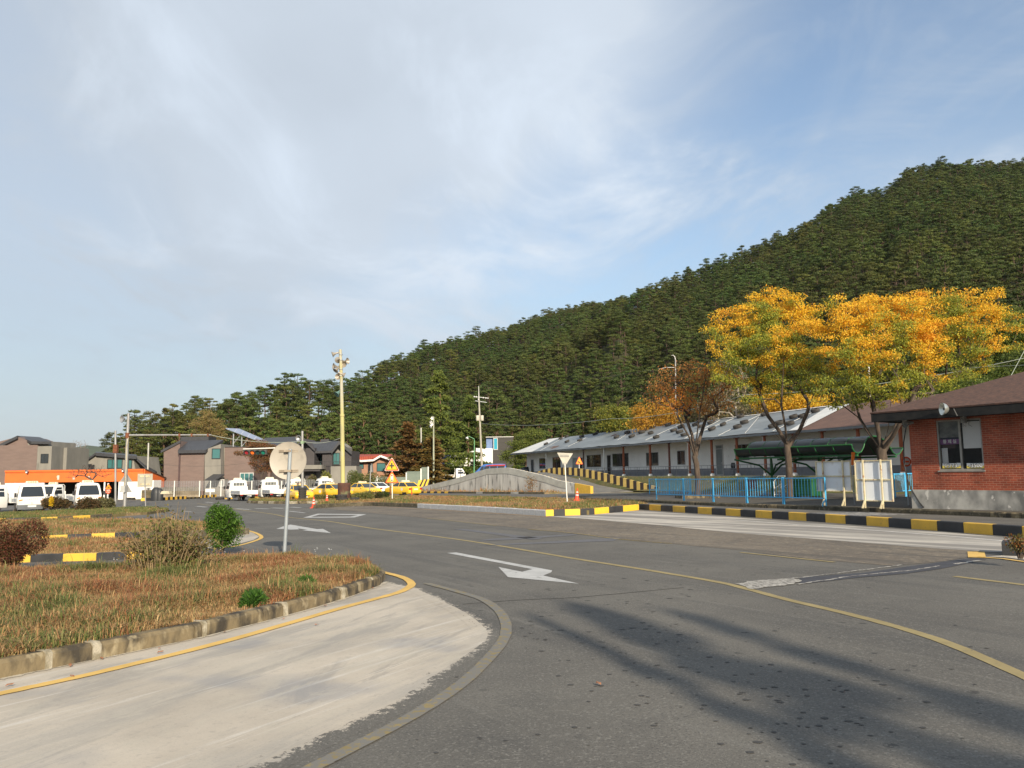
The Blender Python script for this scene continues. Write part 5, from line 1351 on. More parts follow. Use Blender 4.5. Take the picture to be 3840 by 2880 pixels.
mb = MB(); mb.box(a.x, xA, 0, .15, -.4, zb_ - .003); mb.box(xB, b.x + .13, -.01, .15, -.4, zb_ - .003)
mb.box(b.x + .13, xC, .0, 2.2, -.4, zb_ + .1)
mb.build('white_wall', HWHITE, h)
mb = MB(); mb.box(xA, xB, 4.5, 4.6, -.4, zb_ + .6); mb.box(xA - .1, xA, .15, 4.5, -.4, zb_ + .4); mb.box(xB, xB + .1, .15, 4.5, -.4, zb_ + .4); mb.build('bay_interior', INTER, h)
for px in (391, 300): x = lp(px, 1830, D, lo).x; mb = MB(); mb.box(x - .08, x + .08, 0, .15, -.4, zb_); mb.build('bay_post', HWHITE, h)
pwin(h, 549, 1827, 565, 1853, D - .02, lo, DARKGL, WF, 2, .07)
for px, py in ((100, 1766), (461, 1761)):
    p = lp(px, py, D - .5, lo); mb = MB(); mb.lathe([(.05, 0), (.10, .1), (.22, .3), (.2, .3), (.09, .12)], 14, aim(p + Vector((.1, .2, 0)), (-.5, -1, -.5))); mb.build('horn_lamp', STEEL, h, smooth=50)
mb = MB()
for px, py, s in ((220, 1790, .5), (278, 1793, .3), (335, 1790, .3)):
    p = lp(px, py, D, lo); mb.box(p.x - .12, p.x + .14, -.12, -.105, p.z - s * .6, p.z + s * .5); mb.box(p.x - .2, p.x - .14, -.12, -.105, p.z, p.z + .12)
mb.build('worn_lettering', mat('peeled_white', (.62, .5, .42), .7), h)

# grey gabled house behind the garage
D = 126; lo = hloc(400, D); h = thing('grey_gabled_house', 'grey house with low dark gable roof and teal windows behind the garage', 'house', lo)
mb = MB(); px_poly(mb, [(303, 1860), (520, 1860), (500, 1711), (358, 1702), (303, 1741)], D, 9, lo); mb.build('wall', HCON, h)
mb = MB(); px_slab(mb, [(291, 1743, D - .5), (359, 1697, D - .5), (359, 1697, D + 9), (291, 1743, D + 9)], .35, lo); px_slab(mb, [(359, 1697, D - .6), (359, 1694, D + 9), (512, 1704, D + 9), (512, 1710, D - .6)], .5, lo)
px_slab(mb, [(505, 1712, D), (512, 1706, D + 8), (590, 1768, D + 8), (570, 1775, D)], .3, lo); mb.build('roof', ROOFD, h)
pwin(h, 403, 1722, 459, 1757, D, lo, TEAL, DARK, 2, .12); pwin(h, 482, 1724, 495, 1757, D, lo, TEAL, DARK, 0, .1)
mb = MB(); face_box(mb, 266, 292, 1719, D + 4, 5, lo); mb.build('side_wing', HCON, h)

# brown and concrete houses in the middle
D = 106; lo = hloc(730, D); h = thing('split_roof_house', 'brown house with stepped dark roof, concrete side and one teal window', 'house', lo)
mb = MB(); px_poly(mb, [(614, 1862), (674.5, 1862), (674.5, 1654), (614, 1686)], D + .4, 9, lo); face_box(mb, 677, 767, 1688, D, 6, lo); face_box(mb, 675, 764, 1676, D + 2, 6, lo); mb.build('wall', SID, h)
mb = MB(); px_poly(mb, [(767.3, 1862), (828, 1862), (828, 1665), (767.3, 1687)], D, 7, lo); face_box(mb, 828.3, 843, 1679, D + 1.2, 6, lo); mb.build('concrete_wall', HCON, h)
mb = MB(); px_slab(mb, [(667, 1689, D - .5), (771, 1687, D - .5), (838, 1649, D + 3.5), (690, 1653, D + 3.5)], .40, lo); px_slab(mb, [(603, 1689, D + .2), (677, 1650, D + .2), (677, 1650, D + 9), (603, 1689, D + 9)], .35, lo)
face_box(mb, 677, 782, 1637, D + 4, 3, lo, 1660); px_slab(mb, [(769, 1798, D - 2.2), (811, 1798, D - 2.2), (842, 1778, D), (800, 1778, D)], .15, lo); mb.build('roof', ROOFD, h)
pwin(h, 795, 1682, 827, 1721, D, lo, TEAL, DARK, 0, .1)
mb = MB(); face_box(mb, 671, 677, 1690, D - .1, .4, lo); mb.build('downpipe', mat('brown_pipe', (.08, .05, .05), .7), h)
D = 107; lo = hloc(900, D); h = thing('flat_brown_house', 'flat brown block house with white framed window, beside the split-roof house', 'house', lo)
mb = MB(); face_box(mb, 843.4, 955, 1677, D, 9, lo); face_box(mb, 957, 1015, 1690, D + 6, 5, lo); mb.build('wall', SID, h)
mb = MB(); face_box(mb, 843, 956, 1674.5, D - .1, 9.2, lo, 1677.2); mb.build('roof_edge', ROOFD, h)
pwin(h, 900, 1773, 951, 1806, D, lo, TEAL, WF, 2, .1); pwin(h, 822, 1798, 841, 1824, D - 1.5, lo, GREYB, WF, 1, .1)
mb = MB(); face_box(mb, 785, 843, 1797, D - 1.3, 1.2, lo); mb.build('lean_to_wall', HCON, h)
D = 108; lo = hloc(900, D); h = thing('solar_panel_rack', 'tilted blue-grey solar panel on steel posts above the flat brown house', 'solar panel', lo)
mb = MB(); px_slab(mb, [(847, 1605, D), (898, 1607.5, D + 1), (1001, 1652, D + 1), (980, 1656, D)], .12, lo); mb.build('panel', rows_mat('solar_cells', (.22, .26, .36), (.19, .23, .32), .9, 0, .0, 1.0, .05, .35, (.4, .42, .46)), h)
for px, y0 in ((876, 1620), (907, 1632), (962, 1655)):
    p = lp(px, y0, D + .6, lo); q = lp(px, 1676, D + .6, lo); mb = MB(); mb.tube([(p.x, p.y, p.z - .1), (p.x, p.y, q.z - .2)], .09, 6)
    if px < 950: mb.tube([(p.x, p.y, p.z - 1.6), (p.x + .9, p.y, p.z - .5)], .05, 5)
    mb.build('post', STEEL, h)
D = 110; lo = hloc(1080, D); h = thing('dark_gable_house', 'dark clad house with long dark roof behind the round sign', 'house', lo)
mb = MB(); face_box(mb, 1000, 1109, 1668, D + 4, 6, lo); face_box(mb, 1147, 1179, 1680, D, 6, lo); px_poly(mb, [(1109, 1760), (1179, 1760), (1179, 1682), (1140, 1645), (1109, 1672)], D + 1.2, 6, lo); mb.build('wall', SIDD, h)
mb = MB(); px_slab(mb, [(975, 1672, D + 2), (1110, 1672, D + 2), (1121, 1637, D + 6), (994, 1642, D + 6)], .3, lo); px_slab(mb, [(1138, 1643, D - .4), (1138, 1643, D + 7), (1180, 1683, D + 7), (1180, 1683, D - .4)], .35, lo); px_slab(mb, [(1103, 1676, D - .4), (1103, 1676, D + 7), (1138, 1643, D + 7), (1138, 1643, D - .4)], .35, lo); mb.build('roof', ROOFD, h)
mb = MB(); face_box(mb, 1100, 1147, 1695, D + .8, 5, lo); face_box(mb, 1090, 1206, 1744, D - 1.5, 3, lo, 1760); mb.build('concrete_wall', HCON, h)
pwin(h, 1100, 1766, 1185, 1786, D + 1.0, lo, TEAL, DARK, 3, .1)
mb = MB(); face_box(mb, 1095, 1200, 1760.3, D - 1.3, .3, lo, 1768); mb.build('canopy', SIDD, h)
mb = MB(); face_box(mb, 1183, 1206, 1762, D + 1.1, 3, lo); face_box(mb, 1070, 1098, 1762, D + 1.1, 3, lo); mb.build('lower_wall', HCON, h)
D = 111; lo = hloc(1240, D); h = thing('dark_house_with_glass', 'dark metal clad house with large glass gable, beside the loudspeaker pole', 'house', lo)
mb = MB(); face_box(mb, 1209, 1246, 1691, D, 6, lo); face_box(mb, 1294, 1318, 1690, D, 6, lo); face_box(mb, 1181, 1209, 1700, D + 2.5, 3, lo)
mb.build('wall', SIDD, h)
mb = MB(); px_poly(mb, [(1246.2, 1745), (1294, 1745), (1294, 1676), (1272, 1659), (1246.2, 1685)], D + .9, 5, lo); face_box(mb, 1240, 1336, 1748, D - 1.4, 4, lo); mb.build('concrete_wall', HCON, h)
mb = MB(); px_slab(mb, [(1180, 1692, D - .5), (1244, 1690, D - .5), (1272, 1654, D + 3), (1159, 1657, D + 3)], .3, lo); px_slab(mb, [(1272, 1653, D - .5), (1272, 1653, D + 6), (1319, 1692, D + 6), (1319, 1692, D - .5)], .5, lo); px_slab(mb, [(1243, 1690, D - .45), (1243, 1690, D + 3), (1272, 1653, D + 3), (1272, 1653, D - .45)], .5, lo)
face_box(mb, 1203, 1233, 1647, D + 3.2, 1.2, lo, 1662); mb.build('roof', ROOFD, h)
pwin(h, 1248, 1698, 1274, 1743, D + .85, lo, TEAL, DARK, 1, .08); pwin(h, 1192, 1707, 1207, 1747, D + 2.4, lo, TEAL, DARK, 0, .08)
mb = MB()
for px in range(1181, 1340, 5):
    p = lp(px, 1731, D - 1.35, lo); q = lp(px, 1747, D - 1.35, lo); mb.bar(p, q, .03)
mb.bar(lp(1181, 1731, D - 1.35, lo), lp(1338, 1731, D - 1.35, lo), .05); mb.build('balcony_rail', DARK, h)
# red-roofed house
D = 122; lo = hloc(1400, D); h = thing('red_roofed_house', 'small pinkish brick house with red tiled roof behind the warning signs', 'house', lo)
PINK = mat('pink_brick', (.36, .20, .125), .85, (.30, .165, .11), 2); REDT = rows_mat('red_roof_tiles', (.36, .065, .035), (.28, .055, .03), .35, 0, .03, 2, .15, .7)
mb = MB(); px_poly(mb, [(1320, 1850), (1478, 1850), (1478, 1726), (1455, 1722), (1428, 1711), (1402, 1726), (1356, 1729), (1320, 1722)], D, 8, lo); mb.build('wall', PINK, h)
mb = MB(); px_slab(mb, [(1314, 1716, D - .8), (1354, 1727, D - .8), (1400, 1724, D - .8), (1427, 1708, D - .8), (1462, 1721, D - .8), (1480, 1716, D + 2), (1468, 1703, D + 4), (1318, 1704, D + 4)], .12, lo); mb.build('roof', REDT, h)
mb = MB()
ep = [(1314, 1718), (1354, 1729), (1400, 1726), (1427, 1710), (1462, 1723)]
for p, q in zip(ep, ep[1:]): mb.bar(lp(*p, D - .85, lo), lp(*q, D - .85, lo), .2, .28)
mb.build('eave', HWHITE, h)
for q in ((1345, 1738, 1364, 1758), (1413, 1736, 1446, 1768)): pwin(h, *q, D, lo, TEAL, DARK, 0, .1)
pwin(h, 1380, 1738, 1398, 1775, D, lo, DARKGL, DARK, 0, .1)
# dark block building behind the hedge
D = 150; lo = hloc(1880, D); h = thing('black_block_building', 'black cube building with a cyan window strip and white low wing', 'building', (lo[0], D, .8)); lo = (lo[0], D, .8)
mb = MB(); face_box(mb, 1849, 1925, 1640, D, 8, lo, 1760); mb.build('wall', mat('black_cladding', (.042, .040, .036), .7, (.055, .05, .045), 1.0, stretch=(.3, 1, 3)), h)
mb = MB(); face_box(mb, 1823.5, 1848.7, 1640, D + .5, 6, lo, 1682); mb.build('blue_glass_wall', mat('pale_blue_glass', (.18, .26, .45), .25), h)
mb = MB(); face_box(mb, 1822, 1926, 1637.5, D - .2, 8.4, lo, 1640); mb.build('roof_edge', HWHITE, h)
pwin(h, 1850, 1642, 1867, 1687, D, lo, glass('cyan_glass', (.02, .30, .42), .1), WF, 0, .12)
mb = MB(); px_poly(mb, [(1780, 1760), (1848, 1760), (1848, 1682), (1785, 1680)], D, 3, lo); px_poly(mb, [(1688, 1760), (1779.6, 1760), (1779.6, 1690), (1690, 1706)], D + 2, 3, lo); mb.build('white_wing', HWHITE, h)
mb = MB(); face_box(mb, 1655, 1687.5, 1705, D - 1, 4, lo, 1740); mb.build('blue_wing', mat('blue_wall', (.06, .09, .20), .6), h)
# ------------------------------------------------------------------ vehicles
def rrect(x0, x1, hw, r, z, n=4):
    """rounded rectangle ring in the horizontal plane"""
    out = []
    for cx, cy, a0 in ((x1 - r, hw - r, 0), (x0 + r, hw - r, 90), (x0 + r, -hw + r, 180), (x1 - r, -hw + r, 270)):
        for i in range(n + 1): a = R(a0 + 90 * i / n); out.append((cx + r * math.cos(a), cy + r * math.sin(a), z))
    return out
def wheel(par, x, y, r, w, rim):
    s = 1 if y > 0 else -1
    M_ = Matrix.Translation((x, y, r)) @ Matrix.Rotation(R(90) * -s, 4, 'X')
    mb = MB(); mb.lathe([(r * .60, -w * .5), (r * .9, -w * .5), (r, -w * .3), (r, w * .3), (r * .93, w * .5), (r * .62, w * .5)], 18, M_)
    o = mb.build('wheel', RUBBER, par, smooth=35)
    mb = MB(); mb.lathe([(.0, w * .34), (r * .2, w * .42), (r * .45, w * .30), (r * .62, w * .46), (r * .62, -w * .1)], 18, M_); mb.build('rim', rim, o, smooth=35)
RIM = mat('wheel_rim', (.42, .42, .42), .35, metal=.7)
SIGNB = mat('roof_sign_cream', (.72, .66, .50), .5)
GREYL = mat('grey_lettering', (.24, .25, .27), .6); REDLET = mat('red_lettering', (.5, .10, .06), .6)
PLATE = mat('white_plate', (.66, .66, .64), .5); PGREEN = mat('plate_lettering', (.10, .16, .12), .6)
MIRR = mat('black_mirror', (.02, .02, .022), .4)
def txt_on(par, body, size, m, p, facing, bold=0.0):
    """lettering at p, readable from the direction 'facing' (horizontal unit vector)"""
    f = Vector(facing).normalized(); xx = Vector((-f.y, f.x, 0)); M_ = Matrix(((xx.x, 0, f.x, p[0]), (xx.y, 0, f.y, p[1]), (0, 1, 0, p[2]), (0, 0, 0, 1)))
    return text('lettering', body, size, m, par, M_, .002, bold)
def make_truck(label, body=CARW, sign='도로주행', bedlabel=True, frontname=True):
    t = thing('pickup_truck', label, 'truck', (0, 0, 0), 0, 'white flatbed trucks of the driving school')
    mb = MB()
    lv = [(.30, 2.30, .86, .83), (.36, 2.36, .84, .85), (.75, 2.385, .84, .865), (1.02, 2.36, .84, .865), (1.10, 2.32, .84, .86), (1.5, 2.12, .84, .80), (1.80, 1.93, .86, .745), (1.90, 1.84, .90, .70), (1.955, 1.70, 1.0, .62)]
    mb.loft([rrect(b, a, hw, .13, z) for z, a, b, hw in lv]); mb.build('cab', body, t, smooth=35)
    def fx(z): return float(np.interp(z, [l[0] for l in lv], [l[1] for l in lv]))
    def hwz(z): return float(np.interp(z, [l[0] for l in lv], [l[3] for l in lv]))
    mb = MB(); wsr = []
    for zz, hy in ((1.10, .76), (1.3, .74), (1.5, .70), (1.65, .67), (1.80, .62)):
        xf = fx(zz) + .012; hm = hwz(zz); ring = [(xf - .08, -hy - .03, zz), (xf, -hy + .08, zz), (xf, hy - .08, zz), (xf - .08, hy + .03, zz), (xf - .14, hy, zz), (xf - .14, -hy, zz)]; wsr.append(ring)
    mb.loft(wsr); mb.build('windshield', CARGL, t)
    for s in (-1, 1):
        mb = MB(); y = lambda z: s * (hwz(z) + .004)
        mb.prism([(2.12, y(1.12), 1.12), (1.18, y(1.10), 1.10), (1.18, y(1.70), 1.70), (1.78, y(1.70), 1.70), (2.02, y(1.42), 1.42)], (0, -s * .02, 0)); mb.build('side_window', CARGL, t)
        mb = MB(); mb.bar((2.1, s * .83, 1.25), (2.2, s * 1.0, 1.25), .03); mb.box(2.14, 2.24, min(s * .93, s * 1.07), max(s * .93, s * 1.07), 1.08, 1.38); mb.build('wing_mirror', MIRR, t)
        mb = MB(); y0, y1 = sorted((s * .56, s * .83)); mb.prism([(2.375, y0, .68), (2.375, y1, .68), (2.35, y1, .84), (2.37, y0, .82)], (.035, 0, 0)); hl = mb.build('headlight', LAMPG, t)
        mb = MB(); mb.prism([(2.36, y0 + .04 * (s > 0), .825), (2.35, y1 - .0, .845), (2.335, y1, .96), (2.345, y0 + .06, .93)], (.035, 0, 0)); mb.build('turn_signal', AMBER, hl)
        mb = MB(); y0, y1 = sorted((s * .58, s * .80)); mb.box(-2.44, -2.40, y0, y1, .52, .62); mb.build('tail_light', REDL, t)
    mb = MB(); mb.loft([rrect(2.1, 2.44, .86, .06, z) for z in (.24, .30, .52, .56)]); mb.box(2.445, 2.449, -.55, .55, .34, .40); mb.build('bumper', mat('grey_bumper', (.12, .13, .14), .6), t)
    mb = MB(); mb.box(2.45, 2.456, -.25, .25, .40, .52); p = mb.build('number_plate', PLATE, t); 
    mb = MB(); mb.box(2.38, 2.397, -.48, .48, .60, .605); mb.lathe([(.05, .0), (.075, .0), (.075, .012), (.05, .012)], 14, Matrix.Translation((2.392, 0, .68)) @ Matrix.Rotation(R(90), 4, 'Y')); mb.build('badge', STEEL, t)
    if frontname: txt_on(t, '세일운전학원', .13, GREYL, (2.372, 0, .93), (1, 0, 0), .003)
    # bed
    mb = MB(); mb.box(-2.38, .70, -.80, .80, .66, .74); mb.build('bed_floor', body, t)
    sp_ = mat('grey_side_panel', (.40, .42, .44), .5)
    mb = MB(); mb.box(-2.37, .70, .80, .83, .62, 1.0); mb.box(-2.37, .70, -.83, -.80, .62, 1.0); mb.box(.66, .70, -.80, .80, .742, 1.35); mb.build('bed_side', body, t)
    mb = MB(); mb.box(-2.2, .6, .831, .838, .70, .93); mb.box(-2.2, .6, -.838, -.831, .70, .93); mb.build('side_panel', sp_, t)
    mb = MB(); mb.box(-2.41, -2.38, -.83, .83, .62, 1.0); mb.box(-2.418, -2.411, -.78, .78, .74, .76); mb.box(-2.418, -2.411, -.78, .78, .86, .88); mb.build('tailgate', body, t)
    mb = MB(); mb.box(-2.42, -2.38, -.22, .22, .42, .54); mb.build('rear_plate', PLATE, t)
    mb = MB(); mb.box(-2.40, 2.0, -.38, .38, .42, .60); mb.box(-2.36, -2.30, -.80, .80, .40, .62); mb.box(-1.0, -.2, .4, .72, .34, .58); mb.build('chassis', CHASSIS, t)
    # headboard guard and rear cab window
    mb = MB()
    mb.tube([(.72, -.72, 1.0), (.72, -.72, 1.82), (.72, -.60, 1.95), (.72, .60, 1.95), (.72, .72, 1.82), (.72, .72, 1.0)], .022, 6)
    for y in (-.3, 0, .3): mb.tube([(.72, y, 1.35), (.72, y, 1.95)], .014, 5)
    mb.build('cab_guard', body, t)
    mb = MB(); mb.box(.815, .83, -.52, .52, 1.42, 1.70); mb.build('rear_window', mat('tinted_rear_glass', (.12, .13, .13), .15), t)
    if sign:
        mb = MB(); mb.loft([rrect(1.15, 1.45, hw, .05, z) for z, hw in ((1.96, .40), (2.0, .42), (2.16, .36), (2.18, .33))]); g = mb.build('roof_sign', SIGNB, t)
        txt_on(g, sign, .15, REDLET, (1.452, 0, 2.08), (1, 0, 0), .002)
    for x, y, r, w in ((1.62, .70, .31, .2), (1.62, -.70, .31, .2), (-1.35, .66, .27, .3), (-1.35, -.66, .27, .3)): wheel(t, x, y, r, w, RIM)
    return t
def make_taxi(label, body=CARY, sign=True, group='yellow driving school cars'):
    t = thing('training_car' if group else 'parked_car', label, 'car', (0, 0, 0), 0, group)
    if not group: 
        if 'group' in t: del t['group']
    mb = MB()
    lv = [(.20, -1.95, 1.95, .76), (.30, -2.08, 2.08, .82), (.48, -2.12, 2.13, .835), (.62, -2.10, 2.11, .835), (.74, -2.10, 2.02, .83), (.84, -2.07, 1.75, .81), (.90, -2.02, 1.25, .79), (.95, -1.9, .95, .76)]
    mb.loft([rrect(a, b, hw, .22, z, 5) for z, a, b, hw in lv]); mb.build('body', body, t, smooth=40)
    gl = [(.88, -1.72, 1.12, .75), (1.05, -1.52, .82, .71), (1.22, -1.26, .52, .655), (1.34, -1.02, .26, .60)]
    mb = MB(); mb.loft([rrect(a, b, hw, .12, z) for z, a, b, hw in gl]); mb.build('window_glass', CARGL, t, smooth=40)
    mb = MB(); mb.loft([rrect(a, b, hw, .14, z) for z, a, b, hw in ((1.325, -1.10, .34, .615), (1.37, -1.02, .24, .60), (1.40, -.85, .05, .52))]); mb.build('roof', body, t, smooth=40)
    mb = MB()
    for s in (-1, 1):
        mb.tube([(1.06, s * .70, .90), (.78, s * .675, 1.08), (.26, s * .585, 1.35)], .032, 5)
        mb.tube([(-1.68, s * .70, .90), (-1.48, s * .68, 1.06), (-1.0, s * .585, 1.35)], .05, 5)
        mb.tube([(-.22, s * .735, .90), (-.25, s * .71, 1.06), (-.30, s * .60, 1.35)], .03, 5)
    mb.build('pillar', body, t)
    for s in (-1, 1):
        mb = MB(); mb.lathe([(.0, .07), (.09, .05), (.13, .0)], 12, Matrix.Translation((1.98, s * .60, .63)) @ Matrix.Rotation(R(90), 4, 'Y') @ Matrix.Scale(1.35, 4, (0, 1, 0))); mb.build('headlight', LAMPG, t, smooth=40)
        mb = MB(); y0, y1 = sorted((s * .50, s * .80)); mb.box(-2.13, -2.02, y0, y1, .64, .80); mb.build('tail_light', REDL, t)
        mb = MB(); y0, y1 = sorted((s * .76, s * .92)); mb.box(.70, .82, y0, y1, .90, 1.02); mb.build('wing_mirror', body, t)
    mb = MB(); mb.box(2.12, 2.137, -.40, .40, .42, .50); mb.build('grille', DARK, t)
    mb = MB(); mb.box(-2.145, -2.11, -.24, .24, .60, .74); mb.box(2.13, 2.15, -.22, .22, .30, .40); mb.build('number_plate', PLATE, t)
    if sign:
        mb = MB(); mb.loft([rrect(-.55, -.25, hw, .05, z) for z, hw in ((1.40, .46), (1.43, .47), (1.55, .42), (1.57, .38))]); g = mb.build('roof_sign', SIGNB, t)
        txt_on(g, '도로주행', .13, REDLET, (-.248, 0, 1.49), (1, 0, 0), .002)
        mb = MB()
        for s in (-1, 1): mb.lathe([(.0, .006), (.15, .006), (.15, 0)], 18, Matrix.Translation((-.9, s * .832, .68)) @ Matrix.Rotation(R(-90) * s, 4, 'X'))
        mb.build('door_emblem', PLATE, t)
    for x, y in ((1.30, .72), (1.30, -.72), (-1.30, .72), (-1.30, -.72)): wheel(t, x, y, .29, .2, RIM)
    mb = MB()
    for x in (1.30, -1.30):
        for s in (-1, 1): mb.lathe([(.0, .004), (.335, .004), (.335, .0)], 18, Matrix.Translation((x, s * .823, .33)) @ Matrix.Rotation(R(-90) * s, 4, 'X'))
    mb.build('wheel_arch', CHASSIS, t)
    return t
bpy.context.view_layer.update()
def place_at(o, px, D, off, dup_from=None, z=None, label=None, first=False):
    p = at(px, 1850, D); v = Vector((p.x, p.y)).normalized(); a = math.atan2(v.y, v.x) + R(off)
    loc = (p.x, D, gz(p.x, D) + .004 if z is None else z)
    if first: o.location = loc; o.rotation_euler = (0, 0, a); return o
    return dup(o, loc, a, label)
TG = 'white flatbed trucks of the driving school'
T0 = make_truck('white flatbed truck seen head-on at far left, roof sign, grey bumper')
place_at(T0, 112, 57.0, 184, first=True)
place_at(T0, 318, 60.5, 187, label='white flatbed truck facing us behind brown shrubs, right of the yellow flowers')
place_at(T0, 236, 74, 142, label='white flatbed truck half hidden between the two front-facing trucks')
place_at(T0, 42, 60, 128, label='white truck cut off by the left edge, seen from its side')
place_at(T0, 905, 77, 17, label='white truck seen from behind, first one right of the striped far kerb')
place_at(T0, 1022, 77, 14, label='white truck seen from behind just left of the round sign pole')
place_at(T0, 1140, 83, 40, label='white truck behind the yellow car with the tyre-stacked post before it')
place_at(T0, 1236, 86, 25, label='white truck seen from behind, just left of the tall loudspeaker pole')
y1 = make_taxi('yellow car facing us, behind the steel post standing in stacked tyres')
place_at(y1, 1120, 71, 195, first=True)
place_at(y1, 1248, 77, 222, label='yellow car parked left of the rusty barrel of the loudspeaker pole')
place_at(y1, 1366, 82, 212, label='yellow car between the rusty barrel and the two warning triangles')
place_at(y1, 1511, 81, 37, label='yellow car seen from behind, right of the two warning triangles')
c = make_taxi('small white car parked behind the yellow cars', CARW, False, None); place_at(c, 1402, 94, 40, first=True)
# side-on truck and van on the yard
p = at(1688, 1800, 120)
q = make_truck('white flatbed truck side-on beyond the corrugated fence and grey ramp', CARW, None, False, False)
q.location = (p.x, 120, .60); q.rotation_euler = (0, 0, R(4))
txt_on(q, '세일운전전문학원', .22, GREYL, (-.9, -.842, .82), (0, -1, 0), .004)
p = at(1840, 1750, 115)
BLUE = mat('blue_van_paint', (.05, .14, .42), .35, coat=.5)
vn = thing('minibus', 'blue minibus with red stripe on its side, showing above the ramp crest', 'van', (p.x, 115, .88), R(176))
mb = MB(); mb.loft([rrect(a, b, hw, .2, z) for z, a, b, hw in ((.3, -2.35, 2.3, .84), (.5, -2.4, 2.42, .88), (1.0, -2.4, 2.3, .88), (1.25, -2.38, 2.0, .87), (1.95, -2.3, 1.25, .78), (2.15, -2.15, .95, .70), (2.2, -1.9, .6, .6))]); mb.build('body', BLUE, vn, smooth=40)
for s in (-1, 1):
    for x0, x1, k in ((-2.1, -1.1, 0), (-1.0, .0, 0), (.1, .85, 0), (.92, 1.55, .35)):
        mb = MB(); mb.prism([(x0, s * .885, 1.3), (x1, s * .885, 1.3), (x1 - k, s * .83, 1.85), (x0, s * .83, 1.85)], (0, s * -.02, 0)); mb.build('side_window', CARGL, vn)
mb = MB(); mb.prism([(2.02, -.7, 1.27), (2.02, .7, 1.27), (1.36, .62, 1.88), (1.36, -.62, 1.88)], (.03, 0, .02)); mb.build('windshield', CARGL, vn)
mb = MB(); mb.box(-2.2, .6, .886, .90, 1.9, 1.98); mb.box(-2.2, .6, -.80, -.795, 1.92, 2.0); mb.prism([(-2.2, .80, 2.0), (.4, .80, 2.0), (-.3, .74, 2.08), (-2.2, .74, 2.08)], (0, .03, 0)); mb.build('stripe', mat('red_stripe', (.5, .05, .05), .4), vn)
for x, y in ((1.5, .75), (1.5, -.75), (-1.4, .75), (-1.4, -.75)): wheel(vn, x, y, .33, .2, RIM)
DCAR = mat('dark_blue_car_paint', (.015, .02, .03), .2, coat=.8)
c = make_taxi('dark blue car parked at the left end of the long white building', DCAR, False, None); p = at(1975, 1750, 112); c.location = (p.x, 112, 1.12); c.rotation_euler = (0, 0, R(165)); c.scale = (1.05, 1.05, 1.05)
c = make_taxi('black car whose roof shows between the blue minibus and the ramp crest', BLK, False, None); p = at(1880, 1750, 109); c.location = (p.x, 109, .62); c.rotation_euler = (0, 0, R(170))

# ------------------------------------------------------------------ concrete ramp
A_ = G(2217, 1851); B_ = at(1579, 1832, 100); B_.z = A_.z; dv = (B_ - A_)
FRm = Frame((A_.x, A_.y, 0), math.atan2(dv.y, dv.x)); LR = dv.length
RAMP = thing('concrete_ramp', 'grey concrete hill ramp with striped parapet between the islands and white building', 'ramp', FRm.o, FRm.rz)
tops = [(2217, 1824), (2160, 1813), (2096, 1801), (2052, 1786), (2008, 1775), (1950, 1762), (1905, 1753), (1831, 1757), (1758, 1780), (1710, 1795), (1678, 1803), (1579, 1827)]
TP = sorted(FRm.hit(a, b) for a, b in tops)
xsT = [t[0] for t in TP]; zsT = [t[1] for t in TP]
def wz(x): return float(np.interp(x, xsT, zsT))
def gl(x, y=0): q = FRm.w(x, y); return gz(q.x, q.y)
def surf(x): return max(gl(x, -2.5) + .01, wz(x) - .55)
WR = 5.0
xs = list(np.linspace(0, LR, 60))
RCON = mat('weathered_ramp_concrete', (.60, .58, .53), .9, (.42, .40, .37), 1.0, det=7, bump=.3, bscale=12, stretch=(1, 1, .25), c3=(.10, .098, .092), s3=2.2, lo3=.56, hi3=.66, f3=.8)
mb = MB(); rings = []
for x in xs:
    x = float(x); zt_ = max(wz(x), gl(x) + .05); rings.append([(x, .12, gl(x) - .4), (x, .12, zt_), (x, -.12, zt_), (x, -.12, gl(x) - .4)])
mb.loft(rings); mb.build('side_wall', RCON, RAMP)
mb = MB(); rings = []
for x in xs:
    x = float(x); zt_ = max(wz(x), gl(x) + .05)
    if 3 < x < LR - 3: rings.append([(x, .155, zt_ - .62), (x, .155, zt_ - .01), (x, .121, zt_ - .01), (x, .121, zt_ - .62)])
mb.loft(rings); mb.build('wall_coping', mat('ramp_coping', (.48, .47, .42), .9, (.38, .37, .33), 1.2, det=6), RAMP)
mb = MB(); x9 = FRm.hit(2160, 1813)[0]; mb.prism([(-.1, .16, gl(0) - .2), (x9, .16, gl(0) - .2), (x9, .16, wz(x9) + .02), (-.1, .16, wz(0) + .02)], (0, -.32, 0)); mb.build('yellow_wall_end', YEL, RAMP)
mb = MB(); rings = []
for x in xs: x = float(x); rings.append([(x, -.121, surf(x) - .6), (x, -.121, surf(x)), (x, -WR + .121, surf(x)), (x, -WR + .121, surf(x) - .6)])
mb.loft(rings); mb.build('roadway', ground_mat('ramp_surface', lambda *k: m_asphalt(*k, a=(.20, .19, .17), c=(.145, .14, .13))), RAMP)
TR = sorted(FRm.hit(a, b, -WR) for a, b in ((2008, 1772), (2040, 1760), (2075, 1754), (2137, 1753), (2190, 1759), (2250, 1771), (2300, 1783), (2380, 1804), (2454, 1824), (2510, 1838)))
xr_ = [t[0] for t in TR]; zr_ = [t[1] for t in TR]
mb = MB(); x = xr_[0]; k = 0
Lr = xr_[-1] - xr_[0]; nb = 44
for i in range(nb):
    a = xr_[0] + Lr * i / nb; b = xr_[0] + Lr * (i + 1) / nb; za, zb = np.interp([a, b], xr_, zr_); mb.m = i % 2
    ga = surf(a) - .3 if 0 < a < LR else gl(a) - .3
    mb.prism([(a, -WR, min(za, zb) - .75), (b, -WR, min(za, zb) - .75), (b, -WR, float(zb)), (a, -WR, float(za))], (0, -.22, 0))
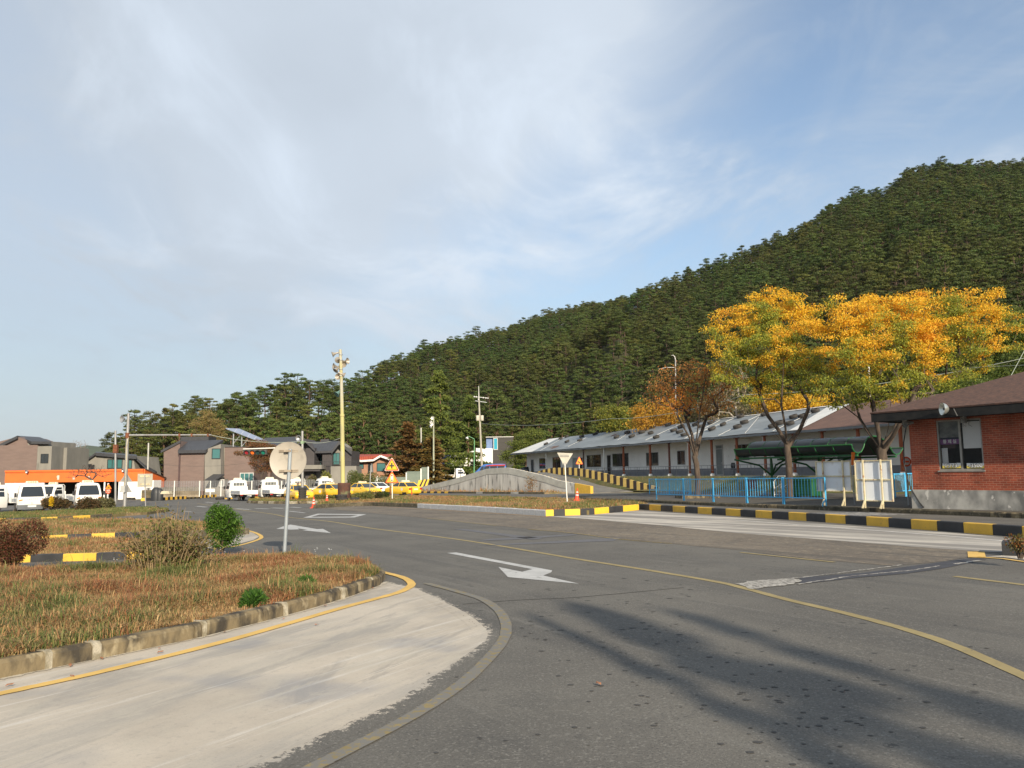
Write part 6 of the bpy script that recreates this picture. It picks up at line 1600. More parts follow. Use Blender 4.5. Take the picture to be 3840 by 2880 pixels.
mb.build('striped_parapet', [mat('faded_yellow_paint', (.66, .46, .13), .7, (.56, .40, .12), 2), mat('dark_brown_paint', (.045, .032, .028), .7)], RAMP)
mb = MB()
for i in range(40):
    a = 1.0 + (FRm.hit(1905, 1753)[0] - 1.5) * i / 40; b = a + 1 * (FRm.hit(1905, 1753)[0] - 1.5) / 40; mb.m = i % 2
    if a < x9: continue
    mb.prism([(a, -.10, wz(a) + .004), (b, -.10, wz(b) + .004), (b, -.19, wz(b) + .004), (a, -.19, wz(a) + .004)], (0, 0, -.3))
mb.build('painted_edge', [mat('faded_yellow_paint', (.52, .37, .12)), mat('dark_brown_paint', (.045, .032, .028))], RAMP)
# kerbs and little island before the ramp
def rw(x, y): q = FRm.w(x, y); return (q.x, q.y)
kerb('kerb', [rw(LR + 3, 2.5), rw(LR * .62, 2.6)], .22, .2, [YEL, BLK], L=.9, seq=[0, 1], side=-1 if False else 1)
kerb('kerb', [rw(LR * .62, 2.6), rw(LR * .3, 2.6), rw(4.0, 2.4)], .25, .2, [DARKK, CONC], L=1.4, seq=[0, 0, 0, 0, 1], side=1)
isr = [rw(LR + 3, 2.5), rw(LR * .62, 2.6), rw(LR * .3, 2.6), rw(4.0, 2.4), rw(3.0, .3), rw(LR, .3)]
qr = island('island_soil', isr, .15, SOIL, .08)
grass('grass', qr, 14000, .26, .05, 51, lambda x, y: gza(x, y) + .15, 'dry russet grass along the foot of the ramp wall', green=.05, sc=.3, bare=.2)
kerb('kerb', gp((2160, 1866), (2400, 1874), (2172, 1875))[:2], .3, .12, [DARKK], L=2, side=1)

# far striped kerb on the left and the bank behind it
kerb('kerb', gp((528, 1879), (600, 1877), (700, 1871), (812, 1864)), .2, .33, [YEL, CHASSIS], L=.52, seq=[0, 1], side=1, cham=.02)
kerb('kerb', gp((850, 1872), (872, 1871)), .3, .45, [YEL], L=1, side=1); kerb('kerb', gp((955, 1870), (975, 1870)), .3, .45, [YEL], L=1, side=1)
dbk = gp((528, 1876), (600, 1873), (700, 1867), (812, 1861), (1000, 1856)) + [(G(1000, 1845).x, 96), (G(600, 1850).x * 1.0, 98), (-44, 96)]
mb = MB(); P0 = gp((530, 1875), (600, 1872), (700, 1866), (812, 1860), (1010, 1855)); vs = []
for i, (x, y) in enumerate(P0):
    for s, h_ in ((0, .05), (1.5, .75), (3.2, 1.05), (9, 1.05)): vs.append((x * (1 + s / y), y + s, gz(x, y) + h_ * (1 if i < 4 else .6)))
mb.add(vs, [(i * 4 + j, (i + 1) * 4 + j, (i + 1) * 4 + j + 1, i * 4 + j + 1) for i in range(4) for j in range(3)])
tag(mb.build('earth_bank', ground_mat('dry_bank', lambda noise, vor, rg, mix, mul, bump, sep: mix(rg(noise(1.2, 5, .6), .42, .58), (.17, .125, .065), (.10, .085, .045)))), kind='structure')

# ------------------------------------------------------------------ poles, signs, lamps
def ground_at(px, py, dz=0.0): return G(px, py, dz)
GALV = mat('worn_galvanised_pole', (.36, .36, .35), .5, (.26, .25, .24), 5, metal=.35, stretch=(1, 1, .2))
SBACK = mat('sign_back', (.42, .38, .32), .5, (.36, .33, .28), 2.5, c3=(.30, .27, .23), s3=6)
# round sign seen from behind
b = ground_at(1066, 2079, .125); t = thing('round_sign_back', 'large round sign seen from behind on a grey pole in the near island', 'sign', (b.x, b.y, gz(b.x, b.y) + .16))
Yp = b.y; sc_ = FPX / Yp
top = at(1089, 1684, Yp) - t.location; c0 = at(1077, 1727, Yp - .0) - t.location
mb = MB(); mb.tube([(0, 0, -.1), top], .040, 14); mb.build('pole', mat('grey_sign_pole', (.33, .36, .38), .45, (.27, .30, .32), 4, metal=.3), t, smooth=40)
RD = 70.5 * Yp / FPX
mb = MB(); mb.lathe([(.0, -.006), (RD - .01, -.006), (RD - .002, -.012), (RD, .0), (RD - .01, .006), (.0, .006)], 48, aim(Vector(c0) + Vector((0, .07, 0)), (.06, 1, .02))); disc = mb.build('disc', SBACK, t, smooth=40)
mb = MB()
for py_ in (1691, 1766):
    zc = (at(1080, py_, Yp) - t.location)
    mb.box(zc.x - .21, zc.x + .21, .045, .058, zc.z - .028, zc.z - .006); mb.box(zc.x - .21, zc.x + .21, .045, .058, zc.z + .006, zc.z + .028)
    mb.box(zc.x - .075, zc.x + .075, -.05, .045, zc.z - .022, zc.z + .022)
mb.build('bracket', mat('tan_bracket', (.34, .29, .22), .6, (.25, .2, .15), 9), t)
# square sign seen from behind
def pole_thing(name, label, cat, bx, by, topx, topy, r, m, r2=None, dz=0.0, D=None):
    b = ground_at(bx, by, dz) if D is None else at(bx, by, D)
    if D is not None: b.z = gz(b.x, b.y) if dz == 0 else dz
    t = thing(name, label, cat, b); q = at(topx, topy, b.y) - b
    mb = MB(); n = 6; mb.tube([Vector((0, 0, -.3))] + [q * (i / n) for i in range(n + 1)], [r] + [r + ((r2 or r) - r) * i / n for i in range(n + 1)], 12); mb.build('pole', m, t, smooth=40)
    return t, b.y, (lambda x, y, dd=0.0: at(x, y, b.y + dd) - b)
t, Y, L_ = pole_thing('square_sign_back', 'square grey sign seen from behind on a thin pole, left of the shrubs', 'sign', 546, 1903, 543, 1782, .045, GALV, dz=.1)
mb = MB(); a = L_(517, 1777, .06); b = L_(571, 1826, .06); mb.box(a.x, b.x, .05, .07, b.z, a.z); mb.build('plate', mat('dull_sign_back', (.40, .38, .30), .6, (.34, .32, .26), 3), t)
mb = MB()
for py_ in (1786, 1816): q = L_(543, py_); mb.box(q.x - .35, q.x + .35, .02, .05, q.z - .04, q.z + .04)
mb.build('bracket', CREAM, t)
# two steel poles on the left, one with a mast arm
t, Y, L_ = pole_thing('steel_pole', 'rusty-banded steel pole, left one of the pair by the orange garage', 'pole', 433, 1890, 433, 1615, .095, GALV, .085, dz=.12)
q = L_(433, 1680); mb = MB(); mb.box(q.x - .15, q.x + .2, -.15, .15, q.z - .45, q.z + .3); mb.build('rusty_box', RUST, t)
t, Y, L_ = pole_thing('mast_arm_pole', 'tall steel pole with long mast arm, floodlight and two triangle sign backs', 'pole', 467, 1902, 482, 1550, .125, GALV, .10, dz=.12)
mb = MB(); mb.tube([L_(479, 1632), L_(600, 1631.5), L_(793, 1631)], [.075, .065, .05], 10); arm = mb.build('mast_arm', GALV, t, smooth=40)
mb = MB()
for px in (674, 720, 781): q = L_(px, 1631); mb.box(q.x - .06, q.x + .06, -.1, .1, q.z - .12, q.z + .1)
mb.build('clamp', RUST, arm)
mb = MB(); q = L_(478, 1631); mb.tube([q + Vector((0, 0, -.25)), q + Vector((0, 0, .15))], .16, 10); mb.build('pole_collar', RUST, t)
mb = MB(); q = L_(472, 1572); mb.lathe([(.05, 0), (.1, .06), (.2, .16), (.27, .22), (.28, .27), (.25, .25), (.15, .14), (.0, .1)], 20, aim(q + Vector((-.05, 0, 0)), (-.8, -1, .0))); mb.build('floodlight', STEEL, t, smooth=50)
GREYT = mat('grey_triangle_back', (.27, .275, .27), .5, (.22, .22, .22), 3)
for px, y0, y1_, hw_ in ((469, 1777, 1807, 24), (467, 1813, 1846, 24)):
    mb = MB(); mb.prism([L_(px - hw_, y1_), L_(px + hw_, y1_), L_(px + 4, y0), L_(px - 2, y0)], (0, .03, 0)); o = mb.build('triangle_sign', GREYT, t); o.location = (0, .14, 0)
mb = MB(); q = L_(467, 1832); mb.box(q.x - .16, q.x + .16, -.30, -.12, q.z - .28, q.z + .22); mb.build('control_box', mat('pale_box', (.45, .45, .43), .6), t)
mb = MB(); mb.tube([L_(482, 1640, -.14), L_(473, 1680, -.15), L_(474, 1760, -.14), L_(466, 1830, -.2)], .02, 5); mb.build('cable', CREAM, t)
# loudspeaker pole
YPOLE = mat('yellowed_pole', (.46, .42, .17), .75, (.34, .31, .17), 1.0, det=5, c3=(.40, .39, .33), s3=.8, lo3=.5, hi3=.6, stretch=(1, 1, .5))
b = ground_at(1286, 1873, .2); t = thing('loudspeaker_pole', 'tall yellowed pole carrying eight horn loudspeakers, rusty drum at its foot', 'pole', b)
Y = b.y; L_ = lambda x, y, dd=0.0: at(x, y, Y + dd) - t.location
mb = MB(); mb.tube([(0, 0, -.2), L_(1286, 1810), L_(1283, 1560)], [.185, .175, .16], 14); mb.tube([L_(1283, 1562), L_(1283, 1554)], .195, 14); mb.tube([L_(1283, 1560), L_(1280, 1420), L_(1276, 1311)], [.145, .13, .12], 14); mb.build('pole', YPOLE, t, smooth=40)
mb = MB(); mb.lathe([(.48, -.1), (.5, .3), (.49, .6), (.5, .9), (.5, 1.25), (.46, 1.3), (.3, 1.3)], 24, Matrix.Translation(L_(1290, 1873) * 1.0)); mb.build('drum', mat('rusty_drum', (.11, .045, .03), .9, (.07, .035, .025), 3, c3=(.14, .16, .08), s3=2), t, smooth=40)
HORN = mat('aged_horn_metal', (.40, .36, .30), .45, (.32, .28, .23), 5, metal=.4)
# (mouth px, py), direction, radius
SC = 260 / 1598
for (hx, hy, ox, d, r, m_) in ((775, 240, 915, (-1, -.25, -.35), .24, HORN), (1130, 390, 1000, (1, -.35, .1), .27, HORN), (1020, 460, 960, (.35, -1, -.1), .30, HORN), (905, 370, 940, (-.5, 1, 0), .26, HORN),
                        (800, 510, 930, (-1, -.6, .1), .26, HORN), (850, 620, 935, (-.5, -.5, -.8), .24, HORN), (905, 750, 950, (-.35, -1, -.05), .27, HORN), (1060, 720, 985, (.9, .3, -.4), .23, HORN), (870, 1160, 945, (-.75, -.6, -1), .30, mat('green_horn', (.12, .22, .20), .5))):
    P = L_(1120 + hx * SC, 1290 + hy * SC); d = Vector(d).normalized(); dn = P - Vector((0, 0, 0))
    mb = MB(); mb.lathe([(.04, -.55), (.06, -.45), (.07, -.30), (.12, -.16), (r * .8, -.05), (r, .0), (r * .96, .01), (r * .7, -.06), (.09, -.2), (.0, -.25)], 22, aim(P, d))
    Q = L_(1120 + ox * SC, 1290 + (hy - 20) * SC); mb.tube([P - d * .5, Q], .03, 6)
    mb.build('horn', m_, t, smooth=50)
mb = MB()
for y_ in (1330, 1350, 1385, 1410): q = L_(1278, y_); mb.lathe([(.16, -.03), (.17, 0), (.16, .03)], 12, Matrix.Translation(q))
mb.build('clamp', STEEL, t)
def tyre_at(px, py, label, z=.11, sc=1.0, tilt=0, dz=.2, grp=None):
    g_ = ground_at(px, py, dz); o = tag(tyre_mb(.34 * sc, .22).build('tyre', RUBBER, smooth=40), label, 'tyre', grp); o.location = (g_.x, g_.y, gz(g_.x, g_.y) + dz + z); o.rotation_euler = (tilt, 0, 0); return o
tyre_at(1283, 1877, 'tyre lying at the foot of the rusty drum', .11, 1.25); tyre_at(1281, 1877, 'upper tyre of the pair at the rusty drum', .33, 1.2)
tyre_at(1331, 1877, 'tyre lying on grass right of the rusty drum', .11)
# signal post with tyres round its foot, mast arm and traffic light
b = ground_at(1134, 1873, .2); t = thing('traffic_light_post', 'steel post with mast arm carrying a horizontal four-lamp traffic light', 'traffic light', b); Y = b.y; L_ = lambda x, y, dd=0.0: at(x, y, Y + dd) - t.location
mb = MB(); mb.tube([(0, 0, -.2), L_(1134, 1800), L_(1134, 1616)], [.13, .12, .10], 12); mb.build('post', GALV, t, smooth=40)
mb = MB(); mb.tube([L_(1132, 1679), L_(1030, 1680), L_(912, 1684)], [.06, .05, .045], 8); arm = mb.build('mast_arm', WHITE, t, smooth=40)
mb = MB(); a = L_(915, 1687); c_ = L_(1001, 1704); mb.box(a.x, c_.x, -.16, .1, c_.z, a.z); mb.build('signal_head', mat('signal_housing', (.07, .075, .07), .6), arm)
for i, (px, colr) in enumerate(((928, (.30, .02, .03)), (950, (.75, .16, .02)), (970, (.015, .05, .05)), (990, (.01, .16, .11)))):
    q = L_(px, 1696.5); mb = MB(); mb.lathe([(.0, .03), (.14, .01), (.175, .0)], 16, aim((q.x, -.17, q.z), (0, -1, 0))); mb.build('lens', mat('lens_%s' % ('red', 'amber', 'dark', 'green')[i], colr, .25), arm, smooth=50)
    mb = MB(); mb.lathe([(.19, 0), (.20, .22)], 16, aim((q.x, -.16, q.z), (0, -1, -.15)) ); mb.build('visor', DARK, arm)
mb = MB(); q = L_(1124, 1641); mb.lathe([(.04, 0), (.14, .04), (.24, .14), (.26, .24), (.24, .24), (.12, .1)], 16, aim(q, (-.3, -1, -.3))); mb.build('floodlight', STEEL, t, smooth=50)
mb = MB(); q = L_(1134, 1660); mb.tube([q, L_(1120, 1650)], .03, 5); mb.tube([q, L_(1148, 1656)], .03, 5); mb.box(q.x - .12, q.x + .12, -.12, .12, q.z - .1, q.z + .45 - .3); mb.build('lamp_bracket', mat('green_bracket', (.25, .35, .22), .6), t)
for k in range(5):
    o = tag(tyre_mb(.33, .2).build('tyre', RUBBER, smooth=40), ['lowest', 'second', 'middle', 'fourth', 'topmost'][k] + ' tyre of the stack round the traffic light post', 'tyre'); o.location = (b.x, b.y, gz(b.x, b.y) + .2 + .10 + k * .2)
# pair of warning triangles
FLU = mat('sign_yellow', (.85, .52, .02), .5); SRED = mat('sign_red', (.75, .11, .03), .5); SWH = mat('sign_white', (.72, .66, .58), .5)
def tri(px, y0, y1_, hw_, L_, down=False, outer=SWH, inner=FLU, par=None, off=-.07):
    def T(k, oy, m_, nm):
        cx, cy = px, (y0 + 2 * y1_) / 3 if not down else (2 * y0 + y1_) / 3
        pts = [(px - hw_, y1_), (px + hw_, y1_), (px, y0)] if not down else [(px - hw_, y0), (px, y1_), (px + hw_, y0)]
        P = []
        for x, y in pts:
            x, y = cx + (x - cx) * k, cy + (y - cy) * k; q = L_(x, y); P.append(Vector((q.x, off - oy, q.z)))
        # clipped corners
        Q = []
        for i in range(3):
            a, b, c = P[i - 1], P[i], P[(i + 1) % 3]; Q += [b.lerp(a, .07), b.lerp(c, .07)]
        mb = MB(); mb.prism(Q, (0, .012, 0)); return mb.build(nm, m_, par)
    return T
t, Y, L_ = pole_thing('warning_sign_post', 'white post with crossroads triangle above a traffic light warning triangle', 'sign', 1471, 1873, 1470, 1725, .038, WHITE, dz=.19)
f_ = tri(1470, 1714, 1766, 29, L_, par=t); o = f_(1, 0, SWH, 'crossroads_triangle'); f_(.93, .014, SRED, 'red_border'); f_(.70, .020, FLU, 'yellow_face')
q = L_(1470, 1746.5); mb = MB(); mb.box(q.x - .05, q.x + .05, -.115, -.095, q.z - .21, q.z + .21); mb.box(q.x - .19, q.x + .19, -.114, -.096, q.z - .05, q.z + .05); mb.build('cross_mark', BLK, t)
f_ = tri(1470.5, 1766, 1811, 26, L_, par=t, off=-.08); f_(1, 0, SRED, 'traffic_light_triangle'); f_(.80, .008, mat('sign_orange', (.85, .36, .02), .5), 'orange_face')
q = L_(1470.5, 1792); mb = MB(); mb.prism([(q.x + .10 * math.cos(a) * 1, -.098, q.z + .10 * math.sin(a) + (.17 if math.sin(a) > 0 else -.17)) for a in [k * math.pi / 8 for k in range(16)]], (0, -.01, 0)); mb.build('signal_symbol', SWH, t)
for dzz, m_ in ((.17, REDL), (-.17, mat('symbol_green', (.08, .14, .06), .5))):
    mb = MB(); mb.lathe([(.0, 0), (.06, 0), (.06, -.01)], 14, aim((q.x, -.112, q.z + dzz), (0, 1, 0))); mb.build('symbol_lamp', m_, t)
# small signs
t, Y, L_ = pole_thing('thin_sign_edge', 'grey sign seen edge-on on a slim pole left of the warning triangles', 'sign', 1385, 1868, 1391, 1745, .04, GALV, dz=.19)
mb = MB(); mb.prism([L_(1387, 1770), L_(1396, 1770), L_(1392, 1738)], (0, .6, 0)); mb.build('plate', GREYT, t)
t, Y, L_ = pole_thing('inverted_triangle_back', 'upside-down triangle sign seen from behind on the middle island', 'sign', 2127, 1881, 2118, 1738, .032, WHITE, dz=.19)
mb = MB(); mb.prism([L_(2089, 1697), L_(2118, 1751), L_(2149, 1700)], (0, .012, 0)); o = mb.build('plate', mat('beige_sign_back', (.47, .45, .38), .6, (.41, .39, .33), 2), t); o.location = (0, .04, 0)
mb = MB(); q0 = L_(2100, 1709); q1 = L_(2134, 1704); mb.box(q0.x, q1.x, .01, .035, q0.z - .06, q0.z + .06); q = L_(2118, 1739); mb.box(q.x - .14, q.x + .14, .0, .03, q.z - .03, q.z + .05); mb.build('bracket', FRAME, t)
xx_, zz_ = FRm.hit(2172, 1758, -WR); wp_ = FRm.w(xx_, -WR - .4, 0)
t = thing('ramp_warning_sign', 'small orange triangle warning sign behind the striped parapet of the ramp', 'sign', (wp_.x, wp_.y, 1.2)); L_ = lambda x, y, dd=0.0: at(x, y, wp_.y) - t.location
mb = MB(); q = L_(2172, 1765); q2 = L_(2172, 1722); mb.tube([(q.x, 0, -.3), (q2.x, 0, q2.z)], .035, 8); mb.build('post', WHITE, t)
f_ = tri(2172, 1711, 1741, 14, L_, par=t, off=-.06); f_(1, 0, SRED, 'triangle'); f_(.78, .01, mat('sign_orange', (.85, .36, .02), .5), 'orange_face')
q = L_(2172, 1733); mb = MB(); mb.prism([(q.x - .16, -.08, q.z - .02), (q.x + .18, -.08, q.z - .14), (q.x + .18, -.08, q.z - .09), (q.x - .1, -.08, q.z + .12)], (0, -.008, 0)); mb.build('slope_symbol', BLK, t)
t, Y, L_ = pole_thing('slow_sign_post', 'white post with a yellow triangle above a red octagonal sign by the garage', 'sign', 403, 1877, 406, 1812, .09, WHITE, D=88)
f_ = tri(409, 1813, 1834, 12.5, L_, par=t, off=-.12); f_(1, 0, SRED, 'triangle'); f_(.78, .01, mat('sign_orange', (.85, .36, .02), .5), 'yellow_face')
q = L_(409, 1827); mb = MB(); mb.box(q.x - .15, q.x + .15, -.15, -.135, q.z - .09, q.z - .03); mb.box(q.x - .08, q.x + .10, -.15, -.135, q.z - .0, q.z + .06); mb.build('vehicle_symbol', BLK, t)
q = L_(408, 1842.5); mb = MB(); mb.prism([(q.x + .31 * math.cos(R(22.5 + 45 * k)), -.13, q.z + .29 * math.sin(R(22.5 + 45 * k))) for k in range(8)], (0, .02, 0)); og = mb.build('octagon_sign', SRED, t)
text('lettering', '정지', .20, SWH, og, Matrix.Translation((q.x, -.135, q.z + .08)) @ Matrix.Rotation(R(90), 4, 'X'), .003, .006); text('lettering', 'STOP', .15, SWH, og, Matrix.Translation((q.x, -.135, q.z - .12)) @ Matrix.Rotation(R(90), 4, 'X'), .003, .006)
# utility and lamp poles
t, Y, L_ = pole_thing('white_post', 'plain pale concrete post behind the orange garage', 'pole', 554, 1800, 557, 1661, .10, mat('pale_concrete_post', (.50, .49, .44), .8), D=108)
t, Y, L_ = pole_thing('utility_pole', 'concrete utility pole with crossarms and two transformers near the hedge', 'pole', 1809, 1745, 1796, 1500, .19, mat('pale_utility_pole', (.40, .37, .31), .85, (.33, .31, .26), 2), .13, dz=.7, D=124)
mb = MB(); mb.tube([L_(1796, 1502), L_(1795, 1447)], [.07, .035], 8); mb.build('pole_top', WHITE, t)
for a, b_ in (((1776, 1487), (1832, 1493)), ((1782, 1503), (1826, 1509)), ((1792, 1495), (1800, 1506))):
    mb = MB(); mb.bar(L_(*a), L_(*b_), .09); mb.build('crossarm', STEEL, t)
for px in (1791, 1808): q = L_(px, 1568); mb = MB(); mb.lathe([(.0, -.42), (.24, -.42), (.26, -.36), (.26, .36), (.22, .42), (.0, .44)], 16, Matrix.Translation((q.x, -.2, q.z))); mb.build('transformer', mat('pale_transformer', (.50, .46, .38), .5), t, smooth=40)
mb = MB()
for px in (1778, 1786, 1812, 1822, 1830): q = L_(px, 1490 + (px - 1778) * .11); mb.lathe([(.05, 0), (.08, .1), (.04, .22)], 8, Matrix.Translation(q))
mb.build('insulator', WHITE, t)
t, Y, L_ = pole_thing('green_lamp_post', 'slim green lamp post with bent arm and white cone lamp', 'street lamp', 1777, 1764, 1779, 1652, .07, mat('green_lamp_pole', (.17, .42, .20), .5), .05, dz=.5, D=112)
mb = MB(); mb.tube([L_(1779, 1654), L_(1778, 1646), L_(1762, 1638), L_(1756, 1637)], .045, 6); mb.build('arm', MATS['green_lamp_pole'], t)
mb = MB(); q = L_(1753, 1643); mb.lathe([(.05, 0), (.1, .1), (.28, .35), (.26, .35)], 14, aim(q + Vector((.05, 0, .2)), (-.4, -.3, -1))); mb.build('lamp_shade', WHITE, t, smooth=50)
t, Y, L_ = pole_thing('lamp_pole', 'thin pale pole with four small round lamps before the big cedar', 'pole', 1626, 1812, 1626, 1562, .15, mat('pale_green_pole', (.36, .37, .27), .8, (.28, .30, .22), 2), .09, dz=.05, D=112)
for px, py_, d in ((1624, 1568, (-.6, -1, 0)), (1619, 1583, (-1, -.6, 0)), (1624, 1590, (-.6, -1, 0)), (1617, 1597, (-1, -.5, -.6))):
    mb = MB(); mb.lathe([(.04, 0), (.10, .05), (.24, .2), (.26, .28), (.2, .22), (.0, .12)], 14, aim(L_(px, py_) - Vector(d).normalized() * .1, d)); mb.build('round_lamp', WHITE, t, smooth=50)
t, Y, L_ = pole_thing('post', 'short pale post behind the corrugated fence', 'pole', 1580, 1812, 1579, 1604, .13, mat('pale_concrete_post', (.50, .49, .44)), .1, dz=.0, D=118)
t, Y, L_ = pole_thing('curved_street_lamp', 'white curved street lamp rising behind the russet tree', 'street lamp', 2532, 1700, 2533, 1348, .10, GALV, .08, dz=1.2, D=96)
mb = MB(); mb.tube([L_(2533, 1350), L_(2530, 1338), L_(2524, 1332), L_(2518, 1334)], .07, 6); mb.tube([L_(2533, 1378), L_(2500, 1378), L_(2470, 1384)], [.04, .035, .03], 5); mb.build('arm', GALV, t)
t, Y, L_ = pole_thing('white_tall_post', 'white weathered post standing behind the yellow trees', 'pole', 3262, 1600, 3258, 1372, .09, WHITE, .06, dz=1.2, D=64)
# cones
CONE_O = mat('cone_orange', (.72, .075, .03), .5, (.66, .07, .03), 4); CONE_W = mat('cone_white_band', (.62, .56, .52), .5)
def cone(px, py, label, dz=0.0, sc=1.0, lean=0):
    g_ = ground_at(px, py, dz); t = thing('traffic_cone', label, 'traffic cone', (g_.x, g_.y, gz(g_.x, g_.y) + dz + .014), 0, 'orange traffic cones')
    mb = MB(); mb.lathe([(.18, .03), (.135, .06), (.045, .58), (.0, .58)], 16); mb.lathe([(.03, .58), (.03, .70), (.0, .71)], 8); mb.build('cone_body', CONE_O, t, smooth=40)
    mb = MB(); mb.box(-.19, .19, -.19, .19, 0, .03); mb.build('base', CONE_O, t)
    for z0, z1, in ((.28, .35), (.45, .52)):
        mb = MB(); r = lambda z: .135 - (z - .06) * .173 + .004; mb.lathe([(r(z0), z0), (r(z1), z1)], 16); mb.build('band', CONE_W, t, smooth=40)
    t.scale = (sc,) * 3; t.rotation_euler = (0, R(lean), 0); return t
cone(1176, 1906, 'orange cone with white bands on the road beside the kerb end', 0, 1.0)
cone(1226, 1879, 'small orange cone on the grass left of the rusty drum', .19, .78)
cone(2163, 1878, 'leaning orange cone beside the upside-down triangle sign', .19, 1.0, 4)
t, Y, L_ = pole_thing('orange_stick', 'slim orange delineator stick in front of the rear-facing yellow car', 'delineator', 1544, 1857, 1544, 1828, .05, CONE_O, dz=.19)
t, Y, L_ = pole_thing('rusty_stake', 'rusty brown stake just left of the warning sign post', 'stake', 1464, 1860, 1463, 1821, .06, RUST, dz=.19)
# barrier with diagonal stripes and corrugated fence
D = 100; lo = hloc(1587, D); t = thing('striped_barrier', 'black and yellow diagonal striped barrier block at the ramp foot', 'barrier', lo)
mb = MB(); Z = [lp(x, y, D, lo) for x, y in ((1562, 1828), (1609, 1822), (1611, 1796), (1570, 1801))]
for i in range(6):
    a, b = i / 6, (i + 1) / 6; s = .16
    P = [Z[0].lerp(Z[1], max(0, a - .0)), Z[0].lerp(Z[1], b), Z[3].lerp(Z[2], min(1, b + s if b < 1 else 1)), Z[3].lerp(Z[2], min(1, a + s if a > 0 else 0))]
    if (P[2] - P[3]).length < .01: P = P[:3]
    mb.m = i % 2; mb.prism(P, (0, .3, 0))
mb.build('striped_block', [YELF, BLK], t)
D = 108; lo = hloc(1500, D); t = thing('corrugated_fence', 'low green-grey corrugated sheet fence behind the yellow cars', 'fence', lo)
CORR = rows_mat('corrugated_sheet', (.26, .31, .26), (.20, .25, .21), .16, 2, .05, 1.0, .35, .5)
for x0, x1, y0, y1_ in ((1398, 1523, 1790, 1818), (1525, 1578, 1768, 1812), (1581, 1605, 1752, 1812)):
    a = lp(x0, y0, D, lo); b = lp(x1, y1_, D, lo); mb = MB(); mb.box(a.x, b.x, 0, .05, b.z - .6, a.z); mb.build('sheet_panel', CORR, t)
for x0, y0 in ((1415, 1785), (1524, 1772), (1579, 1757), (1606, 1750)):
    a = lp(x0, y0, D, lo); mb = MB(); mb.box(a.x - .08, a.x + .08, -.1, -.02, -.2, a.z); mb.build('post', WHITE, t)
# mesh fence with white posts on the bank, and low stone wall
D = 92; lo = hloc(850, D); t = thing('white_post_fence', 'wire mesh fence with white posts in front of the brown houses', 'fence', lo)
for px in (655, 750, 790, 830, 945, 1057, 1113):
    a = lp(px, 1803, D, lo); mb = MB(); mb.box(a.x - .05, a.x + .05, -.05, .05, .2, a.z); mb.build('post', WHITE, t)
mb = MB(); a = lp(600, 1806, D, lo); b = lp(1180, 1806, D, lo)
for i in range(14): z = .9 + (a.z - .9) * i / 13; mb.box(a.x, b.x, -.008, .008, z, z + .02)
x = a.x
while x < b.x: mb.box(x, x + .018, -.006, .006, .9, a.z); x += .28
mb.build('wire_mesh', STEEL, t)
D = 93; lo = hloc(700, D); t = tag((lambda m: (m.box(lp(590, 1825, D, lo).x, lp(748, 1825, D, lo).x, 0, .5, .2, lp(700, 1827, D, lo).z), m)[1])(MB()).build('stone_wall', mat('rubble_stone', (.30, .25, .18), .9, (.17, .14, .10), 1.6, bump=.6, bscale=5), loc=lo), 'low rubble stone wall behind the far striped kerb', 'wall')
# dark heaps and white boards near the garage
D = 86; lo = hloc(600, D)
t = thing('covered_heap', 'dark covered heap beside the orange garage', 'heap', lo); mb = MB()
for px, w_, h_ in ((584, .5, .95), (597, .42, .85)):
    q = lp(px, 1860, D, lo); mb.loft([[(q.x + w_ * k * math.cos(a), w_ * .8 * k * math.sin(a), z + .5) for a in [i * math.pi / 6 for i in range(12)]] for z, k in ((-.5, 1), (.3, 1.05), (h_ * .8, .8), (h_, .4))])
mb.build('cover', DARK, t, smooth=60)
D = 84; lo = hloc(616, D); t = thing('white_crate', 'pale overturned board lying on the bank by the dark heap', 'board', lo); mb = MB(); a = lp(601, 1842, D, lo); b = lp(636, 1852, D, lo); mb.prism([(a.x, 0, b.z), (b.x, 0, b.z), (b.x - .12, 0, a.z), (a.x + .15, 0, a.z)], (0, .8, 0)); mb.build('board', mat('cream_board', (.55, .49, .35), .7), t)
D = 90; lo = hloc(805, D); t = thing('white_rubble_board', 'white painted board leaning at the mesh fence', 'board', lo); mb = MB(); a = lp(772, 1833, D, lo); b = lp(806, 1845, D, lo); mb.box(a.x, b.x, -.1, 0, b.z, a.z); mb.build('board', WHITE, t)
o = tyre_at(824, 1873, 'black tyre lying left of the rear-facing trucks', .11, 1.3, 0, .02)
for px in (480, 498): tyre_at(px, 1873, 'small tyre lying by the white garage wall', .11, .9, 0, .02, 'tyres by the garage wall')
# green shelter ---------------------------------------------------------------------------
FS = Frame((16.75, 39.0, 0), math.atan2(-.839, .545))
bz = gz(16, 40) + .155
t = thing('green_shelter', 'green framed shelter with dark wavy translucent canopy behind the blue fence', 'shelter', (16.75, 39.0, 0), FS.rz)
xl = FS.hit(2753, 1680, 0)[0]
prof = [(0, 2.87), (.06, 2.68), (.20, 2.52), (.45, 2.44), (.75, 2.52), (.95, 2.72), (1.12, 3.0), (1.40, 3.24), (1.8, 3.32), (2.3, 3.30), (2.8, 3.14), (3.2, 2.85), (3.5, 2.5), (3.75, 2.38), (4.1, 2.45), (4.45, 2.74)]
CANO = mat('dark_polycarbonate', (.018, .024, .026), .35, (.03, .038, .04), 1.2, spec=.5)
GRN = mat('green_steel', (.022, .13, .04), .5, (.018, .10, .03), 4)
nx = 7; mb = MB()
mb.loft([[(x, y, z) for y, z in prof] + [(x, y, z + .012) for y, z in reversed(prof)] for x in (xl, 0)]); mb.build('canopy', CANO, t, smooth=40)
mb = MB()
for i in range(nx + 1): x = xl + (0 - xl) * i / nx; mb.tube([(x, y, z + .0) for y, z in prof], .034 if i in (0, nx) else .028, 5)
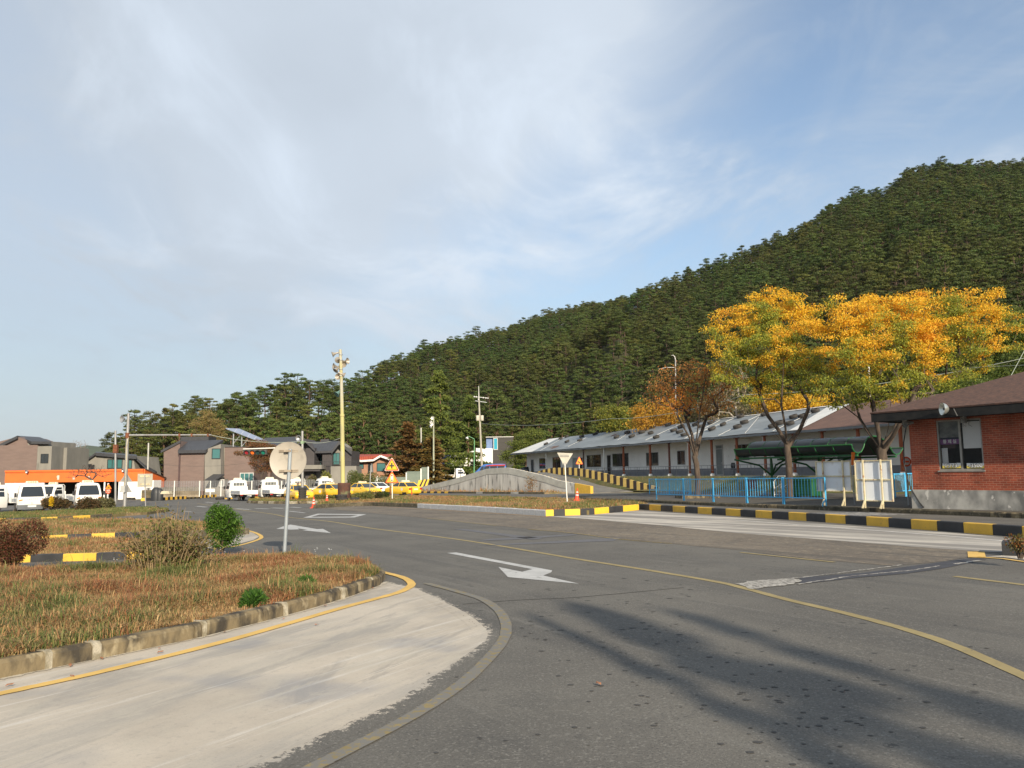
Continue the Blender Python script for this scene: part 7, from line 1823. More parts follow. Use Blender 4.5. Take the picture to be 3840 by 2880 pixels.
mb.build('rib', GRN, t)
mb = MB(); mb.tube([(xl, 0, 2.87), (0, 0, 2.87)], .04, 6); mb.tube([(xl, 4.45, 2.74), (0, 4.45, 2.74)], .04, 6); mb.box(xl, 0, .38, .52, 2.30, 2.40); mb.box(xl, 0, 3.7, 3.8, 2.24, 2.34); mb.build('beam', GRN, t)
for px in (2895, 3075):
    x = FS.hit(px, 1800, 2.1)[0]; mb = MB(); mb.tube([(x, 2.1, bz), (x, 2.1, 2.35)], .07, 8)
    for e in ((-1.3, .5), (1.3, .5), (-.2, 3.7), (.9, 3.7)): mb.tube([(x, 2.1, 1.35), (x + e[0] * .35, 2.1 + (e[1] - 2.1) * .3, 1.95), (x + e[0], e[1], 2.3)], .055, 6)
    mb.build('post', GRN, t)
# benches and cabinet under it
BENG = mat('green_cabinet', (.012, .095, .03), .5, (.010, .07, .025), 3)
x, z = FS.hit(3020, 1842, .6); w0 = FS.hit(2978, 1842, .6)[0]; w1 = FS.hit(3066, 1842, .6)[0]
t = thing('green_storage_box', 'dark green ribbed storage box behind the blue fence', 'box', FS.w(x, .6, bz), FS.rz)
mb = MB(); W_ = (w1 - w0) / 2; mb.loft([rrect(-W_, W_, .4, .06, zz) for zz in (.12, .14, .85, .9)])
for k in range(5): mb.box(-W_ + .05, W_ - .05, -.43, -.401, .22 + k * .14, .26 + k * .14)
mb.build('box_body', BENG, t); mb = MB(); mb.loft([rrect(-W_ - .04, W_ + .04, .45, .08, zz) for zz in (.901, .94, 1.0)]); mb.build('lid', BENG, t)
for s in (-1, 1): mb = MB(); mb.box(s * W_ * .8 - .05, s * W_ * .8 + .05, -.3, .3, 0, .12); mb.build('foot', DARK, t)
x, z = FS.hit(2835, 1835, 2.0); t = thing('brown_chair', 'brown plastic chair under the green shelter', 'chair', FS.w(x, 1.6, bz), FS.rz + .4)
BRC = mat('brown_chair_plastic', (.22, .07, .04), .5)
mb = MB(); mb.loft([rrect(-.25, .25, .24, .05, z) for z in (.42, .46)]); mb.build('seat', BRC, t); mb = MB(); mb.box(-.24, .24, .20, .25, .462, .92); mb.build('backrest', BRC, t)
for a in (-1, 1):
    for b in (-1, 1): mb = MB(); mb.tube([(a * .25, b * .24, 0), (a * .20, b * .19, .43)], .02, 6); mb.build('leg', STEEL, t)
t = thing('white_step_frame', 'white tubular step frame beside the tree trunk at the shelter', 'frame', FS.w(FS.hit(2915, 1840, .5)[0], .5, bz), FS.rz)
mb = MB()
for y in (0, .6):
    mb.tube([(-.2, y, 0), (-.2, y, .85), (.1, y, 1.15), (.55, y, 1.15)], .022, 6); mb.tube([(-.2, y, .45), (.3, y, .75), (.3, y, .0)], .022, 6)
mb.build('tube_frame', WHITE, t); mb = MB()
for k in range(3): mb.box(-.2 + k * .2, k * .2, .02, .58, .12 + k * .2, .15 + k * .2)
mb.build('step', WHITE, t)
# blue fence -------------------------------------------------------------------------------
BLU = mat('bright_blue_paint', (.09, .44, .76), .45, (.07, .38, .66), 4)
def blue_row(label, P, h, hz=.10, gap=13):
    t = thing('blue_fence', label, 'fence', (P[0][0], P[0][1], 0)); o = Vector((P[0][0], P[0][1], 0))
    Q = [Vector((x, y, z)) - o for x, y, z in P]
    for i, p in enumerate(Q):
        d = (Q[min(i + 1, len(Q) - 1)] - Q[max(0, i - 1)]); d.z = 0; d.normalize(); nrm_ = Vector((d.y, -d.x, 0))
        if nrm_.y > 0: nrm_ = -nrm_
        mb = MB()
        for s in ((-.05, .05) if 0 < i < len(Q) - 1 else (0,)):
            b = p + d * s; mb.tube([b + Vector((0, 0, h + .01)), b + Vector((0, 0, .16)), b + nrm_ * .0 + Vector((0, 0, .0))], .032, 6)
            if i == len(Q) - 1: mb.tube([b + Vector((0, 0, .26)), b + nrm_ * .16 + Vector((0, 0, .10)), b + nrm_ * .17 + Vector((0, 0, -.02))], .026, 6)
        mb.build('post', BLU, t)
    for a, b in zip(Q, Q[1:]):
        d = (b - a).normalized(); a = a + d * .09; b = b - d * .09; mb = MB(); up = Vector((0, 0, 1))
        mb.bar(a + up * (h - .03), b + up * (h - .03), .045); mb.bar(a + up * .30, b + up * .30, .045)
        gap = max(4, int((b - a).length / .19))
        for k in range(1, gap + 1): c = a.lerp(b, k / (gap + 1)); mb.tube([c + up * .30, c + up * (h - .04)], .013, 5)
        mb.build('panel', BLU, t)
    return t
FP = []
for px, py in ((2462, 1873), (2565, 1877.5), (2676, 1882), (2802, 1886.5), (2940, 1891), (3098, 1897)):
    p = G(px, py, .17); FP.append((p.x, p.y, p.z))
blue_row('front row of bright blue railing along the mossy kerb', FP, 1.16)
def brow(l, px, h=1.15):
    P = []
    for a, b in px: p = G(a, b, .155); P.append((p.x, p.y, p.z))
    return blue_row(l, P, h)
brow('blue railing behind the front row, left of the russet tree', ((2436, 1853), (2511, 1856), (2590, 1860)), 1.12)
brow('short blue railing behind the front row below the shelter canopy', ((2768, 1858), (2868, 1856)), 1.15)
brow('blue railing between the white boards and the brick wall', ((3358, 1866), (3398, 1862), (3450, 1858)), 1.2)
# boards seen from behind -----------------------------------------------------------------------
BSH = mat('weathered_white_sheet', (.70, .73, .76), .5, (.60, .64, .68), .9, c3=(.40, .33, .26), s3=3, lo3=.62, hi3=.72, f3=.5, stretch=(1, 1, .3))
def board(label, legs, pxs, tops_, bot, mids, scale=1):
    b = G(legs[0][0], legs[0][1], .17); F_ = Frame((b.x, b.y, 0), math.atan2(-.80, .60)); t = thing('signboard_back', label, 'signboard', (b.x, b.y, b.z), F_.rz, 'signboards seen from behind'); zb = b.z
    x0 = F_.hit(pxs[0], 1780)[0]; x1 = F_.hit(pxs[1], 1780)[0]; z1 = F_.hit(pxs[0], tops_)[1] - zb; z0 = F_.hit(pxs[0], bot)[1] - zb; zm = F_.hit(pxs[0], mids)[1] - zb
    mb = MB(); mb.box(x0, x1, .03, .045, z0, z1); mb.build('sheet', BSH, t)
    mb = MB(); rect_frame(mb, x0, x1, z0, z1, -.02, .029, .035); mb.box(x0 + .05, x1 - .05, -.015, .028, zm - .022, zm + .022); mb.build('frame', CREAM, t)
    for px in [l[0] for l in legs]:
        x = F_.hit(px, 1800)[0]; mb = MB(); mb.box(x - .026, x + .026, -.075, -.022, .10, z1 + .02); mb.bar((x, -.05, .28), (x, -.25, .0), .05); mb.bar((x, -.05, .28), (x, -.05, -.0), .05); mb.build('leg', CREAM, t)
    return t
board('shorter white sheet board seen from behind, next to the blue railing', [(3165, 1897), (3090, 1894)], (3060, 3192), 1730, 1842, 1786)
board('taller rust-streaked white board seen from behind, beside the brick wall', [(3241, 1905), (3308, 1907)], (3206, 3344), 1727, 1878, 1799)
x, z = FS.hit(3200, 1722, -1.0); p = at(3200, 1740, 33)
t = thing('orange_banner_sign', 'leaning orange works sign between the two white boards', 'sign', (p.x, 33, gz(p.x, 33) + .16)); mb = MB(); a = at(3190, 1705, 33) - t.location; b = at(3207, 1744, 33) - t.location
mb.prism([(a.x, 0, b.z), (a.x + .10, 0, b.z), (b.x + .03, 0, a.z + .1), (a.x + .05, 0, a.z + .1)], (0, .03, 0)); mb.build('panel', mat('works_orange', (.75, .17, .02), .5), t); mb = MB(); mb.tube([(a.x + .06, .05, 0), (a.x + .06, .05, b.z + .1)], .02, 6); mb.build('post', STEEL, t)
p = at(3390, 1730, 31.5); t = thing('no_entry_sign', 'red and white round sign half hidden behind the brick wall', 'sign', (p.x, 31.5, gz(p.x, 31.5) + .16)); q = at(3398, 1731, 31.5) - t.location
mb = MB(); mb.tube([(q.x, .04, 0), (q.x, .04, q.z)], .025, 8); mb.build('post', STEEL, t); mb = MB(); mb.lathe([(.0, 0), (.20, 0), (.20, -.012)], 24, aim((q.x, 0, q.z), (0, 1, 0))); mb.build('disc', SRED, t); mb = MB(); mb.lathe([(.0, 0), (.135, 0), (.135, -.012)], 24, aim((q.x, -.016, q.z), (0, 1, 0))); mb.build('disc_centre', SWH, t); mb = MB(); mb.box(q.x - .05, q.x + .10, -.04, -.03, q.z - .03, q.z + .03); mb.build('mark', SRED, t)
# porch odds: office chair, white post boxes
p = FB.w(FB.hit(2753, 1780, .8)[0], .8, FLZ); t = thing('office_chair', 'small black chair standing on the porch of the white building', 'chair', p, 1.0)
mb = MB(); mb.loft([rrect(-.24, .24, .24, .08, z) for z in (.46, .52)]); mb.build('seat', DARK, t); mb = MB(); mb.loft([rrect(-.20, -.14, w_, .02, z) for z, w_ in ((.6, .16), (.8, .2), (1.05, .15))]); mb.build('backrest', DARK, t)
mb = MB(); mb.tube([(0, 0, .08), (0, 0, .46)], .03, 8); [mb.tube([(0, 0, .1), (.26 * math.cos(a), .26 * math.sin(a), .04)], .02, 5) for a in (0, 1.26, 2.5, 3.8, 5.0)]; mb.build('swivel_base', DARK, t)
# ------------------------------------------------------------------ broadleaf trees
def P3(px, py, Y): return at(px, py, Y)
def tree_at(name, label, cat, base, seed, trunk_px, limbs_px, blobs_px, Y, natt, per, clus, Ll, cols, colfn=None, w=None, flat=.55, droop=.3, r_tip=.010, bark=BARK, step=.45, group=None, shell=.35, r0=None):
    """trunk_px: list of (px,py,dy); blobs_px: (px, py, half-width px, half-height px, dy)"""
    b = Vector(base); k = Y / FPX
    tr = [Vector((0, 0, -.15))] + [at(x, y, Y + d) - b for x, y, d in trunk_px]
    limbs = [(i,) + tuple(at(x, y, Y + d) - b for x, y, d in pts) for i, pts in limbs_px]
    blobs = [((at(x, y, Y + d) - b), (hw * k, max(hw, hh) * k * .8, hh * k)) for x, y, hw, hh, d in blobs_px]
    t = thing(name, label, cat, b, 0, group)
    mb, tips, _ = grow_tree(seed, tr, blobs, natt, r_tip=r_tip, limbs=limbs, step=step, shell=shell, r0=r0)
    mb.build('trunk', bark, t, smooth=60)
    if per:
        rng = np.random.default_rng(seed + 1)
        V, C = leaves_on(rng, tips, per, clus, Ll, Ll * .45, cols, colfn, flat, droop, w)
        quads_object('crown', V, C, DLEAF, t)
    return t
YG = [(.62, .33, .03), (.55, .38, .035), (.70, .30, .03)]
def zelk_col(seed, yel=.0, k=.55):
    def f(P, rng):
        n = len(P); z = P[:, 2]; zn = (z - z.min()) / (z.max() - z.min() + 1e-6)
        g = nz(P[:, :], .55, seed) + .6 * nz(P, 1.7, seed + 3)
        s = zn * 1.0 + g * 1.15 + yel - k + rng.normal(0, .13, n)
        Y1 = pal(rng, n, [(.82, .52, .04), (.76, .52, .045), (.82, .45, .035)], .13)
        O1 = pal(rng, n, [(.72, .30, .035), (.64, .28, .03)], .15)
        G1 = pal(rng, n, [(.25, .29, .04), (.18, .22, .035), (.38, .37, .05)], .22)
        t = np.clip(s * 3.2 + .5, 0, 1)[:, None]
        C = G1 * (1 - t) + Y1 * t
        o = (nz(P, .9, seed + 9) + rng.normal(0, .12, n)) > .25
        o &= s > .1
        C[o] = C[o] * .45 + O1[o] * .55
        return C
    return f
# tree B: main yellow tree
Yb = 42.0; b = at(2965, 1880, Yb); b.z = gz(b.x, b.y) + .12
tree_at('zelkova_tree', 'large yellow-orange tree whose trunk rises in front of the green shelter', 'tree', b, 11,
        [(2962, 1800, 0), (2957, 1720, 0), (2952, 1675, 0)],
        [(3, [(2925, 1620, .3), (2880, 1560, .6), (2850, 1480, 1), (2800, 1400, 1.4)]), (3, [(2945, 1600, -.4), (2930, 1520, -.8), (2935, 1430, -1), (2940, 1330, -1.2)]), (3, [(3000, 1610, .4), (3030, 1540, .2), (3060, 1450, 0), (3070, 1350, .5)]),
         (3, [(3020, 1590, 1.2), (3060, 1500, 2), (3110, 1400, 2.6)]), (3, [(2915, 1610, 1.0), (2860, 1520, 2.2), (2780, 1450, 3)]), (3, [(2905, 1625, -.4), (2925, 1610, -.3)])],
        [(2790, 1220, 130, 90, 1.0), (2900, 1160, 120, 80, 1), (2860, 1300, 150, 75, -.5), (2760, 1360, 95, 55, 1.0), (3010, 1210, 110, 90, 1.5), (2960, 1370, 130, 60, 0), (3040, 1330, 90, 70, 2), (2710, 1310, 60, 50, 1), (2740, 1430, 60, 25, 0), (2860, 1420, 70, 30, .5), (2780, 1500, 60, 22, 0), (2900, 1470, 70, 26, 1.5), (3010, 1460, 50, 26, .5), (2690, 1250, 50, 35, 0), (2830, 1450, 90, 30, 1), (2740, 1390, 70, 40, 0), (2950, 1420, 90, 40, 0), (2900, 1240, 120, 60, 0)],
        Yb, 340, 115, .46, .12, None, zelk_col(2.0, -.05, .42), flat=.50, droop=.45, r0=.175, shell=.3)
# tree C: behind the boards, spreading right
Yc = 39.0; b = at(3312, 1890, Yc); b.z = gz(b.x, b.y) + .14
tree_at('zelkova_tree', 'wide yellow-green tree with many limbs between the white boards and brick house', 'tree', b, 23,
        [(3312, 1800, 0), (3310, 1730, 0), (3305, 1690, 0)],
        [(3, [(3255, 1620, .2), (3225, 1570, .4), (3160, 1520, .6), (3100, 1440, .8)]), (3, [(3290, 1600, -.3), (3270, 1500, -.6), (3240, 1400, -.8), (3220, 1280, -1)]), (3, [(3330, 1610, .8), (3340, 1510, 1.4), (3350, 1400, 2), (3380, 1280, 2.4)]),
         (3, [(3355, 1620, .2), (3390, 1530, .5), (3440, 1450, .8), (3520, 1370, 1.2), (3600, 1330, 1.6)]), (3, [(3345, 1640, -.8), (3390, 1560, -1.6), (3430, 1480, -2), (3500, 1410, -2.4)]), (3, [(3270, 1640, -1), (3210, 1560, -2), (3180, 1470, -2.6)])],
        [(3180, 1190, 130, 85, 0), (3320, 1170, 140, 85, 1), (3480, 1160, 150, 85, 1.5), (3640, 1150, 130, 85, 1.5), (3740, 1220, 95, 75, 1.5), (3240, 1330, 150, 85, -1), (3420, 1320, 160, 85, 0), (3600, 1300, 150, 80, 1),
         (3180, 1440, 110, 55, -1), (3380, 1440, 120, 55, -1.5), (3540, 1400, 110, 50, 0), (3110, 1420, 75, 45, 0), (3140, 1270, 80, 70, 0), (3500, 1440, 70, 30, -1), (3080, 1490, 60, 22, -.5), (3200, 1520, 80, 22, 0), (3330, 1510, 70, 22, 1), (3790, 1300, 50, 30, 1), (3060, 1230, 40, 40, 0), (3300, 1250, 130, 60, 0), (3560, 1230, 130, 60, 0), (3260, 1480, 90, 30, 0), (3660, 1400, 70, 35, 1), (3420, 1240, 100, 50, 0)],
        Yc, 560, 115, .46, .12, None, zelk_col(7.0, -.03, .48), flat=.48, droop=.45, r0=.25, shell=.3)
# tree A: sparse russet tree
Ya = 47.0; b = at(2617, 1885, Ya); b.z = gz(b.x, b.y) + .12
def russ(P, rng):
    n = len(P); g = nz(P, .5, 4); C = pal(rng, n, [(.36, .16, .05), (.44, .19, .055), (.32, .20, .07)], .25); m = (g + rng.normal(0, .15, n)) > .12
    C2 = pal(rng, n, [(.62, .19, .035), (.56, .24, .045)], .2); C[m] = C2[m]; return C
tree_at('bare_russet_tree', 'thin half-bare tree with russet leaves inside the blue fence', 'tree', b, 5,
        [(2618, 1800, 0), (2612, 1740, 0), (2605, 1715, 0)],
        [(3, [(2580, 1660, 0), (2572, 1658, -.1)]), (3, [(2595, 1630, .4), (2570, 1560, .8), (2530, 1500, 1)]), (3, [(2615, 1620, -.4), (2625, 1540, -.6), (2640, 1450, -.8)]), (3, [(2625, 1640, .6), (2650, 1560, 1), (2690, 1480, 1.2), (2740, 1420, 1)]), (3, [(2585, 1640, -.6), (2540, 1560, -1.2), (2490, 1480, -1.4)])],
        [(2500, 1430, 80, 60, .5), (2600, 1400, 90, 60, 0), (2700, 1430, 85, 70, .5), (2560, 1500, 110, 60, 0), (2680, 1520, 80, 50, 1), (2450, 1480, 50, 50, 1)],
        Ya, 330, 15, .42, .15, None, russ, flat=.7, droop=.4, r_tip=.012, shell=.2, r0=.17)
# kerb ring at its foot
mb = MB(); mb.loft([[(x + b.x, y + b.y, z) for x, y, _ in rrect(-1.15, 1.15, 1.0, .1, 0, 2)] for z in (gz(b.x, b.y) + .1, gz(b.x, b.y) + .33)]); tag(mb.build('tree_planter', MOSSK), 'low stone planter ring round the foot of the russet tree', 'planter')
# broadleaf trees behind the white building
def back_tree(name, label, px, ybase, Y, zb, blobs, cols, seed, per=70, natt=120, Ll=.26, clus=.8, colfn=None, **k):
    b = at(px, ybase, Y); b.z = zb; yy = blobs[0][1]
    return tree_at(name, label, 'tree', b, seed, [(px, ybase - 20, 0), (px + 3, (ybase + yy) / 2 + 40, 0), (px, (ybase + yy) / 2, 0)], [], blobs, Y, natt, per, clus, Ll, cols, colfn, r_tip=.016, step=.8, **k)
OY = [(.46, .23, .03), (.36, .18, .03), (.50, .30, .04)]
back_tree('orange_tree', 'orange-yellow tree rising behind the grey sheeted roof', 2440, 1690, 86, 1.2, [(2440, 1560, 70, 60, 0), (2390, 1580, 45, 35, 0), (2500, 1540, 60, 50, 1), (2530, 1590, 60, 30, 1)], OY, 31, per=42)
back_tree('olive_tree', 'yellow-green tree left of the orange one behind the roof', 2290, 1690, 95, 1.2, [(2290, 1570, 55, 50, 0), (2340, 1560, 40, 40, 1), (2330, 1600, 60, 30, 0)], [(.20, .20, .035), (.28, .26, .04), (.12, .15, .03)], 32)
back_tree('yellow_tree', 'bright yellow tree glimpsed between the two big trunks', 2960, 1650, 70, 1.2, [(2960, 1520, 90, 50, 0), (2880, 1500, 60, 50, 1), (3060, 1530, 70, 40, 1)], [(.66, .40, .03), (.58, .34, .03), (.5, .38, .05)], 33, natt=150)
back_tree('green_tree', 'bright green bushy tree at the left end of the white building', 1975, 1745, 128, 1.0, [(1990, 1640, 55, 35, 0), (1960, 1680, 60, 40, 0), (2040, 1680, 60, 35, 1), (1930, 1710, 50, 30, 0)], [(.13, .17, .035), (.19, .22, .045), (.10, .13, .03)], 34, natt=150, per=90)
back_tree('green_tree', 'dark green broadleaf tree at the right behind the brick roof', 3560, 1650, 56, 1.3, [(3620, 1480, 130, 60, 0), (3500, 1520, 90, 45, 0), (3740, 1430, 120, 70, 2), (3850, 1380, 110, 90, 2)], [(.08, .12, .025), (.11, .15, .03), (.14, .17, .035)], 35, natt=260, per=90, Ll=.2)
back_tree('green_tree', 'tall green tree at the right edge above the brick roof', 3800, 1500, 62, 1.5, [(3790, 1240, 80, 90, 0), (3870, 1300, 100, 110, 0), (3720, 1330, 70, 60, 1)], [(.08, .12, .025), (.12, .16, .03), (.20, .22, .035)], 38, natt=220, per=90, Ll=.22)
# grey-brown bare thicket behind the roof
THK = [(.24, .19, .11), (.18, .15, .07), (.30, .25, .14), (.14, .15, .05)]
back_tree('bare_tree', 'pale bare-branched tree behind the roof, right of the russet tree', 2760, 1640, 74, 1.2, [(2740, 1430, 70, 90, 0), (2800, 1500, 70, 80, 1), (2680, 1520, 70, 60, 0)], THK, 36, per=10, natt=220, bark=mat('pale_bark', (.42, .38, .32), .9, (.30, .27, .22), 4))
back_tree('brown_thicket_tree', 'olive-brown thin-leaved tree filling the gap above the grey roof', 2690, 1640, 80, 1.2, [(2700, 1540, 90, 60, 0), (2800, 1560, 80, 50, 0), (2620, 1560, 70, 50, 1)], THK, 37, per=50, natt=150)
# bare tree by the orange garage and far bare trees
b = G(343, 1880, 0); Yt = 82; b = at(343, 1860, Yt); b.z = gz(b.x, Yt)
tree_at('bare_tree', 'low crooked bare tree before the orange garage', 'tree', b, 41, [(343, 1830, 0), (344, 1808, 0), (346, 1800, 0)], [(3, [(335, 1782, 0), (345, 1765, 0), (340, 1755, .4)]), (3, [(320, 1785, .3), (290, 1782, .5), (265, 1775, .5)]), (3, [(365, 1780, -.3), (395, 1770, -.4)])],
        [(340, 1750, 50, 14, 0), (275, 1780, 35, 14, .5), (400, 1775, 25, 20, -.4), (330, 1765, 60, 14, 0)], Yt, 170, 0, 0, 0, None, r_tip=.016, step=.4, bark=mat('grey_brown_bark', (.10, .075, .06), .9, (.07, .05, .04), 4), shell=.1)
for i, (px, lab2, seed) in enumerate(((268, 'left one of the two hazy bare trees beyond the grey gabled house', 42), (300, 'right one of the two hazy bare trees beyond the grey gabled house', 43))):
    Yt = 165; b = at(px, 1800, Yt); b.z = gz(b.x, Yt)
    tree_at('bare_tree', lab2, 'tree', b, seed, [(px, 1760, 0), (px, 1730, 0), (px, 1715, 0)], [], [(px - 4, 1685, 22, 30, 0), (px + 12, 1670, 20, 24, 1), (px + 5, 1710, 26, 18, 0)], Yt, 200, 0, 0, 0, None, r_tip=.022, step=.9, bark=mat('pale_grey_bark', (.26, .23, .21), .9), shell=.1)
# brown leafy tree before the flat brown house, and one behind the roofs
b = at(985, 1862, 97); b.z = gz(b.x, 97)
tree_at('russet_maple', 'brown-leaved small tree in front of the flat brown house', 'tree', b, 51, [(984, 1830, 0), (980, 1790, 0), (978, 1760, 0)], [(3, [(975, 1730, 0), (960, 1710, .4)]), (3, [(990, 1735, .3), (1005, 1710, .5)])], [(930, 1700, 45, 12, 0), (985, 1680, 60, 22, 0), (990, 1735, 50, 35, .5), (1000, 1700, 50, 30, 1), (960, 1660, 50, 12, 0)], 97, 150, 60, .55, .20, [(.20, .10, .045), (.15, .11, .04), (.26, .10, .05)], r_tip=.014, step=.6)
b = at(785, 1700, 122); b.z = gz(b.x, 122)
tree_at('tan_tree', 'tan autumn tree rising behind the split-roof house', 'tree', b, 52, [(783, 1680, 0), (782, 1640, 0), (780, 1620, 0)], [], [(760, 1590, 45, 30, 0), (800, 1600, 45, 35, 0), (780, 1560, 35, 25, 0), (815, 1640, 40, 25, 0), (740, 1620, 30, 20, 0)], 122, 170, 40, .6, .24, [(.34, .24, .10), (.28, .20, .08), (.22, .20, .06)], r_tip=.016, step=.8)
for px, lab2, hw, hh, py, cols, sd_ in ((1390, 'bush with pale leaves in front of the red-roofed house, left part', 28, 22, 1795, [(.16, .18, .07), (.30, .26, .10), (.12, .14, .05)], 61), (1325, 'green bush between the glass gable house and yellow cars', 26, 26, 1788, [(.13, .17, .05), (.10, .13, .04), (.24, .23, .10)], 62), (1225, 'yellow-green bush below the concrete balcony', 26, 20, 1782, [(.26, .26, .05), (.2, .2, .05)], 63), (1165, 'dry low bush in front of the dark gable house', 30, 12, 1790, [(.24, .17, .09), (.12, .14, .05)], 64), (1440, 'bush with pale flowers behind the warning triangles', 22, 20, 1808, [(.16, .17, .08), (.34, .31, .2)], 65), (1345, 'leafy green bush right of the tall loudspeaker pole', 30, 30, 1800, [(.12, .16, .04), (.2, .2, .08)], 66)):
    D = 101; p = at(px, 1845, D); k = D / FPX; h_ = (1845 - py + hh) * k
    shrub('bush', lab2, 'bush', (p.x, D, gz(p.x, D)), hw * k, hw * k * .7, h_, 2200, .22, cols, sd_)
p = at(1010, 1840, 98)
# hedge along the yard
D = 126; t = thing('hedge', 'long dark green hedge behind the white truck and blue minibus', 'hedge', (at(1810, 1750, D).x, D, .75)); rng = np.random.default_rng(9)
n = 15000; x0, x1 = at(1655, 1750, D).x, at(1985, 1750, D).x; X = rng.uniform(x0, x1, n); h_ = 1.95 + .35 * np.array([mnoise.noise(Vector((a * .7, 0, 0))) for a in X])
P = np.stack([X - t.location.x, rng.uniform(-.7, .7, n), rng.uniform(0, 1, n) ** .6 * h_], 1); O = np.tile([0, -.5, .6], (n, 1)); V = leaf_arrays(rng, P, rng.uniform(.25, .4, n), .12, O, .8)
quads_object('foliage', V, pal(rng, n, [(.09, .14, .025), (.13, .18, .03), (.16, .17, .04), (.06, .10, .02)], .25), DLEAF, t)
# big cedar and brown juniper
def conifer(name, label, px, base, top, Y, kind, seed, cols=None, sx=1.0, zb=0.0):
    b = at(px, base, Y); b.z = zb; H = (at(px, top, Y).z - zb)
    tb, V, C = pine_parts(seed, H, kind, .42 if kind == 'cypress' else .6, 120)
    if cols is not None: C = pal(np.random.default_rng(seed), len(C), cols, .25)
    t = thing(name, label, 'tree', b); t.scale = (sx, sx, 1)
    tb.build('trunk', PBARK, t, smooth=60); quads_object('crown', V, C, PLEAF, t); return t
conifer('cedar_tree', 'broad tall cedar standing behind the utility lamps, wider than the pines', 1655, 1800, 1398, 124, 'cedar', 71, [(.13, .155, .03), (.10, .13, .028), (.16, .175, .035)], 1.1, .1)
conifer('cedar_tree', 'second cedar just right of the broad tall cedar', 1755, 1790, 1490, 134, 'cedar', 72, [(.12, .145, .028), (.095, .12, .026)], .9, .3)
BJ = [(.20, .115, .035), (.16, .105, .035), (.13, .11, .035), (.24, .13, .04)]
conifer('brown_juniper', 'rust-brown conifer left of the cedar, taller of the two', 1530, 1815, 1590, 116, 'cypress', 73, BJ, 1.75, -.2)
conifer('brown_juniper', 'rust-brown conifer beside the thin lamp pole, shorter of the two', 1610, 1810, 1645, 114, 'cypress', 74, BJ, 2.0, -.1)
# conifers behind the viewer: they cast the long shadows on the road
sh = Vector((math.sin(SUN_AZ), math.cos(SUN_AZ)))
for i, (px, py, H, sx) in enumerate(((2163, 2281, 10.5, .60), (2030, 2325, 9.0, .22), (2540, 2318, 11.0, .36), (3600, 2640, 12.5, .35), (3400, 2800, 8, .3))):
    tip = G(px, py); dd = H / math.tan(SUN_EL); x, y = tip.x + sh.x * dd, tip.y + sh.y * dd
    tb, V, C = pine_parts(80 + i, H + gz(tip.x, tip.y) - gz(x, y), 'cypress', .30, 170)
    t = thing('conifer', ['slender', 'small narrow', 'tall thin', 'broad', 'low'][i] + ' dark conifer standing behind the viewer', 'tree', (x, y, gz(x, y))); t.scale = (sx, sx, 1)
    tb.build('trunk', PBARK, t); quads_object('crown', V, C, PLEAF, t)

# ------------------------------------------------------------------ shrubs and plants on the islands
def on(px, py, dz): p = G(px, py, dz); return (p.x, p.y, gz(p.x, p.y) + dz - .02)
GRB = [(.055, .12, .015), (.08, .17, .02), (.04, .09, .012), (.12, .23, .03)]
p = on(820, 2062, .155); k = (G(820, 2062, .155).y) / FPX
shrub('green_bush', 'round glossy green bush beside the dry stem plant', 'bush', (p[0] - .05, p[1] + .25, p[2]), 80 * k, 70 * k, 158 * k, 9000, .055, GRB, 91, stems=30)
p = on(40, 2128, .16); k = G(40, 2128, .16).y / FPX
shrub('red_brown_bush', 'dark red-brown bush at the left edge of the near island', 'bush', p, 120 * k, 80 * k, 165 * k, 11000, .045, [(.13, .045, .03), (.20, .07, .04), (.09, .05, .025), (.10, .08, .03)], 92, stems=40)
p = on(205, 1912, .15); k = G(205, 1912, .15).y / FPX
shrub('brown_bush', 'brown shrub with yellow flowers before the head-on truck', 'bush', p, 58 * k, 40 * k, 44 * k, 3600, .13, [(.12, .08, .035), (.16, .10, .04), (.08, .07, .03)], 93)
q = shrub('yellow_flowers', 'clump of yellow flowers growing in the brown shrub', 'flowers', (p[0] + .18, p[1] - .75, p[2] + .2), 9 * k, 8 * k, 38 * k, 420, .10, [(.75, .52, .02), (.68, .45, .02)], 94)
p = on(325, 1912, .15)
shrub('brown_bush', 'dark brown shrub right of the yellow flowers', 'bush', p, 50 * k, 40 * k, 46 * k, 3600, .13, [(.11, .07, .035), (.15, .09, .04), (.08, .07, .03)], 95)
p = on(392, 1908, .15)
shrub('grey_green_bush', 'grey-green shrub at the foot of the steel poles', 'bush', p, 40 * k, 34 * k, 40 * k, 3000, .13, [(.22, .21, .11), (.16, .14, .06), (.10, .09, .04)], 96)
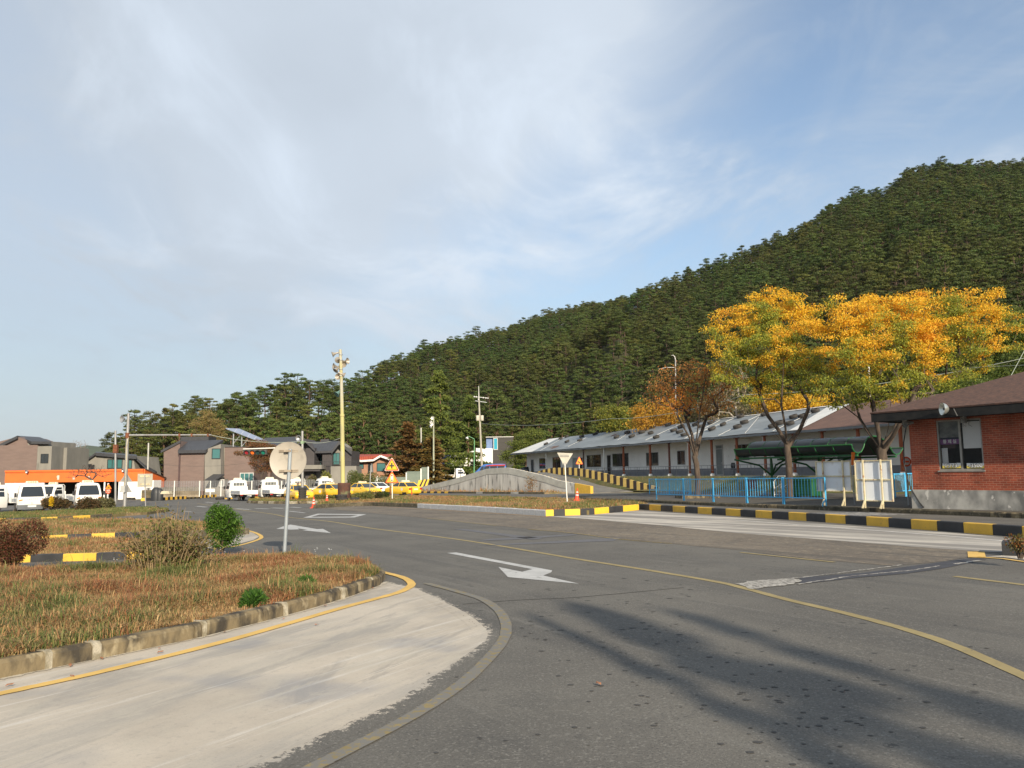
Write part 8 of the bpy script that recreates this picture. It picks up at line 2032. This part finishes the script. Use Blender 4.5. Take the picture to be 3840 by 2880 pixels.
# dry stem plant
p = on(625, 2150, .125); Y = G(625, 2150, .125).y; kk = Y / FPX
t = thing('dry_stem_plant', 'tall dry plant of thin straw stems with few green leaves', 'plant', p); rng = np.random.default_rng(17)
mb = MB(); LP = []
for i in range(230):
    bx, by = rng.normal(0, 48 * kk), rng.normal(0, 34 * kk); hh = rng.uniform(80, 235) * kk * (1 - .25 * abs(bx) / (90 * kk)); lx, ly = bx * rng.uniform(.3, 1.1) + rng.normal(0, 18 * kk), rng.normal(0, 18 * kk)
    if i > 222: hh = rng.uniform(210, 270) * kk
    mid = Vector((bx + lx * .35, by + ly * .35, hh * .55)); tp_ = Vector((bx + lx, by + ly, hh)); mb.tube([(bx, by, 0), mid, tp_], [.0075, .006, .003], 4)
    for j in range(rng.integers(1, 4)):
        q0 = mid.lerp(tp_, rng.uniform(0, .8)); a = rng.uniform(0, 6.28); e = q0 + Vector((math.cos(a), math.sin(a), .5)) * rng.uniform(.1, .25); mb.tube([q0, e], [.004, .002], 3); LP.append((e, Vector((0, 0, 1))))
    for s_ in rng.uniform(.2, .95, 3): LP.append((Vector((bx, by, 0)).lerp(tp_, s_), Vector((0, 0, 1))))
mb.build('stems', mat('straw_stem', (.25, .18, .09), .8, (.17, .12, .06), 8), t)
LP = [q for q in LP if rng.uniform() < .75]
V, C = leaves_on(rng, LP, 3, .10, .065, .042, [(.14, .155, .04), (.24, .20, .07), (.17, .12, .06), (.09, .12, .03)], flat=1, droop=.3, w=[.3, .25, .3, .15]); quads_object('leaves', V, C, DLEAF, t)
# weed clumps
for px, py, r_, lab2, sd_ in ((950, 2272, 44, 'bright green weed clump on the kerb edge of the near island', 1), (1147, 2208, 33, 'small dark green weed clump near the sign pole', 2)):
    p = on(px, py, .125); k = G(px, py, .125).y / FPX; rng = np.random.default_rng(sd_)
    n = 900; b_ = in_ball(rng, n, .1); b_[:, 2] = np.abs(b_[:, 2]); P = b_ * np.array([r_ * k * 1.2, r_ * k, r_ * k * 1.7]); O = b_ * 1.0
    V = leaf_arrays(rng, P * .75, rng.uniform(.06, .11, n), .022, O, .6); t = thing('weed_clump', lab2, 'weed', p); quads_object('leaves', V, pal(rng, n, [(.06, .14, .025), (.09, .18, .03), (.045, .10, .02)], .25), DLEAF, t)
# scrub on the middle island by the drum and at the ramp wall
k = 70 / FPX
for px, py, hw, h_, lab2, cols, sd_ in ((1400, 1869, 40, 26, 'low dry scrub right of the rusty drum', [(.20, .17, .06), (.13, .15, .04), (.28, .20, .09)], 3), (1352, 1873, 40, 22, 'green scrub by the tyre right of the drum', [(.14, .17, .05), (.22, .19, .07)], 4), (1440, 1866, 22, 20, 'round dark green tuft left of the warning sign post', [(.06, .09, .03), (.09, .12, .03)], 5), (1225, 1873, 42, 16, 'flat green scrub left of the rusty drum', [(.13, .15, .04), (.20, .17, .06)], 6), (1320, 1872, 26, 18, 'olive scrub directly beside the rusty drum', [(.16, .15, .05), (.24, .18, .07)], 7)):
    p = on(px, py, .19); shrub('scrub', lab2, 'scrub', p, hw * k, hw * k * .6, h_ * k, 1600, .12, cols, sd_, stems=8)
p = FRm.w(FRm.hit(2025, 1840)[0], 1.0, 0); k = p.y / FPX
t = shrub('russet_weed', 'tall russet weed growing against the ramp wall', 'weed', (p.x, p.y, gz(p.x, p.y) + .15), 26 * k, 12 * k, 58 * k, 420, .13, [(.30, .14, .05), (.22, .16, .06)], 77, stems=16)
p = G(3838, 2076, .24); shrub('planter_plant', 'brown-green plant on the kerb corner at the right edge', 'plant', (p.x, p.y + .1, gz(p.x, p.y) + .2), .22, .2, .32, 700, .045, [(.14, .13, .04), (.22, .16, .06), (.3, .12, .04)], 78)
# fallen leaves and little flowers
rng = np.random.default_rng(6); LFP = [(230, 2460), (380, 2478), (132, 2505), (262, 2505), (600, 2455), (843, 2377), (1062, 2327), (1220, 2278), (1398, 2210), (1330, 2228), (34, 2580), (1188, 2350), (1350, 2198), (598, 2440), (270, 2545), (2545 - 300, 2575)]
mb = MB()
for px, py in LFP:
    p = G(px, py); z = gz(p.x, p.y) + .020; s_ = rng.uniform(.022, .04); a = rng.uniform(0, 6.28); ca, sa = math.cos(a), math.sin(a)
    q = [(-1, -.1, .0), (-.3, -.55, .35), (.5, -.45, .2), (1.1, 0, .5), (.4, .5, .1), (-.4, .45, .4)]
    mb.poly([(p.x + (u * ca - v * sa) * s_, p.y + (u * sa + v * ca) * s_, z + w_ * s_) for u, v, w_ in q])
tag(mb.build('fallen_leaves', mat('fallen_leaf', (.33, .11, .05), .8, (.24, .13, .07), 30)), 'curled brown leaves scattered on the concrete by the kerb', 'leaves', kind='stuff')
mb = MB()
for px, py in ((420, 2115), (428, 2122), (500, 2095), (832, 2078), (840, 2086), (905, 2083), (1190, 2072), (1228, 2080), (1235, 2082), (1185, 2078)):
    p = on(px, py + 18, .125); p = Vector(p) + Vector((0, 0, rng.uniform(.16, .22)))
    for j in range(2): mb.lathe([(.0, .006), (.014, .0)], 7, Matrix.Translation(p + Vector(rng.uniform(-.04, .04, 3))))
tag(mb.build('white_wildflowers', LET), 'tiny white wildflowers in the dry island grass', 'flowers', kind='stuff')
# air: pale haze that softens the hillside and the far mountains
HZ = bpy.data.materials.new('haze_air'); HZ.use_nodes = True; _n = HZ.node_tree; _n.nodes.remove(_n.nodes['Principled BSDF'])
_v = _n.nodes.new('ShaderNodeVolumePrincipled'); _v.inputs['Color'].default_value = (.86, .92, 1, 1); _v.inputs['Density'].default_value = .00004; _v.inputs['Anisotropy'].default_value = .2
_n.links.new(_v.outputs[0], _n.nodes['Material Output'].inputs['Volume'])
mb = MB(); mb.box(-2600, 2600, -600, 4100, -60, 260); tag(mb.build('haze', HZ), 'thin pale haze over the valley and wooded hill', 'haze', kind='stuff')
# overhead wires
WIREM = mat('dark_wire', (.06, .065, .06), .6); WIREL = mat('pale_wire', (.36, .40, .34), .6)
def wire(label, pts, r, m, sag=0.0):
    P = []
    for (a, b) in zip(pts, pts[1:]):
        A, B_2 = at(*a), at(*b)
        for i in range(12): t = i / 12; P.append(A.lerp(B_2, t) - Vector((0, 0, sag * 4 * t * (1 - t))))
    P.append(at(*pts[-1])); mb = MB(); o = P[0]; mb.tube([q - o for q in P], r, 4); return tag(mb.build('overhead_wire', m, loc=o), label, 'wire')
wire('pale wire pair from the mast arm to the loudspeaker pole', [(793, 1632, 66.5), (1134, 1655, 70), (1283, 1640, 69)], .022, WIREL, .3)
wire('thin wire running from the utility pole along the white roof', [(1803, 1588, 124), (2290, 1570, 88), (2800, 1480, 60), (3900, 1330, 50)], .022, WIREL, .5)
wire('thin wire from the pole top over the wood', [(1796, 1447, 124), (2420, 1390, 90), (3000, 1300, 60)], .016, WIREM, .6)
wire('wire crossing above the brick roof at the right', [(3600, 1380, 40), (3960, 1364, 34)], .012, WIREL, .0)
wire('stay wire slanting down to the brick roof', [(3790, 1412, 30.5), (3860, 1280, 31)], .012, WIREL, .0)
wire('thin wire from the left mast top to the mast arm', [(483, 1552, 56), (520, 1561, 60), (640, 1600, 70)], .014, WIREM, .0)
wire('thin wire crossing the brown house walls', [(590, 1740, 95), (760, 1748, 98), (920, 1737, 98)], .012, WIREM, .1)
